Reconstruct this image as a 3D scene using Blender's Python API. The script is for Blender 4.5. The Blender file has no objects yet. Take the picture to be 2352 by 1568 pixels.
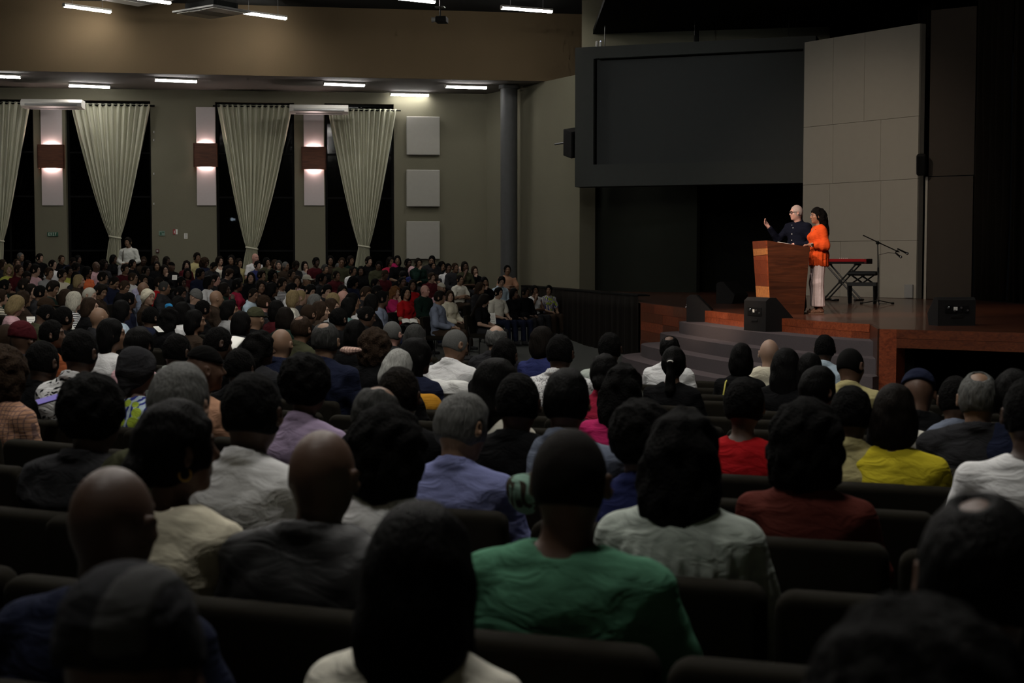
import bpy, bmesh, math, random
import numpy as np
from mathutils import Vector, Matrix, Euler
R = math.radians
sc = bpy.context.scene
COL = sc.collection
# ------------------------------------------------------------------ camera
F, HZ, CAMZ = 3300.0, 600.0, 1.98          # focal length in pixels, horizon row, camera height
PITCH = math.atan((784.0 - HZ) / F)
cam = bpy.data.cameras.new('camera'); camo = bpy.data.objects.new('camera', cam); COL.objects.link(camo)
camo.location = (0, 0, CAMZ); camo.rotation_euler = (math.pi / 2 - PITCH, 0, 0)
cam.sensor_width = 36.0; cam.lens = F / 2352.0 * 36.0
cam.dof.use_dof = True; cam.dof.focus_distance = 22.5; cam.dof.aperture_fstop = 5.0
cam.clip_start = 0.05; cam.clip_end = 300
sc.camera = camo
# ------------------------------------------------------------------ world, exposure
w = bpy.data.worlds.new('night'); sc.world = w; w.use_nodes = True
w.node_tree.nodes['Background'].inputs[0].default_value = (0.75, 0.85, 1, 1)
w.node_tree.nodes['Background'].inputs[1].default_value = 0.0012
vs = sc.view_settings
sc.display_settings.display_device = 'sRGB'
vs.view_transform = 'Standard'; vs.look = 'None'; vs.gamma = 1.0; vs.use_curve_mapping = False
vs.exposure = 0.0
cy = sc.cycles
cy.max_bounces = 5; cy.diffuse_bounces = 3; cy.glossy_bounces = 2; cy.transmission_bounces = 4; cy.transparent_max_bounces = 4
cy.caustics_reflective = False; cy.caustics_refractive = False; cy.use_denoising = True
cy.use_adaptive_sampling = True; cy.adaptive_threshold = 0.04; cy.adaptive_min_samples = 12
# lamp strengths of the hall (the lamps themselves are built further down)
LED_LOW, LED_UP, LED_HOUSE = 34.0, 85.0, 215.0
STAGE_SPOTS = [  # location, aim, watts, colour, cone degrees, blend
    ((-2.5, 17.0, 7.6), (4.6, 22.8, 1.75), 3600, (1.0, 0.74, 0.55), 25, 0.7),
    ((1.0, 13.5, 7.8), (4.95, 22.5, 1.75), 1500, (1.0, 0.78, 0.64), 12, 0.6),
    ((2.0, 24.0, 7.9), (7.6, 32.6, 3.0), 800, (1.0, 0.84, 0.68), 46, 0.9),
    ((2.9, 21.6, 7.8), (3.5, 21.3, 0.6), 420, (1.0, 0.80, 0.74), 64, 0.8),
    ((0.5, 28.0, 7.9), (4.2, 36.5, 5.2), 200, (0.85, 0.95, 1.0), 48, 0.9),
]
def add_spot(loc, aim, watts, col, deg, blend, size=0.12):
    l = bpy.data.lights.new('stage_lantern_beam', 'SPOT'); l.energy = watts; l.color = col
    l.spot_size = R(deg); l.spot_blend = blend; l.shadow_soft_size = size
    o = bpy.data.objects.new('stage_lantern_beam', l); COL.objects.link(o)
    o.location = loc; o.rotation_euler = (Vector(aim) - Vector(loc)).to_track_quat('-Z', 'Y').to_euler()
    return o
for sp in STAGE_SPOTS: add_spot(*sp)
# ------------------------------------------------------------------ measuring
cp, sp_ = math.cos(PITCH), math.sin(PITCH)
def ray(px, py):
    u = (px - 1176.0) / F; v = (784.0 - py) / F
    return Vector((u, cp + v * sp_, -sp_ + v * cp))
CAM = Vector((0, 0, CAMZ))
def at_depth(px, py, Y):
    d = ray(px, py); return CAM + d * (Y / d.y)
def at_scale(px, py, s): return at_depth(px, py, F / s)
def at_z(px, py, z):
    d = ray(px, py); return CAM + d * ((z - CAMZ) / d.z)
def at_wall(px, py, A, B):                    # point of the vertical plane through plan points A, B
    d = ray(px, py); n = Vector((B[1] - A[1], A[0] - B[0], 0))
    return CAM + d * (n.dot(Vector((A[0], A[1], 0)) - CAM) / n.dot(d))
FOC = (11.0, 27.0)                            # the seating curves round this plan point
def smooth(a, b, x):
    t = min(1, max(0, (x - a) / (b - a))); return t * t * (3 - 2 * t)
def floor_z(x, y):
    r = math.hypot(x - FOC[0], y - FOC[1])
    zn = 0.037 * max(0, r - 16); zl = 0.05 * max(0, r - 11.5)
    k = smooth(12, 20, y)
    return zn * (1 - k) + zl * k
# ------------------------------------------------------------------ materials
MATS = {}
def nodes(name):
    m = bpy.data.materials.new(name); m.use_nodes = True
    nt = m.node_tree; b = nt.nodes['Principled BSDF']
    MATS[name] = m
    return m, nt, b
def N(nt, t, **kw):
    n = nt.nodes.new(t)
    for k, v in kw.items():
        if k.startswith('i_'): n.inputs[k[2:].replace('_', ' ')].default_value = v
        else: setattr(n, k, v)
    return n
def L(nt, a, b): nt.links.new(a, b)
def plain(name, col, rough=0.7, noise=0.12, scale=6.0, bump=0.0, bscale=60.0, metal=0.0, spec=0.5, coat=0.0):
    m, nt, b = nodes(name)
    b.inputs['Roughness'].default_value = rough; b.inputs['Metallic'].default_value = metal
    b.inputs['Specular IOR Level'].default_value = spec; b.inputs['Coat Weight'].default_value = coat
    tc = N(nt, 'ShaderNodeTexCoord'); no = N(nt, 'ShaderNodeTexNoise'); no.inputs['Scale'].default_value = scale; no.inputs['Detail'].default_value = 5
    L(nt, tc.outputs['Object'], no.inputs['Vector'])
    mix = N(nt, 'ShaderNodeMix', data_type='RGBA')
    mix.inputs['A'].default_value = tuple(c * (1 - noise) for c in col) + (1,)
    mix.inputs['B'].default_value = tuple(min(1, c * (1 + noise)) for c in col) + (1,)
    L(nt, no.outputs['Fac'], mix.inputs['Factor']); L(nt, mix.outputs['Result'], b.inputs['Base Color'])
    if bump:
        n2 = N(nt, 'ShaderNodeTexNoise'); n2.inputs['Scale'].default_value = bscale; n2.inputs['Detail'].default_value = 4
        L(nt, tc.outputs['Object'], n2.inputs['Vector'])
        bp = N(nt, 'ShaderNodeBump'); bp.inputs['Strength'].default_value = bump; bp.inputs['Distance'].default_value = 0.02
        L(nt, n2.outputs['Fac'], bp.inputs['Height']); L(nt, bp.outputs['Normal'], b.inputs['Normal'])
    return m
def wood(name, dark, light, axis=0, scale=3.0, rough=0.35, coat=0.2):
    m, nt, b = nodes(name); b.inputs['Roughness'].default_value = rough; b.inputs['Coat Weight'].default_value = coat
    tc = N(nt, 'ShaderNodeTexCoord'); mp = N(nt, 'ShaderNodeMapping')
    sc3 = [9.0, 9.0, 9.0]; sc3[axis] = 0.9
    mp.inputs['Scale'].default_value = sc3
    oi = N(nt, 'ShaderNodeObjectInfo')
    ad = N(nt, 'ShaderNodeVectorMath', operation='ADD'); mu = N(nt, 'ShaderNodeVectorMath', operation='SCALE')
    cx = N(nt, 'ShaderNodeCombineXYZ')
    for i in range(3): L(nt, oi.outputs['Random'], cx.inputs[i])
    mu.inputs['Scale'].default_value = 31.0
    L(nt, cx.outputs[0], mu.inputs[0]); L(nt, tc.outputs['Object'], ad.inputs[0]); L(nt, mu.outputs[0], ad.inputs[1])
    L(nt, ad.outputs[0], mp.inputs['Vector'])
    no = N(nt, 'ShaderNodeTexNoise'); no.inputs['Scale'].default_value = scale; no.inputs['Detail'].default_value = 8; no.inputs['Distortion'].default_value = 1.2
    L(nt, mp.outputs[0], no.inputs['Vector'])
    cr = N(nt, 'ShaderNodeValToRGB'); cr.color_ramp.elements[0].position = 0.32; cr.color_ramp.elements[1].position = 0.7
    cr.color_ramp.elements[0].color = dark + (1,); cr.color_ramp.elements[1].color = light + (1,)
    L(nt, no.outputs['Fac'], cr.inputs[0])
    hs = N(nt, 'ShaderNodeHueSaturation'); ma = N(nt, 'ShaderNodeMapRange'); ma.inputs['To Min'].default_value = 0.72; ma.inputs['To Max'].default_value = 1.3
    L(nt, oi.outputs['Random'], ma.inputs['Value']); L(nt, ma.outputs[0], hs.inputs['Value']); L(nt, cr.outputs[0], hs.inputs['Color'])
    L(nt, hs.outputs[0], b.inputs['Base Color'])
    return m
def glow(name, col, strength, base=0.8):
    m, nt, b = nodes(name); b.inputs['Base Color'].default_value = (base, base, base, 1)
    b.inputs['Emission Color'].default_value = col + (1,); b.inputs['Emission Strength'].default_value = strength
    return m
plain('wall_paint', (0.175, 0.165, 0.118), 0.9, 0.06, 1.2, 0.12, 40, spec=0.08)
plain('brown_paint', (0.105, 0.076, 0.044), 0.9, 0.06, 0.8, 0.08, 50, spec=0.08)
plain('ceiling_low', (0.13, 0.115, 0.10), 0.9, 0.05)
plain('ceiling_dark', (0.032, 0.033, 0.032), 0.95, 0.05, spec=0.08)
plain('black_paint', (0.006, 0.0065, 0.0055), 0.9, 0.1, spec=0.08)
plain('stage_black', (0.020, 0.022, 0.017), 0.95, 0.15, 2, spec=0.08)
plain('carpet_floor', (0.085, 0.088, 0.082), 0.97, 0.2, 40, 0.3, 400, spec=0.08)
plain('carpet_steps', (0.105, 0.088, 0.092), 0.97, 0.16, 60, 0.35, 500, spec=0.08)
plain('column_paint', (0.060, 0.062, 0.062), 0.6, 0.2, 5)
plain('screen_box', (0.062, 0.065, 0.060), 0.8, 0.05, spec=0.08)
plain('screen_face', (0.056, 0.059, 0.057), 0.75, 0.04, spec=0.08)
plain('panel_fabric', (0.36, 0.335, 0.285), 0.95, 0.04, 5, 0.15, 300, spec=0.08)
plain('acoustic_fabric', (0.37, 0.36, 0.32), 0.97, 0.05, 8, 0.25, 250, spec=0.08)
plain('dark_panel', (0.055, 0.045, 0.037), 0.9, 0.05, spec=0.08)
plain('sconce_panel', (0.52, 0.475, 0.47), 0.9, 0.04, 12, 0.1, 200)
plain('drape', (0.54, 0.535, 0.415), 0.92, 0.06, 14, 0.1, 250, spec=0.08)
plain('black_drape', (0.009, 0.007, 0.005), 0.95, 0.2, 6, spec=0.08)
plain('frame_black', (0.004, 0.004, 0.004), 0.5, 0.1, spec=0.08)
plain('metal_black', (0.010, 0.010, 0.010), 0.38, 0.1)
plain('metal_grey', (0.35, 0.35, 0.36), 0.35, 0.1, metal=0.9)
plain('cabinet_black', (0.016, 0.0155, 0.0155), 0.6, 0.2, 30, 0.3, 300, spec=0.08)
plain('grille_black', (0.008, 0.008, 0.008), 0.8, 0.3, 80, 0.5, 600, spec=0.08)
plain('white_plastic', (0.62, 0.60, 0.55), 0.45, 0.03)
plain('grey_plastic', (0.28, 0.28, 0.27), 0.5, 0.05)
plain('paper', (0.78, 0.77, 0.72), 0.8, 0.03, 20)
plain('print_grey', (0.33, 0.33, 0.32), 0.8, 0.1, 40)
plain('red_gloss', (0.42, 0.010, 0.014), 0.3, 0.05, coat=0.3)
plain('red_dark', (0.06, 0.006, 0.006), 0.4, 0.05)
plain('sign_green', (0.012, 0.085, 0.045), 0.6, 0.05)
plain('sign_pale_green', (0.16, 0.25, 0.20), 0.6, 0.05)
plain('sign_letters', (0.42, 0.52, 0.44), 0.6, 0.02)
plain('sign_red', (0.30, 0.020, 0.020), 0.6, 0.05)
plain('panel_gap', (0.20, 0.185, 0.155), 0.9)
plain('chair_fabric', (0.011, 0.0095, 0.0065), 0.95, 0.18, 90, 0.25, 500, spec=0.08)
plain('chair_metal', (0.010, 0.010, 0.010), 0.5, 0.1)
plain('cushion_black', (0.009, 0.009, 0.009), 0.55, 0.1, 30, 0.2, 60)
wood('wood_red', (0.16, 0.030, 0.012), (0.36, 0.085, 0.030), 0, 2.5)
wood('wood_stage', (0.060, 0.018, 0.009), (0.145, 0.048, 0.024), 0, 1.6, 0.28, 0.25)
wood('wood_deep', (0.030, 0.0085, 0.0037), (0.078, 0.023, 0.009), 0, 2.5)
wood('wood_orange', (0.36, 0.12, 0.035), (0.62, 0.27, 0.09), 0, 2.0)
wood('wood_sconce', (0.075, 0.021, 0.008), (0.15, 0.046, 0.017), 0, 2.5, 0.7, 0.0)
wood('wood_mid', (0.085, 0.020, 0.008), (0.20, 0.052, 0.019), 0, 2.5)
glow('led_low', (1.0, 0.975, 0.94), LED_LOW)
glow('led_up', (1.0, 0.965, 0.90), LED_UP)
glow('led_house', (1.0, 0.965, 0.90), LED_HOUSE)
glow('sconce_lamp', (1.0, 0.78, 0.72), 130)
glow('led_dot', (0.55, 0.6, 1.0), 3.0)
glow('status_light', (0.9, 1.0, 0.95), 0.8)
glow('phone_screen', (0.20, 0.14, 0.62), 0.42, 0.01)
glow('outdoor_glow', (0.85, 0.85, 1.0), 40)
m, nt, b = nodes('night_glass'); b.inputs['Base Color'].default_value = (0.004, 0.005, 0.005, 1)
b.inputs['Roughness'].default_value = 0.06; b.inputs['Transmission Weight'].default_value = 0.9; b.inputs['IOR'].default_value = 1.2
# ------------------------------------------------------------------ mesh helpers
def link(name, me, mat=None, parent=None, smooth_=False):
    if mat is not None and len(me.materials) == 0: me.materials.append(MATS[mat] if isinstance(mat, str) else mat)
    if smooth_:
        me.shade_smooth()
    o = bpy.data.objects.new(name, me); COL.objects.link(o)
    if parent is not None: o.parent = parent
    return o
def obj(name, bm, mat, parent=None, smooth_=False, bevel=0.0, seg=2):
    if bevel:
        bmesh.ops.bevel(bm, geom=[e for e in bm.edges if e.calc_face_angle(0) > 0.5], offset=bevel, segments=seg, affect='EDGES', profile=0.5)
    bmesh.ops.recalc_face_normals(bm, faces=bm.faces)
    me = bpy.data.meshes.new(name); bm.to_mesh(me); bm.free()
    return link(name, me, mat, parent, smooth_)
def box(bm, c, s, rot=None):
    M = Matrix.Translation(c)
    if rot is not None: M = M @ (rot if isinstance(rot, Matrix) else Euler(rot).to_matrix().to_4x4())
    bmesh.ops.create_cube(bm, size=1.0, matrix=M @ Matrix.Diagonal((s[0], s[1], s[2], 1)))
    return bm
def nb(): return bmesh.new()
def bx(name, c, s, mat, parent=None, rot=None, bevel=0.0, seg=2, smooth_=False):
    return obj(name, box(nb(), c, s, rot), mat, parent, smooth_, bevel, seg)
def tube(bm, pts, rad, n=8, cap=True):
    pts = [Vector(p) for p in pts]
    rads = rad if isinstance(rad, (list, tuple)) else [rad] * len(pts)
    rings = []
    up = None
    for i, p in enumerate(pts):
        d = (pts[min(i + 1, len(pts) - 1)] - pts[max(i - 1, 0)]).normalized()
        if up is None or abs(up.dot(d)) > 0.98:
            up = Vector((0, 0, 1)) if abs(d.z) < 0.9 else Vector((1, 0, 0))
        a = d.cross(up).normalized(); b_ = a.cross(d).normalized(); up = b_
        rings.append([bm.verts.new(p + (a * math.cos(2 * math.pi * k / n) + b_ * math.sin(2 * math.pi * k / n)) * rads[i]) for k in range(n)])
    for i in range(len(rings) - 1):
        for k in range(n):
            bm.faces.new((rings[i][k], rings[i][(k + 1) % n], rings[i + 1][(k + 1) % n], rings[i + 1][k]))
    if cap:
        bm.faces.new(rings[0][::-1]); bm.faces.new(rings[-1])
    return bm
def prism(bm, poly, z0, z1):                     # plan polygon pulled up
    a = [bm.verts.new((p[0], p[1], z0)) for p in poly]; b_ = [bm.verts.new((p[0], p[1], z1)) for p in poly]
    n = len(poly)
    bm.faces.new(a[::-1]); bm.faces.new(b_)
    for i in range(n): bm.faces.new((a[i], a[(i + 1) % n], b_[(i + 1) % n], b_[i]))
    return bm
def tag(o, label=None, cat=None, group=None, kind=None):
    if label: o['label'] = label
    if cat: o['category'] = cat
    if group: o['group'] = group
    if kind: o['kind'] = kind
    return o
def thing(name, label, cat, loc=(0, 0, 0), rz=0.0, group=None):
    o = bpy.data.objects.new(name, None); COL.objects.link(o); o.empty_display_size = 0.1
    o.location = loc; o.rotation_euler = (0, 0, rz)
    return tag(o, label, cat, group)
def struct(o, label): return tag(o, label, kind='structure')
def copy_tree(o, parent=None):
    c = o.copy(); COL.objects.link(c)
    if parent is not None:
        c.parent = parent; c.matrix_parent_inverse = o.matrix_parent_inverse.copy()
    for ch in o.children: copy_tree(ch, c)
    return c
# ================================================================== the hall
# floor: a shallow bowl
xs = np.arange(-24, 18.01, 0.5); ys = np.arange(-4, 46.01, 0.5)
bm = nb(); vv = [[bm.verts.new((x, y, floor_z(x, y))) for y in ys] for x in xs]
for i in range(len(xs) - 1):
    for j in range(len(ys) - 1): bm.faces.new((vv[i][j], vv[i + 1][j], vv[i + 1][j + 1], vv[i][j + 1]))
struct(obj('floor', bm, 'carpet_floor', None, True), 'dark grey carpeted hall floor sloping towards the stage')

WA, WB = at_scale(0, 600, 78), at_scale(1117, 600, 75)      # window wall, left and right end in view
wdir = Vector((WB.x - WA.x, WB.y - WA.y, 0)).normalized(); wnor = Vector((wdir.y, -wdir.x, 0))   # towards the hall
WANG = math.atan2(wdir.y, wdir.x)
def wall_u(px, py=600): return (at_wall(px, py, WA, WB) - WA).dot(wdir)
def wall_uz(px, py):
    p = at_wall(px, py, WA, WB); return (p - WA).dot(wdir), p.z
WM = Matrix.Translation((WA.x, WA.y, 0)) @ Matrix.Rotation(WANG, 4, 'Z')      # local x along the wall, -y into the hall
def wall_thing(name, label, cat, px, py, off=0.0, group=None):
    u, z = wall_uz(px, py); p = WM @ Vector((u, -off, z))
    return thing(name, label, cat, p, WANG, group)
ZLOW, ZUP = 7.05, 8.95
wins = [(-40, 82), (155, 350), (498, 678), (748, 906)]
WTOP = wall_uz(300, 241)[1]
bm = nb(); T = 0.34
edges = [wall_u(-160)] + [wall_u(a) for ab in wins for a in ab] + [wall_u(1117)]
for i in range(0, len(edges), 2):
    a, c = edges[i], edges[i + 1]; box(bm, ((a + c) / 2, T / 2, ZLOW / 2), (c - a, T, ZLOW))
for (a, c) in wins:
    a, c = wall_u(a), wall_u(c); box(bm, ((a + c) / 2, T / 2, (WTOP + 0.12 + ZLOW) / 2), (c - a, T, ZLOW - WTOP - 0.12))
    box(bm, ((a + c) / 2, T / 2, 0.45), (c - a, T, 0.9))
o = obj('wall_left', bm, 'wall_paint'); o.matrix_world = WM; struct(o, 'olive grey plaster wall with tall night-dark windows')
for k, (a, c) in enumerate(wins):
    ua, uc = wall_u(a), wall_u(c); zs = 0.9; zt = WTOP + 0.12
    wo = bpy.data.objects.new('window_%d' % (k + 1), None); COL.objects.link(wo); wo.matrix_world = WM
    struct(wo, 'tall dark window behind a tied curtain')
    bm = nb(); f = 0.07
    for (x0, x1, z0, z1) in ((ua, ua + f, zs, zt), (uc - f, uc, zs, zt), (ua, uc, zs, zs + f), (ua, uc, zt - f, zt)):
        box(bm, ((x0 + x1) / 2, T - 0.06, (z0 + z1) / 2), (x1 - x0, 0.07, z1 - z0))
    obj('window_frame', bm, 'frame_black', wo)
    rows = [zs, 2.3, 3.9, 5.2, zt]
    um = (ua + uc) / 2
    for j in range(4):
        bx('transom', (um, T - 0.06, rows[j + 1]), (uc - ua, 0.05, 0.05), 'frame_black', wo)
        for (x0, x1) in ((ua, um), (um, uc)):
            bx('pane', ((x0 + x1) / 2, T - 0.04, (rows[j] + rows[j + 1]) / 2), (x1 - x0 - 0.04, 0.012, rows[j + 1] - rows[j] - 0.05), 'night_glass', wo)
    bx('mullion', (um, T - 0.06, (zs + zt) / 2), (0.05, 0.05, zt - zs), 'frame_black', wo)
# the dark grounds outside keep the panes black
bm = nb(); box(bm, (7, 14, 3.0), (40, 0.2, 9)); o = obj('exterior_hedge_wall', bm, 'black_paint'); o.matrix_world = WM
struct(o, 'unlit garden wall in the night outside')
# second wall, from the corner behind the round column to the stage
W2A = (WB.x, WB.y); p = at_scale(1331, 600, 84); W2B = (p.x, p.y)
d2 = Vector((W2B[0] - W2A[0], W2B[1] - W2A[1], 0)); a2 = math.atan2(d2.y, d2.x)
M2 = Matrix.Translation((W2A[0], W2A[1], 0)) @ Matrix.Rotation(a2, 4, 'Z')
bm = nb(); box(bm, (d2.length / 2, 0.15, ZLOW / 2), (d2.length + 0.02, 0.3, ZLOW)); o = obj('wall_corner', bm, 'wall_paint'); o.matrix_world = M2
struct(o, 'olive grey wall running from the corner to the stage')
bm = nb(); box(bm, (d2.length + 0.12, 0.1, ZLOW / 2), (0.24, 0.5, ZLOW)); o = obj('trim_1', bm, 'wall_paint'); o.matrix_world = M2; struct(o, 'plaster wall end beside the stage')
# ceilings and the brown bulkhead
S0, S1 = at_z(-160, 159, ZLOW), at_z(1330, 188.2, ZLOW)
sd = Vector((S1.x - S0.x, S1.y - S0.y, 0)).normalized(); sn = Vector((sd.y, -sd.x, 0))
SA = S0 - sd * 1.0; SB = S1 + sd * 0.45
A0 = Vector((WA.x, WA.y, 0)) - wdir * 4
bm = nb(); prism(bm, [(SA.x - sn.x * .02, SA.y - sn.y * .02), (SB.x - sn.x * .02, SB.y - sn.y * .02), (SB.x + 0.1, SB.y + 1.5), (WB.x + .3, WB.y + 0.3), (A0.x, A0.y + 0.3)], ZLOW, ZLOW + 0.12)
struct(obj('ceiling_low', bm, 'ceiling_low'), 'low flat ceiling over the window side of the hall')
bm = nb(); q = 0.25
prism(bm, [(SA.x, SA.y), (SB.x, SB.y), (SB.x - sn.x * q, SB.y - sn.y * q), (SA.x - sn.x * q, SA.y - sn.y * q)], ZLOW + 0.003, ZUP + 0.3)
struct(obj('wall_bulkhead', bm, 'brown_paint'), 'brown painted bulkhead above the window side ceiling')
bm = nb(); prism(bm, [(-26, -6), (2.1, -6), (2.1, SB.y + 0.2), (SA.x - 4, SA.y + 0.2)], ZUP, ZUP + 0.15)
struct(obj('ceiling_main', bm, 'ceiling_dark'), 'high dark main ceiling of the hall')
SCZ = 8.0
bm = nb(); prism(bm, [(2.1, -6), (18, -6), (18, 42), (2.1, 42)], ZUP + 0.0, ZUP + 0.15)
struct(obj('ceiling_stage_side', bm, 'black_paint'), 'black ceiling above the stage side')
bm = nb(); prism(bm, [(2.15, 26), (18, 26), (18, 42), (2.15, 42)], SCZ, SCZ + 0.12)
struct(obj('ceiling_stage', bm, 'black_paint'), 'black ceiling over the stage')
# walls out of view that close the hall
bm = nb(); box(bm, (0, -6, 4.5), (60, 0.3, 9)); struct(obj('wall_rear', bm, 'wall_paint'), 'rear wall behind the audience')
bm = nb(); box(bm, (18, 18, 4.5), (0.3, 50, 9)); struct(obj('wall_right', bm, 'black_paint'), 'black side wall beyond the stage')
bm = nb(); box(bm, (-25, 18, 4.5), (0.3, 50, 9)); struct(obj('wall_far_left', bm, 'wall_paint'), 'side wall beyond the window bays')
# round column
c0 = at_scale(1169, 600, 79); rcol = 0.245
bm = nb(); bmesh.ops.create_cone(bm, cap_ends=True, segments=40, radius1=rcol, radius2=rcol, depth=ZLOW, matrix=Matrix.Translation((c0.x, c0.y, ZLOW / 2)))
bmesh.ops.create_cone(bm, cap_ends=True, segments=40, radius1=rcol + 0.05, radius2=rcol + 0.05, depth=0.1, matrix=Matrix.Translation((c0.x, c0.y, ZLOW - 0.06)))
o = obj('pillar_round', bm, 'column_paint', None, False); struct(o, 'dark round structural column near the corner')
# dado line along the window wall
bm = nb(); box(bm, (wall_u(1010), -0.02, 0.35), (wall_u(1117) - wall_u(905), 0.04, 0.7)); o = obj('baseboard_left', bm, 'black_paint'); o.matrix_world = WM
struct(o, 'dark base panel under the acoustic panels')
# ---- curtains
def curtain(px0, px1, py_top, tpx, tpy, bpx, bpy_, label, npl=13):
    u0, zt = wall_uz(px0, py_top); u1 = wall_u(px1, py_top); ut, ztie = wall_uz(tpx, tpy); ub, zb = wall_uz(bpx, bpy_)
    um = (u0 + u1) / 2
    root = thing('curtain', label, 'curtain', WM @ Vector((um, -0.12, zb)), WANG, 'tied curtains along the windows')
    bm = nb(); nu, nv = 150, 60; rows = []
    wt = u1 - u0; rnd = random.Random(int(px0) + 7); ph = [rnd.uniform(-0.6, 0.6) for _ in range(40)]
    for j in range(nv + 1):
        z = zt + (zb - zt) * j / nv
        if z >= ztie:
            t = (zt - z) / (zt - ztie); k = (1 - t) ** 0.82; wdt = 0.30 + (wt - 0.30) * k; cx = ut + (um - ut) * (1 - t ** 1.5)
        else:
            t = (ztie - z) / (ztie - zb); wdt = 0.30 + 0.20 * t ** 0.6; cx = ut + (ub - ut) * t
        row = []
        for i in range(nu + 1):
            a = i / nu
            ph_ = a * npl + 0.12 * ph[int(a * 39)] + 0.05 * math.sin(7 * a + z)
            amp = 0.075 * min(1, 0.5 + 0.8 * wdt / wt)
            y = amp * math.sin(2 * math.pi * ph_) + 0.018 * math.sin(2 * math.pi * ph_ * 2.3 + z * 1.3)
            bul = 0.10 * math.sin(math.pi * a) * (1 - min(1, wdt / wt)) 
            row.append(bm.verts.new((cx + (a - 0.5) * wdt - um, y - bul, z - zb)))
        rows.append(row)
    for j in range(nv):
        for i in range(nu): bm.faces.new((rows[j][i], rows[j][i + 1], rows[j + 1][i + 1], rows[j + 1][i]))
    o = obj('drape', bm, 'drape', root, True); s = o.modifiers.new('thickness', 'SOLIDIFY'); s.thickness = 0.006
    rod = obj('curtain_rod', tube(nb(), [(u0 - um - 0.12, 0, zt - zb - 0.04), (u1 - um + 0.12, 0, zt - zb - 0.04)], 0.02, 10), 'frame_black', root)
    for i in range(npl):
        bm = nb(); x = (i + 0.5) / npl * wt + u0 - um
        tube(bm, [(x + 0.045 * math.cos(t), 0.05 * math.sin(t) * 0.6 - 0.04, zt - zb - 0.04 + 0.028 * math.sin(t + 1)) for t in np.linspace(0, 6.28, 13)], 0.009, 6)
        obj('eyelet', bm, 'frame_black', root)
    bm = nb(); tube(bm, [(ut - um + 0.165 * math.cos(t), -0.02 + 0.10 * math.sin(t), ztie - zb - 0.03 * math.cos(t)) for t in np.linspace(0, 6.2832, 25)], 0.028, 8)
    obj('tie_band', bm, 'drape', root, True)
curtain(-120, 72, 233, -2, 552, -14, 650, 'pale tied curtain cut off at the picture edge by the exit sign')
curtain(163, 347, 238, 266, 545, 260, 650, 'pale tied curtain between the exit sign pillar and the wide pillar')
curtain(499, 672, 241, 579, 570, 573, 650, 'pale tied curtain on the window with the small outdoor lights')
curtain(753, 911, 250, 836, 566, 829, 650, 'pale tied curtain nearest the three square acoustic panels')
# ---- wall sconces
def sconce(px0, px1, y0, y1, by0, by1, label):
    ux0, zt = wall_uz(px0, y0); ux1, zb = wall_uz(px1, y1); um = (ux0 + ux1) / 2; wd = ux1 - ux0
    zb0 = wall_uz(px0, by1)[1]; zb1 = wall_uz(px0, by0)[1]; zm = (zb0 + zb1) / 2
    root = thing('wall_sconce', label, 'wall lamp', WM @ Vector((um, 0, zb)), WANG, 'wooden wall lamps between the windows')
    bx('back_panel', (0, -0.02, (zt - zb) / 2), (wd, 0.04, zt - zb), 'sconce_panel', root, bevel=0.008)
    h = zb1 - zb0; z = zm - zb; wb = wd + 0.13; dp = 0.22
    for (c, s) in (((0, -dp - 0.04 + 0.015, z), (wb, 0.03, h)), ((-wb / 2 + 0.015, -dp / 2 - 0.04, z), (0.03, dp, h)), ((wb / 2 - 0.015, -dp / 2 - 0.04, z), (0.03, dp, h)), ((0, -dp / 2 - 0.04, z), (wb - 0.06, dp - 0.03, 0.02))):
        bx('wood_board', c, s, 'wood_sconce', root, bevel=0.004)
    for sg in (1, -1):
        lz = z + sg * (h / 2 - 0.06)
        bx('lamp_bar', (0, -0.075, lz), (wd * 0.55, 0.03, 0.05), 'sconce_lamp', root)
sconce(93, 146, 250, 472, 333, 387, 'wooden wall lamp above the exit sign, lit up and down')
sconce(450, 497, 246, 472, 330, 384, 'wooden wall lamp on the wide pillar with wall notices')
sconce(697, 745, 255, 472, 338, 390, 'wooden wall lamp on the narrow pillar beside the last curtain')
# ---- acoustic panels
for (y0, y1, nm) in ((268, 357, 'top'), (390, 475, 'middle'), (508, 595, 'bottom')):
    ux0, zt = wall_uz(933, y0); ux1, zb = wall_uz(1010, y1)
    root = thing('acoustic_panel', '%s square fabric acoustic panel of the column of three' % nm, 'acoustic panel', WM @ Vector(((ux0 + ux1) / 2, 0, zb)), WANG, 'square acoustic panels')
    bx('fabric_face', (0, -0.105, (zt - zb) / 2), (ux1 - ux0, 0.07, zt - zb), 'acoustic_fabric', root, bevel=0.025, seg=3)
    bx('backing_frame', (0, -0.035, (zt - zb) / 2), (ux1 - ux0 - 0.08, 0.07, zt - zb - 0.08), 'frame_black', root)
# ---- signs and notices
LET = {'E': ["111", "100", "110", "100", "111"], 'X': ["101", "101", "010", "101", "101"], 'I': ["111", "010", "010", "010", "111"], 'T': ["111", "010", "010", "010", "010"]}
r_ = wall_thing('exit_sign', 'small dark green exit sign on the pillar under the lamp', 'sign', 121.5, 542)
bx('sign_plate', (0, -0.015, 0.055), (0.31, 0.03, 0.125), 'sign_green', r_, bevel=0.004)
for i, ch in enumerate('EXIT'):
    bm = nb(); x0 = -0.115 + i * 0.062
    for rr, line in enumerate(LET[ch]):
        for cc, v in enumerate(line):
            if v == '1': box(bm, (x0 + cc * 0.0145, -0.032, 0.094 - rr * 0.0185), (0.0146, 0.004, 0.0186))
    obj('letter', bm, 'sign_letters', r_)
r_ = wall_thing('exit_arrow_sign', 'pale green running figure sign on the wide pillar', 'sign', 372, 541)
bx('sign_plate', (0, -0.01, 0.07), (0.17, 0.02, 0.14), 'sign_pale_green', r_)
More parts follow.
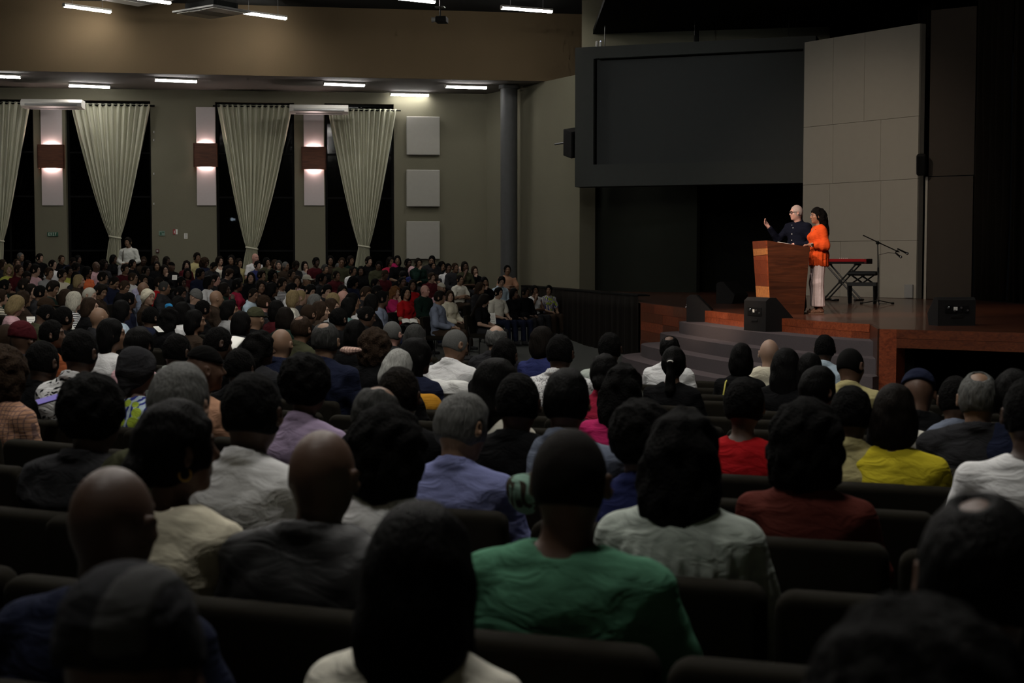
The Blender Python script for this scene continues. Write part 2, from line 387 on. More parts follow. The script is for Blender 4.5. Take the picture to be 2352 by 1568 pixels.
bm = nb(); box(bm, (-0.03, -0.022, 0.06), (0.05, 0.004, 0.08)); box(bm, (0.04, -0.022, 0.10), (0.07, 0.004, 0.025)); obj('pictogram', bm, 'sign_green', r_)
r_ = wall_thing('fire_sign', 'red and white fire equipment sign on the wide pillar', 'sign', 402.5, 538)
bx('sign_plate', (-0.025, -0.01, 0.075), (0.075, 0.02, 0.15), 'sign_red', r_); bx('white_strip', (0.042, -0.01, 0.075), (0.055, 0.02, 0.15), 'paper', r_)
bm = nb(); box(bm, (-0.025, -0.022, 0.07), (0.02, 0.004, 0.08)); obj('pictogram', bm, 'paper', r_)
r_ = wall_thing('wall_notice', 'white printed paper notice on the wide pillar', 'notice', 427, 548)
bx('sheet', (0, -0.006, 0.08), (0.10, 0.012, 0.16), 'paper', r_)
for k in range(5): bx('print_line', (0, -0.0125, 0.03 + k * 0.027), (0.075, 0.002, 0.012), 'print_grey', r_)
r_ = wall_thing('fire_call_point', 'small dark red call point on the wide pillar edge', 'call point', 362, 580)
bx('housing', (0, -0.025, 0.05), (0.09, 0.05, 0.11), 'red_dark', r_, bevel=0.006); bx('push_plate', (0, -0.053, 0.05), (0.05, 0.006, 0.05), 'print_grey', r_)
for k, yy in enumerate((303, 322, 399, 468)):
    r_ = wall_thing('wall_clip', ['topmost tiny white clip on the wide pillar edge', 'upper tiny white clip on the wide pillar edge', 'lower tiny white clip on the wide pillar edge', 'lowest tiny white clip on the wide pillar edge'][k], 'clip', 353.5, yy)
    bx('clip_body', (0, -0.015, 0), (0.035, 0.03, 0.07), 'grey_plastic', r_, bevel=0.005); bx('clip_cap', (0, -0.035, 0), (0.02, 0.012, 0.035), 'white_plastic', r_)
# lights in the grounds outside, seen through the third window
for k, (px, py, rad, lb) in enumerate(((533, 503.5, 0.055, 'larger bright lamp in the dark grounds outside the window'), (538.3, 504, 0.034, 'smaller bright lamp beside the larger one outside the window'))):
    p = at_depth(px, py, 52); r_ = thing('garden_lamp', lb, 'lamp', (p.x, p.y, 0), 0, 'lamps outside the window')
    bm = nb(); bmesh.ops.create_uvsphere(bm, u_segments=12, v_segments=8, radius=rad, matrix=Matrix.Translation((0, 0, p.z))); obj('globe', bm, 'outdoor_glow', r_, True)
    obj('post', tube(nb(), [(0, 0.03, 0), (0, 0.03, p.z - rad)], 0.02, 8), 'metal_black', r_)
# ---- LED battens
def batten(a, b, mat, label, group, hang=0.0, wdt=0.10):
    a, b = Vector(a), Vector(b); d = b - a; ln = Vector((d.x, d.y, 0)).length; m = (a + b) / 2
    root = thing('led_batten', label, 'ceiling light', m, math.atan2(d.y, d.x), group)
    bx('housing', (0, 0, 0.035), (ln, wdt, 0.05), 'white_plastic', root, bevel=0.006)
    bm = nb(); prof = [(-wdt / 2 + 0.008, 0.01), (-wdt / 2 + 0.012, -0.02), (-wdt / 4, -0.042), (0, -0.048), (wdt / 4, -0.042), (wdt / 2 - 0.012, -0.02), (wdt / 2 - 0.008, 0.01)]
    va = [bm.verts.new((-ln / 2 + 0.02, p[0], p[1])) for p in prof]; vb = [bm.verts.new((ln / 2 - 0.02, p[0], p[1])) for p in prof]
    for i in range(len(prof) - 1): bm.faces.new((va[i], va[i + 1], vb[i + 1], vb[i]))
    bm.faces.new(va); bm.faces.new(vb[::-1]); bm.faces.new((va[0], vb[0], vb[-1], va[-1]))
    obj('diffuser', bm, mat, root)
    for sg in (-1, 1):
        bx('end_cap', (sg * (ln / 2 - 0.008), 0, 0.006), (0.02, wdt + 0.004, 0.09), 'white_plastic', root, bevel=0.004)
        if hang: obj('suspension_rod', tube(nb(), [(sg * ln * 0.32, 0, 0.055), (sg * ln * 0.32, 0, hang - 0.004)], 0.006, 6), 'metal_grey', root)
    return root
G1 = 'recessed line of battens under the low ceiling'; zl = ZLOW - 0.075
for (x0, y0, x1, y1, lb) in ((-46, 173.5, 48, 176.5, 'low ceiling batten light cut by the picture edge'), (157, 195.5, 253, 199.5, 'low ceiling batten light above the curtain beside the exit pillar'),
        (355, 183, 453, 186.5, 'low ceiling batten light above the wide pillar'), (743, 192, 838, 195.5, 'low ceiling batten light above the last curtain'),
        (896, 216, 985, 218.5, 'low ceiling batten light just above the square acoustic panels'), (1023, 198, 1118, 201, 'low ceiling batten light next to the round column')):
    batten(at_z(x0, y0, zl), at_z(x1, y1, zl), 'led_low', lb, G1, 0, 0.16)
G2 = 'suspended battens in front of the brown bulkhead'; zu = 8.45
for (x0, y0, x1, y1, lb) in ((146, 12, 254, 27, 'suspended batten light throwing a warm pool on the bulkhead'), (282, -10, 391, 6, 'suspended batten light in front of the ceiling cassette at the top edge'),
        (552, 27, 657, 42, 'suspended batten light beside the large ceiling cassette'), (886, -8, 999, 4, 'suspended batten light directly above the ceiling projector'),
        (1151, 17, 1268, 26, 'suspended batten light closest to the dark stage')):
    zz = zu + (0.12 if x0 == 146 else 0.0)
    batten(at_z(x0, y0, zz), at_z(x1, y1, zz), 'led_up', lb, G2, ZUP - zz, 0.13)
# the same grid goes on over the seats, above the frame
HB = ['over the far middle rows', 'over the far left rows', 'over the central aisle', 'over the left middle rows', 'over the nearer left rows', 'over the carpeted steps', 'over the front seats', 'over the nearer right rows', 'over the nearest seats']
for ib, (x, y, k) in enumerate(((-6, 23, 1), (-12, 20, 1), (-2.2, 15.5, 1), (-6.5, 11, 1), (-2.4, 8.5, 1), (0.8, 16.5, 1), (0.9, 11, 1), (0.9, 6.0, 1), (-1.8, 3.2, 1))):
    batten((x - 0.75, y - 0.3, zu), (x + 0.75, y + 0.3, zu), 'led_house', 'suspended batten light %s, above the picture' % HB[ib], 'house battens over the seats', ZUP - zu, 0.13)
# ---- air conditioners
def cassette(px, py, s, rz, label):
    p = at_scale(px, py, s); root = thing('ceiling_cassette', label, 'air conditioner', (p.x, p.y, p.z), rz, 'ceiling cassettes')
    bx('cover', (0, 0, 0.03), (1.6, 1.25, 0.05), 'grey_plastic', root, bevel=0.015)
    bx('casing', (0, 0, 0.15), (1.1, 0.8, 0.18), 'ceiling_dark', root)
    for k in range(3): bx('filter_panel', (-0.48 + k * 0.48, 0, -0.005), (0.45, 1.08, 0.02), 'white_plastic' if k != 1 else 'grey_plastic', root, bevel=0.004)
    for k in range(8): bx('louvre', (-0.18 + k * 0.05, -0.50, -0.020), (0.03, 0.06, 0.012), 'white_plastic', root)
    for (x, y) in ((-0.6, 0.3), (0.6, 0.3), (-0.6, -0.3), (0.6, -0.3)): obj('suspension_rod', tube(nb(), [(x, y, 0.1), (x, y, ZUP - p.z - 0.004)], 0.006, 6), 'metal_black', root)
cassette(486, 30, 89, R(-38), 'white ceiling cassette air conditioner beside the batten light')
cassette(318, 0, 89, R(-38), 'ceiling cassette air conditioner cut by the top edge')
def undercel(px, py, s, wpx, label):
    p = at_scale(px, py, s); wd = wpx / s; root = thing('under_ceiling_air_conditioner', label, 'air conditioner', (p.x, p.y, p.z), WANG, 'wide under-ceiling air conditioners')
    bm = nb(); pr = [(-0.34, 0.10), (-0.30, 0.0), (-0.12, -0.03), (0.34, -0.03), (0.34, 0.20), (-0.18, 0.20)]
    a = [bm.verts.new((-wd / 2, y, z)) for y, z in pr]; c = [bm.verts.new((wd / 2, y, z)) for y, z in pr]
    bm.faces.new(a); bm.faces.new(c[::-1])
    for i in range(6): bm.faces.new((a[i], c[i], c[(i + 1) % 6], a[(i + 1) % 6]))
    obj('body', bm, 'white_plastic', root, bevel=0.012)
    bx('air_outlet', (0, -0.325, 0.045), (wd * 0.86, 0.02, 0.05), 'grey_plastic', root, (R(-22), 0, 0)); bx('intake_grille', (0, 0.12, -0.036), (wd * 0.8, 0.30, 0.014), 'grey_plastic', root)
undercel(122, 246, 80, 134, 'wide under-ceiling air conditioner above the exit pillar lamp')
undercel(733, 258, 78.5, 132, 'wide under-ceiling air conditioner above the narrow pillar lamp')
# ---- ceiling projector
p = at_scale(1008, 46, 96); root = thing('ceiling_projector', 'black projector hanging from the ceiling under a batten light', 'projector', p, R(-8))
bx('body', (0.07, 0, 0), (0.26, 0.34, 0.14), 'cabinet_black', root, bevel=0.02)
bm = nb(); bmesh.ops.create_cone(bm, cap_ends=True, segments=20, radius1=0.065, radius2=0.055, depth=0.10, matrix=Matrix.Translation((-0.11, -0.05, 0)) @ Matrix.Rotation(R(90), 4, 'Y')); obj('lens', bm, 'grey_plastic', root)
bx('mount_plate', (0.03, 0, 0.30), (0.22, 0.22, 0.02), 'metal_black', root); obj('drop_pole', tube(nb(), [(0.03, 0, 0.07), (0.03, 0, ZUP - p.z)], 0.02, 8), 'metal_black', root)
# ---- loudspeaker high on the wall by the screen
p = at_scale(1318, 328, 86); root = thing('wall_loudspeaker', 'black tilted loudspeaker mounted beside the grey screen box', 'loudspeaker', p, R(30))
bx('cabinet', (0, 0, 0), (0.42, 0.40, 0.72), 'cabinet_black', root, (R(16), R(-10), 0), bevel=0.02); bx('grille', (0, -0.2, -0.055), (0.36, 0.03, 0.62), 'grille_black', root, (R(16), R(-10), 0))
obj('bracket', tube(nb(), [(0, 0.15, 0), (0.1, 0.7, 0.05), (0.15, 1.2, 0.05)], 0.025, 8), 'metal_black', root)
# ================================================================== the stage
SZ = 1.16
A = at_z(1620, 712, SZ); Mf = at_z(1810, 731, SZ); B = at_z(2004, 744, SZ); P0 = at_z(1477, 695, SZ); J0 = at_z(2022, 755, SZ); J1 = at_z(2352, 764, SZ)
jd = Vector((J1.x - J0.x, J1.y - J0.y)).normalized(); J2 = Vector((J0.x, J0.y)) + jd * 12
def quad_curve(a, m, b, n):      # curve through the three points
    out = []
    for i in range(n + 1):
        t = i / n; l0 = 2 * (t - .5) * (t - 1); l1 = -4 * t * (t - 1); l2 = 2 * t * (t - .5)
        out.append((a.x * l0 + m.x * l1 + b.x * l2, a.y * l0 + m.y * l1 + b.y * l2))
    return out
fas = quad_curve(A, Mf, B, 16); jn = Vector((jd.y, -jd.x))
out = [(P0.x, P0.y)] + fas + [(J0.x, J0.y), (J2.x, J2.y), (17.8, J2.y), (17.8, 41), (P0.x, 41)]
fl = obj('floor_stage', prism(nb(), out, SZ - 0.03, SZ), 'wood_stage'); struct(fl, 'glossy dark red brown wooden stage floor')
core_out = [(P0.x + .08, P0.y)] + [(x + 0.06, y + 0.02) for x, y in fas] + [(J0.x + 0.06, J0.y + 0.12), (J0.x + 0.45, J0.y + 0.1), (J0.x + 0.5, J0.y + 2.6), (17.7, J0.y + 2.6), (17.7, 40.9), (P0.x + .08, 40.9)]
st = obj('wall_stage_front', prism(nb(), core_out, 0.0, SZ - 0.03), 'black_paint'); struct(st, 'stage substructure faced with red wooden boards')
def boards(pts, zlist, mats, th=0.05, ln=(0.7, 1.3), seed=1, off=0.0):
    """face boards along a polyline, each its own piece under the stage front"""
    rnd = random.Random(seed); pts = [Vector((p[0], p[1], 0)) for p in pts]
    cum = [0.0]
    for a, b in zip(pts, pts[1:]): cum.append(cum[-1] + (b - a).length)
    def P(s):
        for i in range(len(pts) - 1):
            if s <= cum[i + 1] or i == len(pts) - 2:
                d = (pts[i + 1] - pts[i]).normalized(); return pts[i] + d * (s - cum[i]), d
    for (z0, z1) in zip(zlist, zlist[1:]):
        s = 0.0
        while s < cum[-1] - 0.02:
            e = min(cum[-1], s + rnd.uniform(*ln))
            if cum[-1] - e < 0.25: e = cum[-1]
            n = max(1, int((e - s) / 0.35)); inner, outer = [], []
            pr = th + rnd.uniform(-0.004, 0.004)
            for k in range(n + 1):
                q, d = P(s + 0.002 + (e - s - 0.004) * k / n); nn = Vector((d.y, -d.x, 0))
                outer.append(q + nn * (off + pr)); inner.append(q + nn * off)
            bm = nb(); prism(bm, [(v.x, v.y) for v in outer] + [(v.x, v.y) for v in inner[::-1]], z0 + 0.0015, z1 - 0.0015)
            obj('board', bm, rnd.choice(mats), st); s = e
boards([(x, y) for x, y in fas], [SZ - 0.20, SZ - 0.105, SZ - 0.001], ['wood_red', 'wood_red', 'wood_orange_red'] if 'wood_orange_red' in MATS else ['wood_red'], 0.05, (0.7, 1.4), 3, 0.0)
dP = (Vector(fas[0]) - Vector((P0.x, P0.y))); 
boards([(P0.x, P0.y), fas[0]], [0.0, 0.22, 0.42, 0.62, 0.80, 0.98, SZ - 0.001], ['wood_red', 'wood_mid', 'wood_mid'], 0.05, (0.8, 1.8), 5)
# the corner post and the beam of the part that juts out
jn = Vector((jd.y, -jd.x))
q0 = Vector((J0.x, J0.y)); q1 = q0 + jd * 0.215
bm = nb(); prism(bm, [tuple(q0 + jn * 0.03), tuple(q1 + jn * 0.03), tuple(q1 - jn * 0.3), tuple(q0 - jn * 0.3)], 0.0, SZ - 0.001); obj('board', bm, 'wood_red', st)
boards([fas[-1], (J0.x, J0.y)], [0.0, SZ - 0.001], ['wood_deep'], 0.03, (3, 4), 6)
boards([tuple(q1), tuple(q1 + jd * 6)], [SZ - 0.225, SZ - 0.11, SZ - 0.001], ['wood_mid'], 0.03, (1.4, 2.4), 8)
# ---- carpeted steps round the curved edge
root = thing('stage_steps', 'curved grey carpeted steps leading up to the stage', 'steps', (0, 0, 0))
lev = [0.965, 0.775, 0.585, 0.39, 0.195]; dist = [0.46, 0.80, 1.14, 1.48, 1.80]
f3 = [Vector((x, y)) for x, y in fas]
for z, d in zip(lev, dist):
    poly = []
    t0 = (f3[1] - f3[0]).normalized(); n0 = Vector((t0.y, -t0.x)); a0 = math.atan2(n0.y, n0.x)
    for k in range(10):
        a = a0 - R(95) * (1 - k / 9.0); poly.append(f3[0] + Vector((math.cos(a), math.sin(a))) * d * (0.84 + 0.12 * k / 9.0))
    for i in range(1, len(f3)):
        t = (f3[min(i + 1, len(f3) - 1)] - f3[i - 1]).normalized(); poly.append(f3[i] + Vector((t.y, -t.x)) * d)
    te = (f3[-1] - f3[-2]).normalized()
    poly.append(poly[-1] + te * 2.2); poly.append(f3[-1] + te * 2.2 + Vector((0.6, 0))); poly += [p + Vector((0.02, 0)) for p in f3[::-1]]
    # the steps stop at the side of the part that juts forward
    o0 = Vector((J0.x - 0.01, J0.y)); cd = Vector((jn.x, jn.y)); cn = Vector((-cd.y, cd.x)); cn = cn if cn.x > 0 else -cn
    clip = []
    for a, b_ in zip(poly, poly[1:] + poly[:1]):
        da, db = (a - o0).dot(cn), (b_ - o0).dot(cn)
        if da <= 0: clip.append(a)
        if (da <= 0) != (db <= 0): clip.append(a.lerp(b_, da / (da - db)))
    poly = clip
    bm = nb(); prism(bm, [tuple(p) for p in poly], 0.0, z)
    obj('step', bm, 'carpet_steps', root, False, 0.012, 2)
# ---- back of the stage
def slab(name, p0, p1, z0, z1, th, mat, parent=None):
    p0, p1 = Vector((p0[0], p0[1])), Vector((p1[0], p1[1])); d = (p1 - p0).normalized(); n = Vector((d.y, -d.x))
    return obj(name, prism(nb(), [tuple(p0), tuple(p1), tuple(p1 - n * th), tuple(p0 - n * th)], z0, z1), mat, parent)
b0 = at_scale(1335, 600, 83); b1 = at_scale(1600, 600, 87); b2 = at_scale(1960, 600, 86)
struct(slab('wall_back', (b0.x, b0.y), (b1.x, b1.y), 0, SCZ + 0.9, 0.2, 'stage_black'), 'dark green black wall behind the stage')
struct(slab('wall_back_recess', (b1.x, b1.y + 1.6), (b2.x, b2.y + 1.0), 0, SCZ + 0.9, 0.2, 'black_paint'), 'black recess at the back of the stage')
b3 = at_scale(1335, 600, 85.5); b4 = at_scale(1900, 600, 88.5)
struct(slab('wall_above_screen', (b3.x, b3.y), (b4.x, b4.y), 6.2, SCZ + 0.9, 0.1, 'wall_paint'), 'olive grey wall strip above the screen box')
# dark draped barrier on the floor at the side of the stage
e0 = at_scale(1335, 600, 84); 
root = thing('stage_side_drape', 'long black draped barrier beside the stage block', 'drape', (0, 0, 0))
bm = nb(); q0_, q1_ = Vector((at_scale(1197, 600, 80).x, at_scale(1197, 600, 80).y)), Vector((P0.x - 0.02, P0.y + 0.9)); rows = []
n = 160; dd = (q1_ - q0_); ndir = Vector((dd.y, -dd.x)).normalized()
for i in range(n + 1):
    p = q0_ + dd * i / n; wv = 0.02 * math.sin(i * 0.9) + 0.012 * math.sin(i * 2.1)
    rows.append([bm.verts.new((p.x + ndir.x * wv * (1 if k < 3 else 0.2), p.y + ndir.y * wv * (1 if k < 3 else 0.2), z)) for k, z in enumerate((floor_z(p.x, p.y), 0.5, 0.95, 1.30))] + [bm.verts.new((p.x - ndir.x * 0.25, p.y - ndir.y * 0.25, 1.30))])
for i in range(n):
    for k in range(4): bm.faces.new((rows[i][k], rows[i + 1][k], rows[i + 1][k + 1], rows[i][k + 1]))
obj('drape', bm, 'black_drape', root, True)
bx('top_rail', ((q0_.x + q1_.x) / 2 - ndir.x * 0.12, (q0_.y + q1_.y) / 2 - ndir.y * 0.12, 1.28), (dd.length, 0.26, 0.03), 'black_paint', root, (0, 0, math.atan2(dd.y, dd.x)))
# ---- the screen box
s0 = at_scale(1320, 600, 89); s1 = at_scale(1868, 600, 94); d = Vector((s1.x - s0.x, s1.y - s0.y)); wl = d.length
root = thing('projection_screen', 'large grey recessed screen box hanging over the stage', 'screen', (s0.x, s0.y, 3.89), math.atan2(d.y, d.x))
hh = 3.54; fl_ = at_wall(1363, 250, (s0.x, s0.y), (s1.x, s1.y)); bl = (Vector((fl_.x, fl_.y)) - Vector((s0.x, s0.y))).length
bt, bb = 0.30, 0.56
for (x0, x1, z0, z1) in ((0, bl, 0, hh), (wl - 0.3, wl, 0, hh), (bl, wl - 0.3, 0, bb), (bl, wl - 0.3, hh - bt, hh)):
    bx('box_frame', ((x0 + x1) / 2, 0.15, (z0 + z1) / 2), (x1 - x0, 0.3, z1 - z0), 'screen_box', root)
bx('screen_surface', ((bl + wl - 0.3) / 2, 0.21, (bb + hh - bt) / 2), (wl - 0.3 - bl, 0.04, hh - bt - bb), 'screen_face', root)
bx('painted_shadow_strip', (bl + 0.02, 0.10, (bb + hh - bt) / 2), (0.035, 0.19, hh - bt - bb), 'black_paint', root)  # solid black strip standing in for shade along the recess's left edge
bx('painted_shadow_strip', ((bl + wl) / 2, 0.10, hh - bt - 0.012), (wl - bl - 0.3, 0.19, 0.022), 'black_paint', root)  # same painted shade under the frame's top edge
bx('backing', (wl / 2, 0.42, hh / 2), (wl, 0.24, hh), 'black_paint', root)
for x in (0.7, wl / 2, wl - 0.7): obj('hanging_cable', tube(nb(), [(x, 0.3, hh), (x, 0.3, SCZ - 3.89)], 0.012, 6), 'metal_black', root)
# small emergency lamp unit standing on the screen box
p = at_scale(1376, 111, 89.3); root = thing('emergency_lamp', 'small pale twin unit with a blue indicator on top of the screen box', 'lamp', (p.x, p.y + 0.1, 3.89 + hh), R(-10))
for k, x in enumerate((-0.05, 0.04)): bx('lamp_head', (x, 0, 0.085), (0.065, 0.10, 0.15), 'white_plastic', root, bevel=0.02)
bx('base', (0, 0.01, 0.01), (0.22, 0.12, 0.02), 'grey_plastic', root); bx('indicator', (0.05, -0.052, 0.155), (0.014, 0.006, 0.014), 'led_dot', root)
bm = nb(); box(bm, (-0.045, -0.051, 0.05), (0.03, 0.004, 0.035)); obj('reflector', bm, 'print_grey', root)
# ---- the pale panelled wing wall
p0, p1 = at_scale(1842, 600, 96), at_scale(2105, 600, 104.3); d = Vector((p1.x - p0.x, p1.y - p0.y)); pw = d.length; pa = math.atan2(d.y, d.x)
root = thing('panelled_wing_wall', 'tall pale fabric panelled wing wall behind the speakers', 'wall panel', (p0.x, p0.y, SZ), pa)
PM = Matrix.Translation((p0.x, p0.y, 0)) @ Matrix.Rotation(pa, 4, 'Z')
def puz(px, py):
    q = at_wall(px, py, (p0.x, p0.y), (p1.x, p1.y)); return (Vector((q.x, q.y)) - Vector((p0.x, p0.y))).length, q.z - SZ
zt = 7.16 - SZ
zr = [0.0, puz(2090, 552)[1], puz(2090, 411)[1], puz(2090, 268)[1], zt]
vr = [[puz(1930, 600)[0], puz(2022, 600)[0]], [puz(1905, 480)[0], puz(2022, 480)[0]], [puz(1913, 350)[0], puz(2022, 350)[0]], [puz(1913, 200)[0], puz(1985, 200)[0]]]
bx('backing', (pw / 2, 0.13, zt / 2), (pw - 0.01, 0.14, zt), 'panel_gap', root)
for j in range(4):
    us = [0] + vr[j] + [pw]
    for i in range(3):
        bx('panel', ((us[i] + us[i + 1]) / 2, 0.03, (zr[j] + zr[j + 1]) / 2), (us[i + 1] - us[i] - 0.006, 0.06, zr[j + 1] - zr[j] - 0.006), 'panel_fabric', root, bevel=0.004, seg=1)
bx('floor_box', (pw - 0.17, -0.03, 0.16), (0.22, 0.05, 0.30), 'grey_plastic', root, bevel=0.01)
# darker wing panels and the black curtains
g0, g1 = at_scale(2124, 600, 106), at_scale(2232, 600, 108); d = Vector((g1.x - g0.x, g1.y - g0.y)); gw = d.length
root = thing('dark_wing_panel', 'dark brown wing panel in two sections beside the pale wall', 'wall panel', (g0.x, g0.y, SZ), math.atan2(d.y, d.x))
zq = (at_scale(2180, 404, 107)).z - SZ
bx('panel', (gw / 2, 0.05, zq / 2), (gw, 0.1, zq - 0.02), 'dark_panel', root, bevel=0.004); bx('panel', (gw / 2 + 0.02, 0.09, (zq + 6.2) / 2), (gw - 0.04, 0.1, 6.2 - zq - 0.02), 'dark_panel', root, bevel=0.004)
bx('edge_strip', (0.02, -0.01, zq / 2), (0.05, 0.03, zq), 'panel_fabric', root)
p = at_scale(2116, 378, 106.5); root = thing('side_loudspeaker', 'small black loudspeaker hung in the gap beside the dark wing panel', 'loudspeaker', p, R(-20))
bx('cabinet', (0, 0, 0), (0.20, 0.22, 0.46), 'cabinet_black', root, (R(10), 0, 0), bevel=0.05, seg=3); bx('grille', (0, -0.112, -0.02), (0.15, 0.012, 0.38), 'grille_black', root, (R(10), 0, 0))
obj('bracket', tube(nb(), [(0, 0.1, 0), (0, 0.5, 0)], 0.02, 8), 'metal_black', root)
def black_curtain(px0, px1, s0_, s1_, label, npl):
    a, c = at_scale(px0, 600, s0_), at_scale(px1, 600, s1_); d = Vector((c.x - a.x, c.y - a.y)); wl_ = d.length
    root = thing('stage_curtain', label, 'curtain', (a.x, a.y, SZ), math.atan2(d.y, d.x), 'black stage curtains')
    bm = nb(); nu = npl * 10; rows = []
    for z in (0.02, 1.5, 3.0, 4.5, SCZ + 0.5 - SZ):
        rows.append([bm.verts.new((wl_ * i / nu, 0.09 * math.sin(2 * math.pi * i / 10 + 0.15 * z) + 0.03 * math.sin(i * 0.37 + z), z)) for i in range(nu + 1)])
    for j in range(4):
        for i in range(nu): bm.faces.new((rows[j][i], rows[j][i + 1], rows[j + 1][i + 1], rows[j + 1][i]))
    o = obj('drape', bm, 'black_drape', root, True); s = o.modifiers.new('thickness', 'SOLIDIFY'); s.thickness = 0.01
    obj('curtain_track', tube(nb(), [(0, 0, SCZ + 0.52 - SZ), (wl_, 0, SCZ + 0.52 - SZ)], 0.02, 6), 'metal_black', root)
black_curtain(2236, 2312, 109, 114, 'black stage curtain next to the dark wing panel', 5)
black_curtain(2318, 2560, 118, 124, 'black stage curtain at the picture edge', 12)
black_curtain(2098, 2140, 99, 100, 'black stage curtain in the gap behind the pale wing wall', 4)
# ---- lectern
LE = Vector((at_z(1769, 722, SZ).x, at_z(1769, 722, SZ).y)); la = R(2)
root = thing('lectern', 'wooden lectern of patchwork boards tapering towards its foot', 'lectern', (LE.x, LE.y, SZ), la)
lw, ldp, lh = 0.86, 0.52, 1.14            # width across the front (local y), depth (local x), height
def lpt(u, v, z):                        # u 0..1 front to back, v 0..1 near side to far side, flaring upward
    k = 0.075 * z / lh; zz = z
    return Vector((-k + u * (ldp + 2 * k), -k + v * (lw + 2 * k), zz))
def lpanel(name, face, z0, z1, mat, th=0.02, a0=0.0, a1=1.0, sl0=0.0, sl1=0.0):
    bm = nb()
    if face == 'front': cs = [lpt(0, a0, z0 + sl0), lpt(0, a1, z0), lpt(0, a1, z1), lpt(0, a0, z1 + sl1)]; n = Vector((-1, 0, 0))
    elif face == 'near': cs = [lpt(a0, 0, z0), lpt(a1, 0, z0 + sl0), lpt(a1, 0, z1 + sl1), lpt(a0, 0, z1)]; n = Vector((0, -1, 0))
    elif face == 'far': cs = [lpt(a0, 1, z0), lpt(a1, 1, z0 + sl0), lpt(a1, 1, z1 + sl1), lpt(a0, 1, z1)]; n = Vector((0, 1, 0))
    a = [bm.verts.new(c) for c in cs]; b_ = [bm.verts.new(c + n * th) for c in cs]
    bm.faces.new(a); bm.faces.new(b_[::-1])
    for i in range(4): bm.faces.new((a[i], a[(i + 1) % 4], b_[(i + 1) % 4], b_[i]))
    return obj(name, bm, mat, root)
fr = [(0.0, 0.25, 'wood_red', 0, -0.0), (0.25, 0.43, 'wood_orange', 0, 0), (0.43, 0.62, 'wood_red', 0, 0), (0.62, 0.83, 'wood_red', 0, 0), (0.83, 0.90, 'wood_red', 0, 0.02), (0.905, 1.02, 'wood_orange', 0.02, 0.0), (1.02, 1.14, 'wood_red', 0, 0)]
for (z0, z1, mt, s0_, s1_) in fr: lpanel('board', 'front', z0 + 0.001, z1 - 0.001, mt, 0.022, sl0=s0_, sl1=s1_)
for (z0, z1, mt) in ((0, 0.16, 'wood_deep'), (0.16, 0.33, 'wood_deep'), (0.33, 0.50, 'wood_deep'), (0.50, 0.72, 'wood_deep'), (0.72, 0.90, 'wood_deep')):
    lpanel('board', 'near', z0 + 0.001, z1 - 0.001, mt); lpanel('board', 'far', z0 + 0.001, z1 - 0.001, mt)
lpanel('board', 'near', 0.901, 1.139, 'wood_deep', sl1=-0.10); lpanel('board', 'far', 0.901, 1.139, 'wood_deep', sl1=-0.10)
bm = nb(); cs = [lpt(0.03, 0.0, 1.10), lpt(1.02, 0.0, 1.00), lpt(1.02, 1.0, 1.00), lpt(0.03, 1.0, 1.10)]
a = [bm.verts.new(c) for c in cs]; b_ = [bm.verts.new(c - Vector((0, 0, 0.03))) for c in cs]; bm.faces.new(a); bm.faces.new(b_[::-1])
for i in range(4): bm.faces.new((a[i], a[(i + 1) % 4], b_[(i + 1) % 4], b_[i]))
obj('reading_slope', bm, 'wood_deep', root); bx('shelf', (0.30, lw / 2, 0.62), (0.42, lw * 0.9, 0.025), 'wood_deep', root)
bx('plinth', (ldp / 2, lw / 2, 0.02), (ldp * 0.92, lw * 0.95, 0.04), 'wood_deep', root)
LM = Matrix.Translation((LE.x, LE.y, SZ)) @ Matrix.Rotation(la, 4, 'Z')
# open book on the lectern
q = LM @ Vector((0.30, 0.42, 1.082)); rb = thing('open_book', 'open book lying on the lectern top', 'book', q, la)
rb.rotation_euler = (0, R(10.5), la)
for sg in (-1, 1): bx('page_block', (0, sg * 0.082, 0.012), (0.21, 0.155, 0.02), 'paper', rb, (R(sg * -5), 0, 0), bevel=0.004)
bx('cover', (0, 0, 0.0), (0.225, 0.33, 0.006), 'cabinet_black', rb)
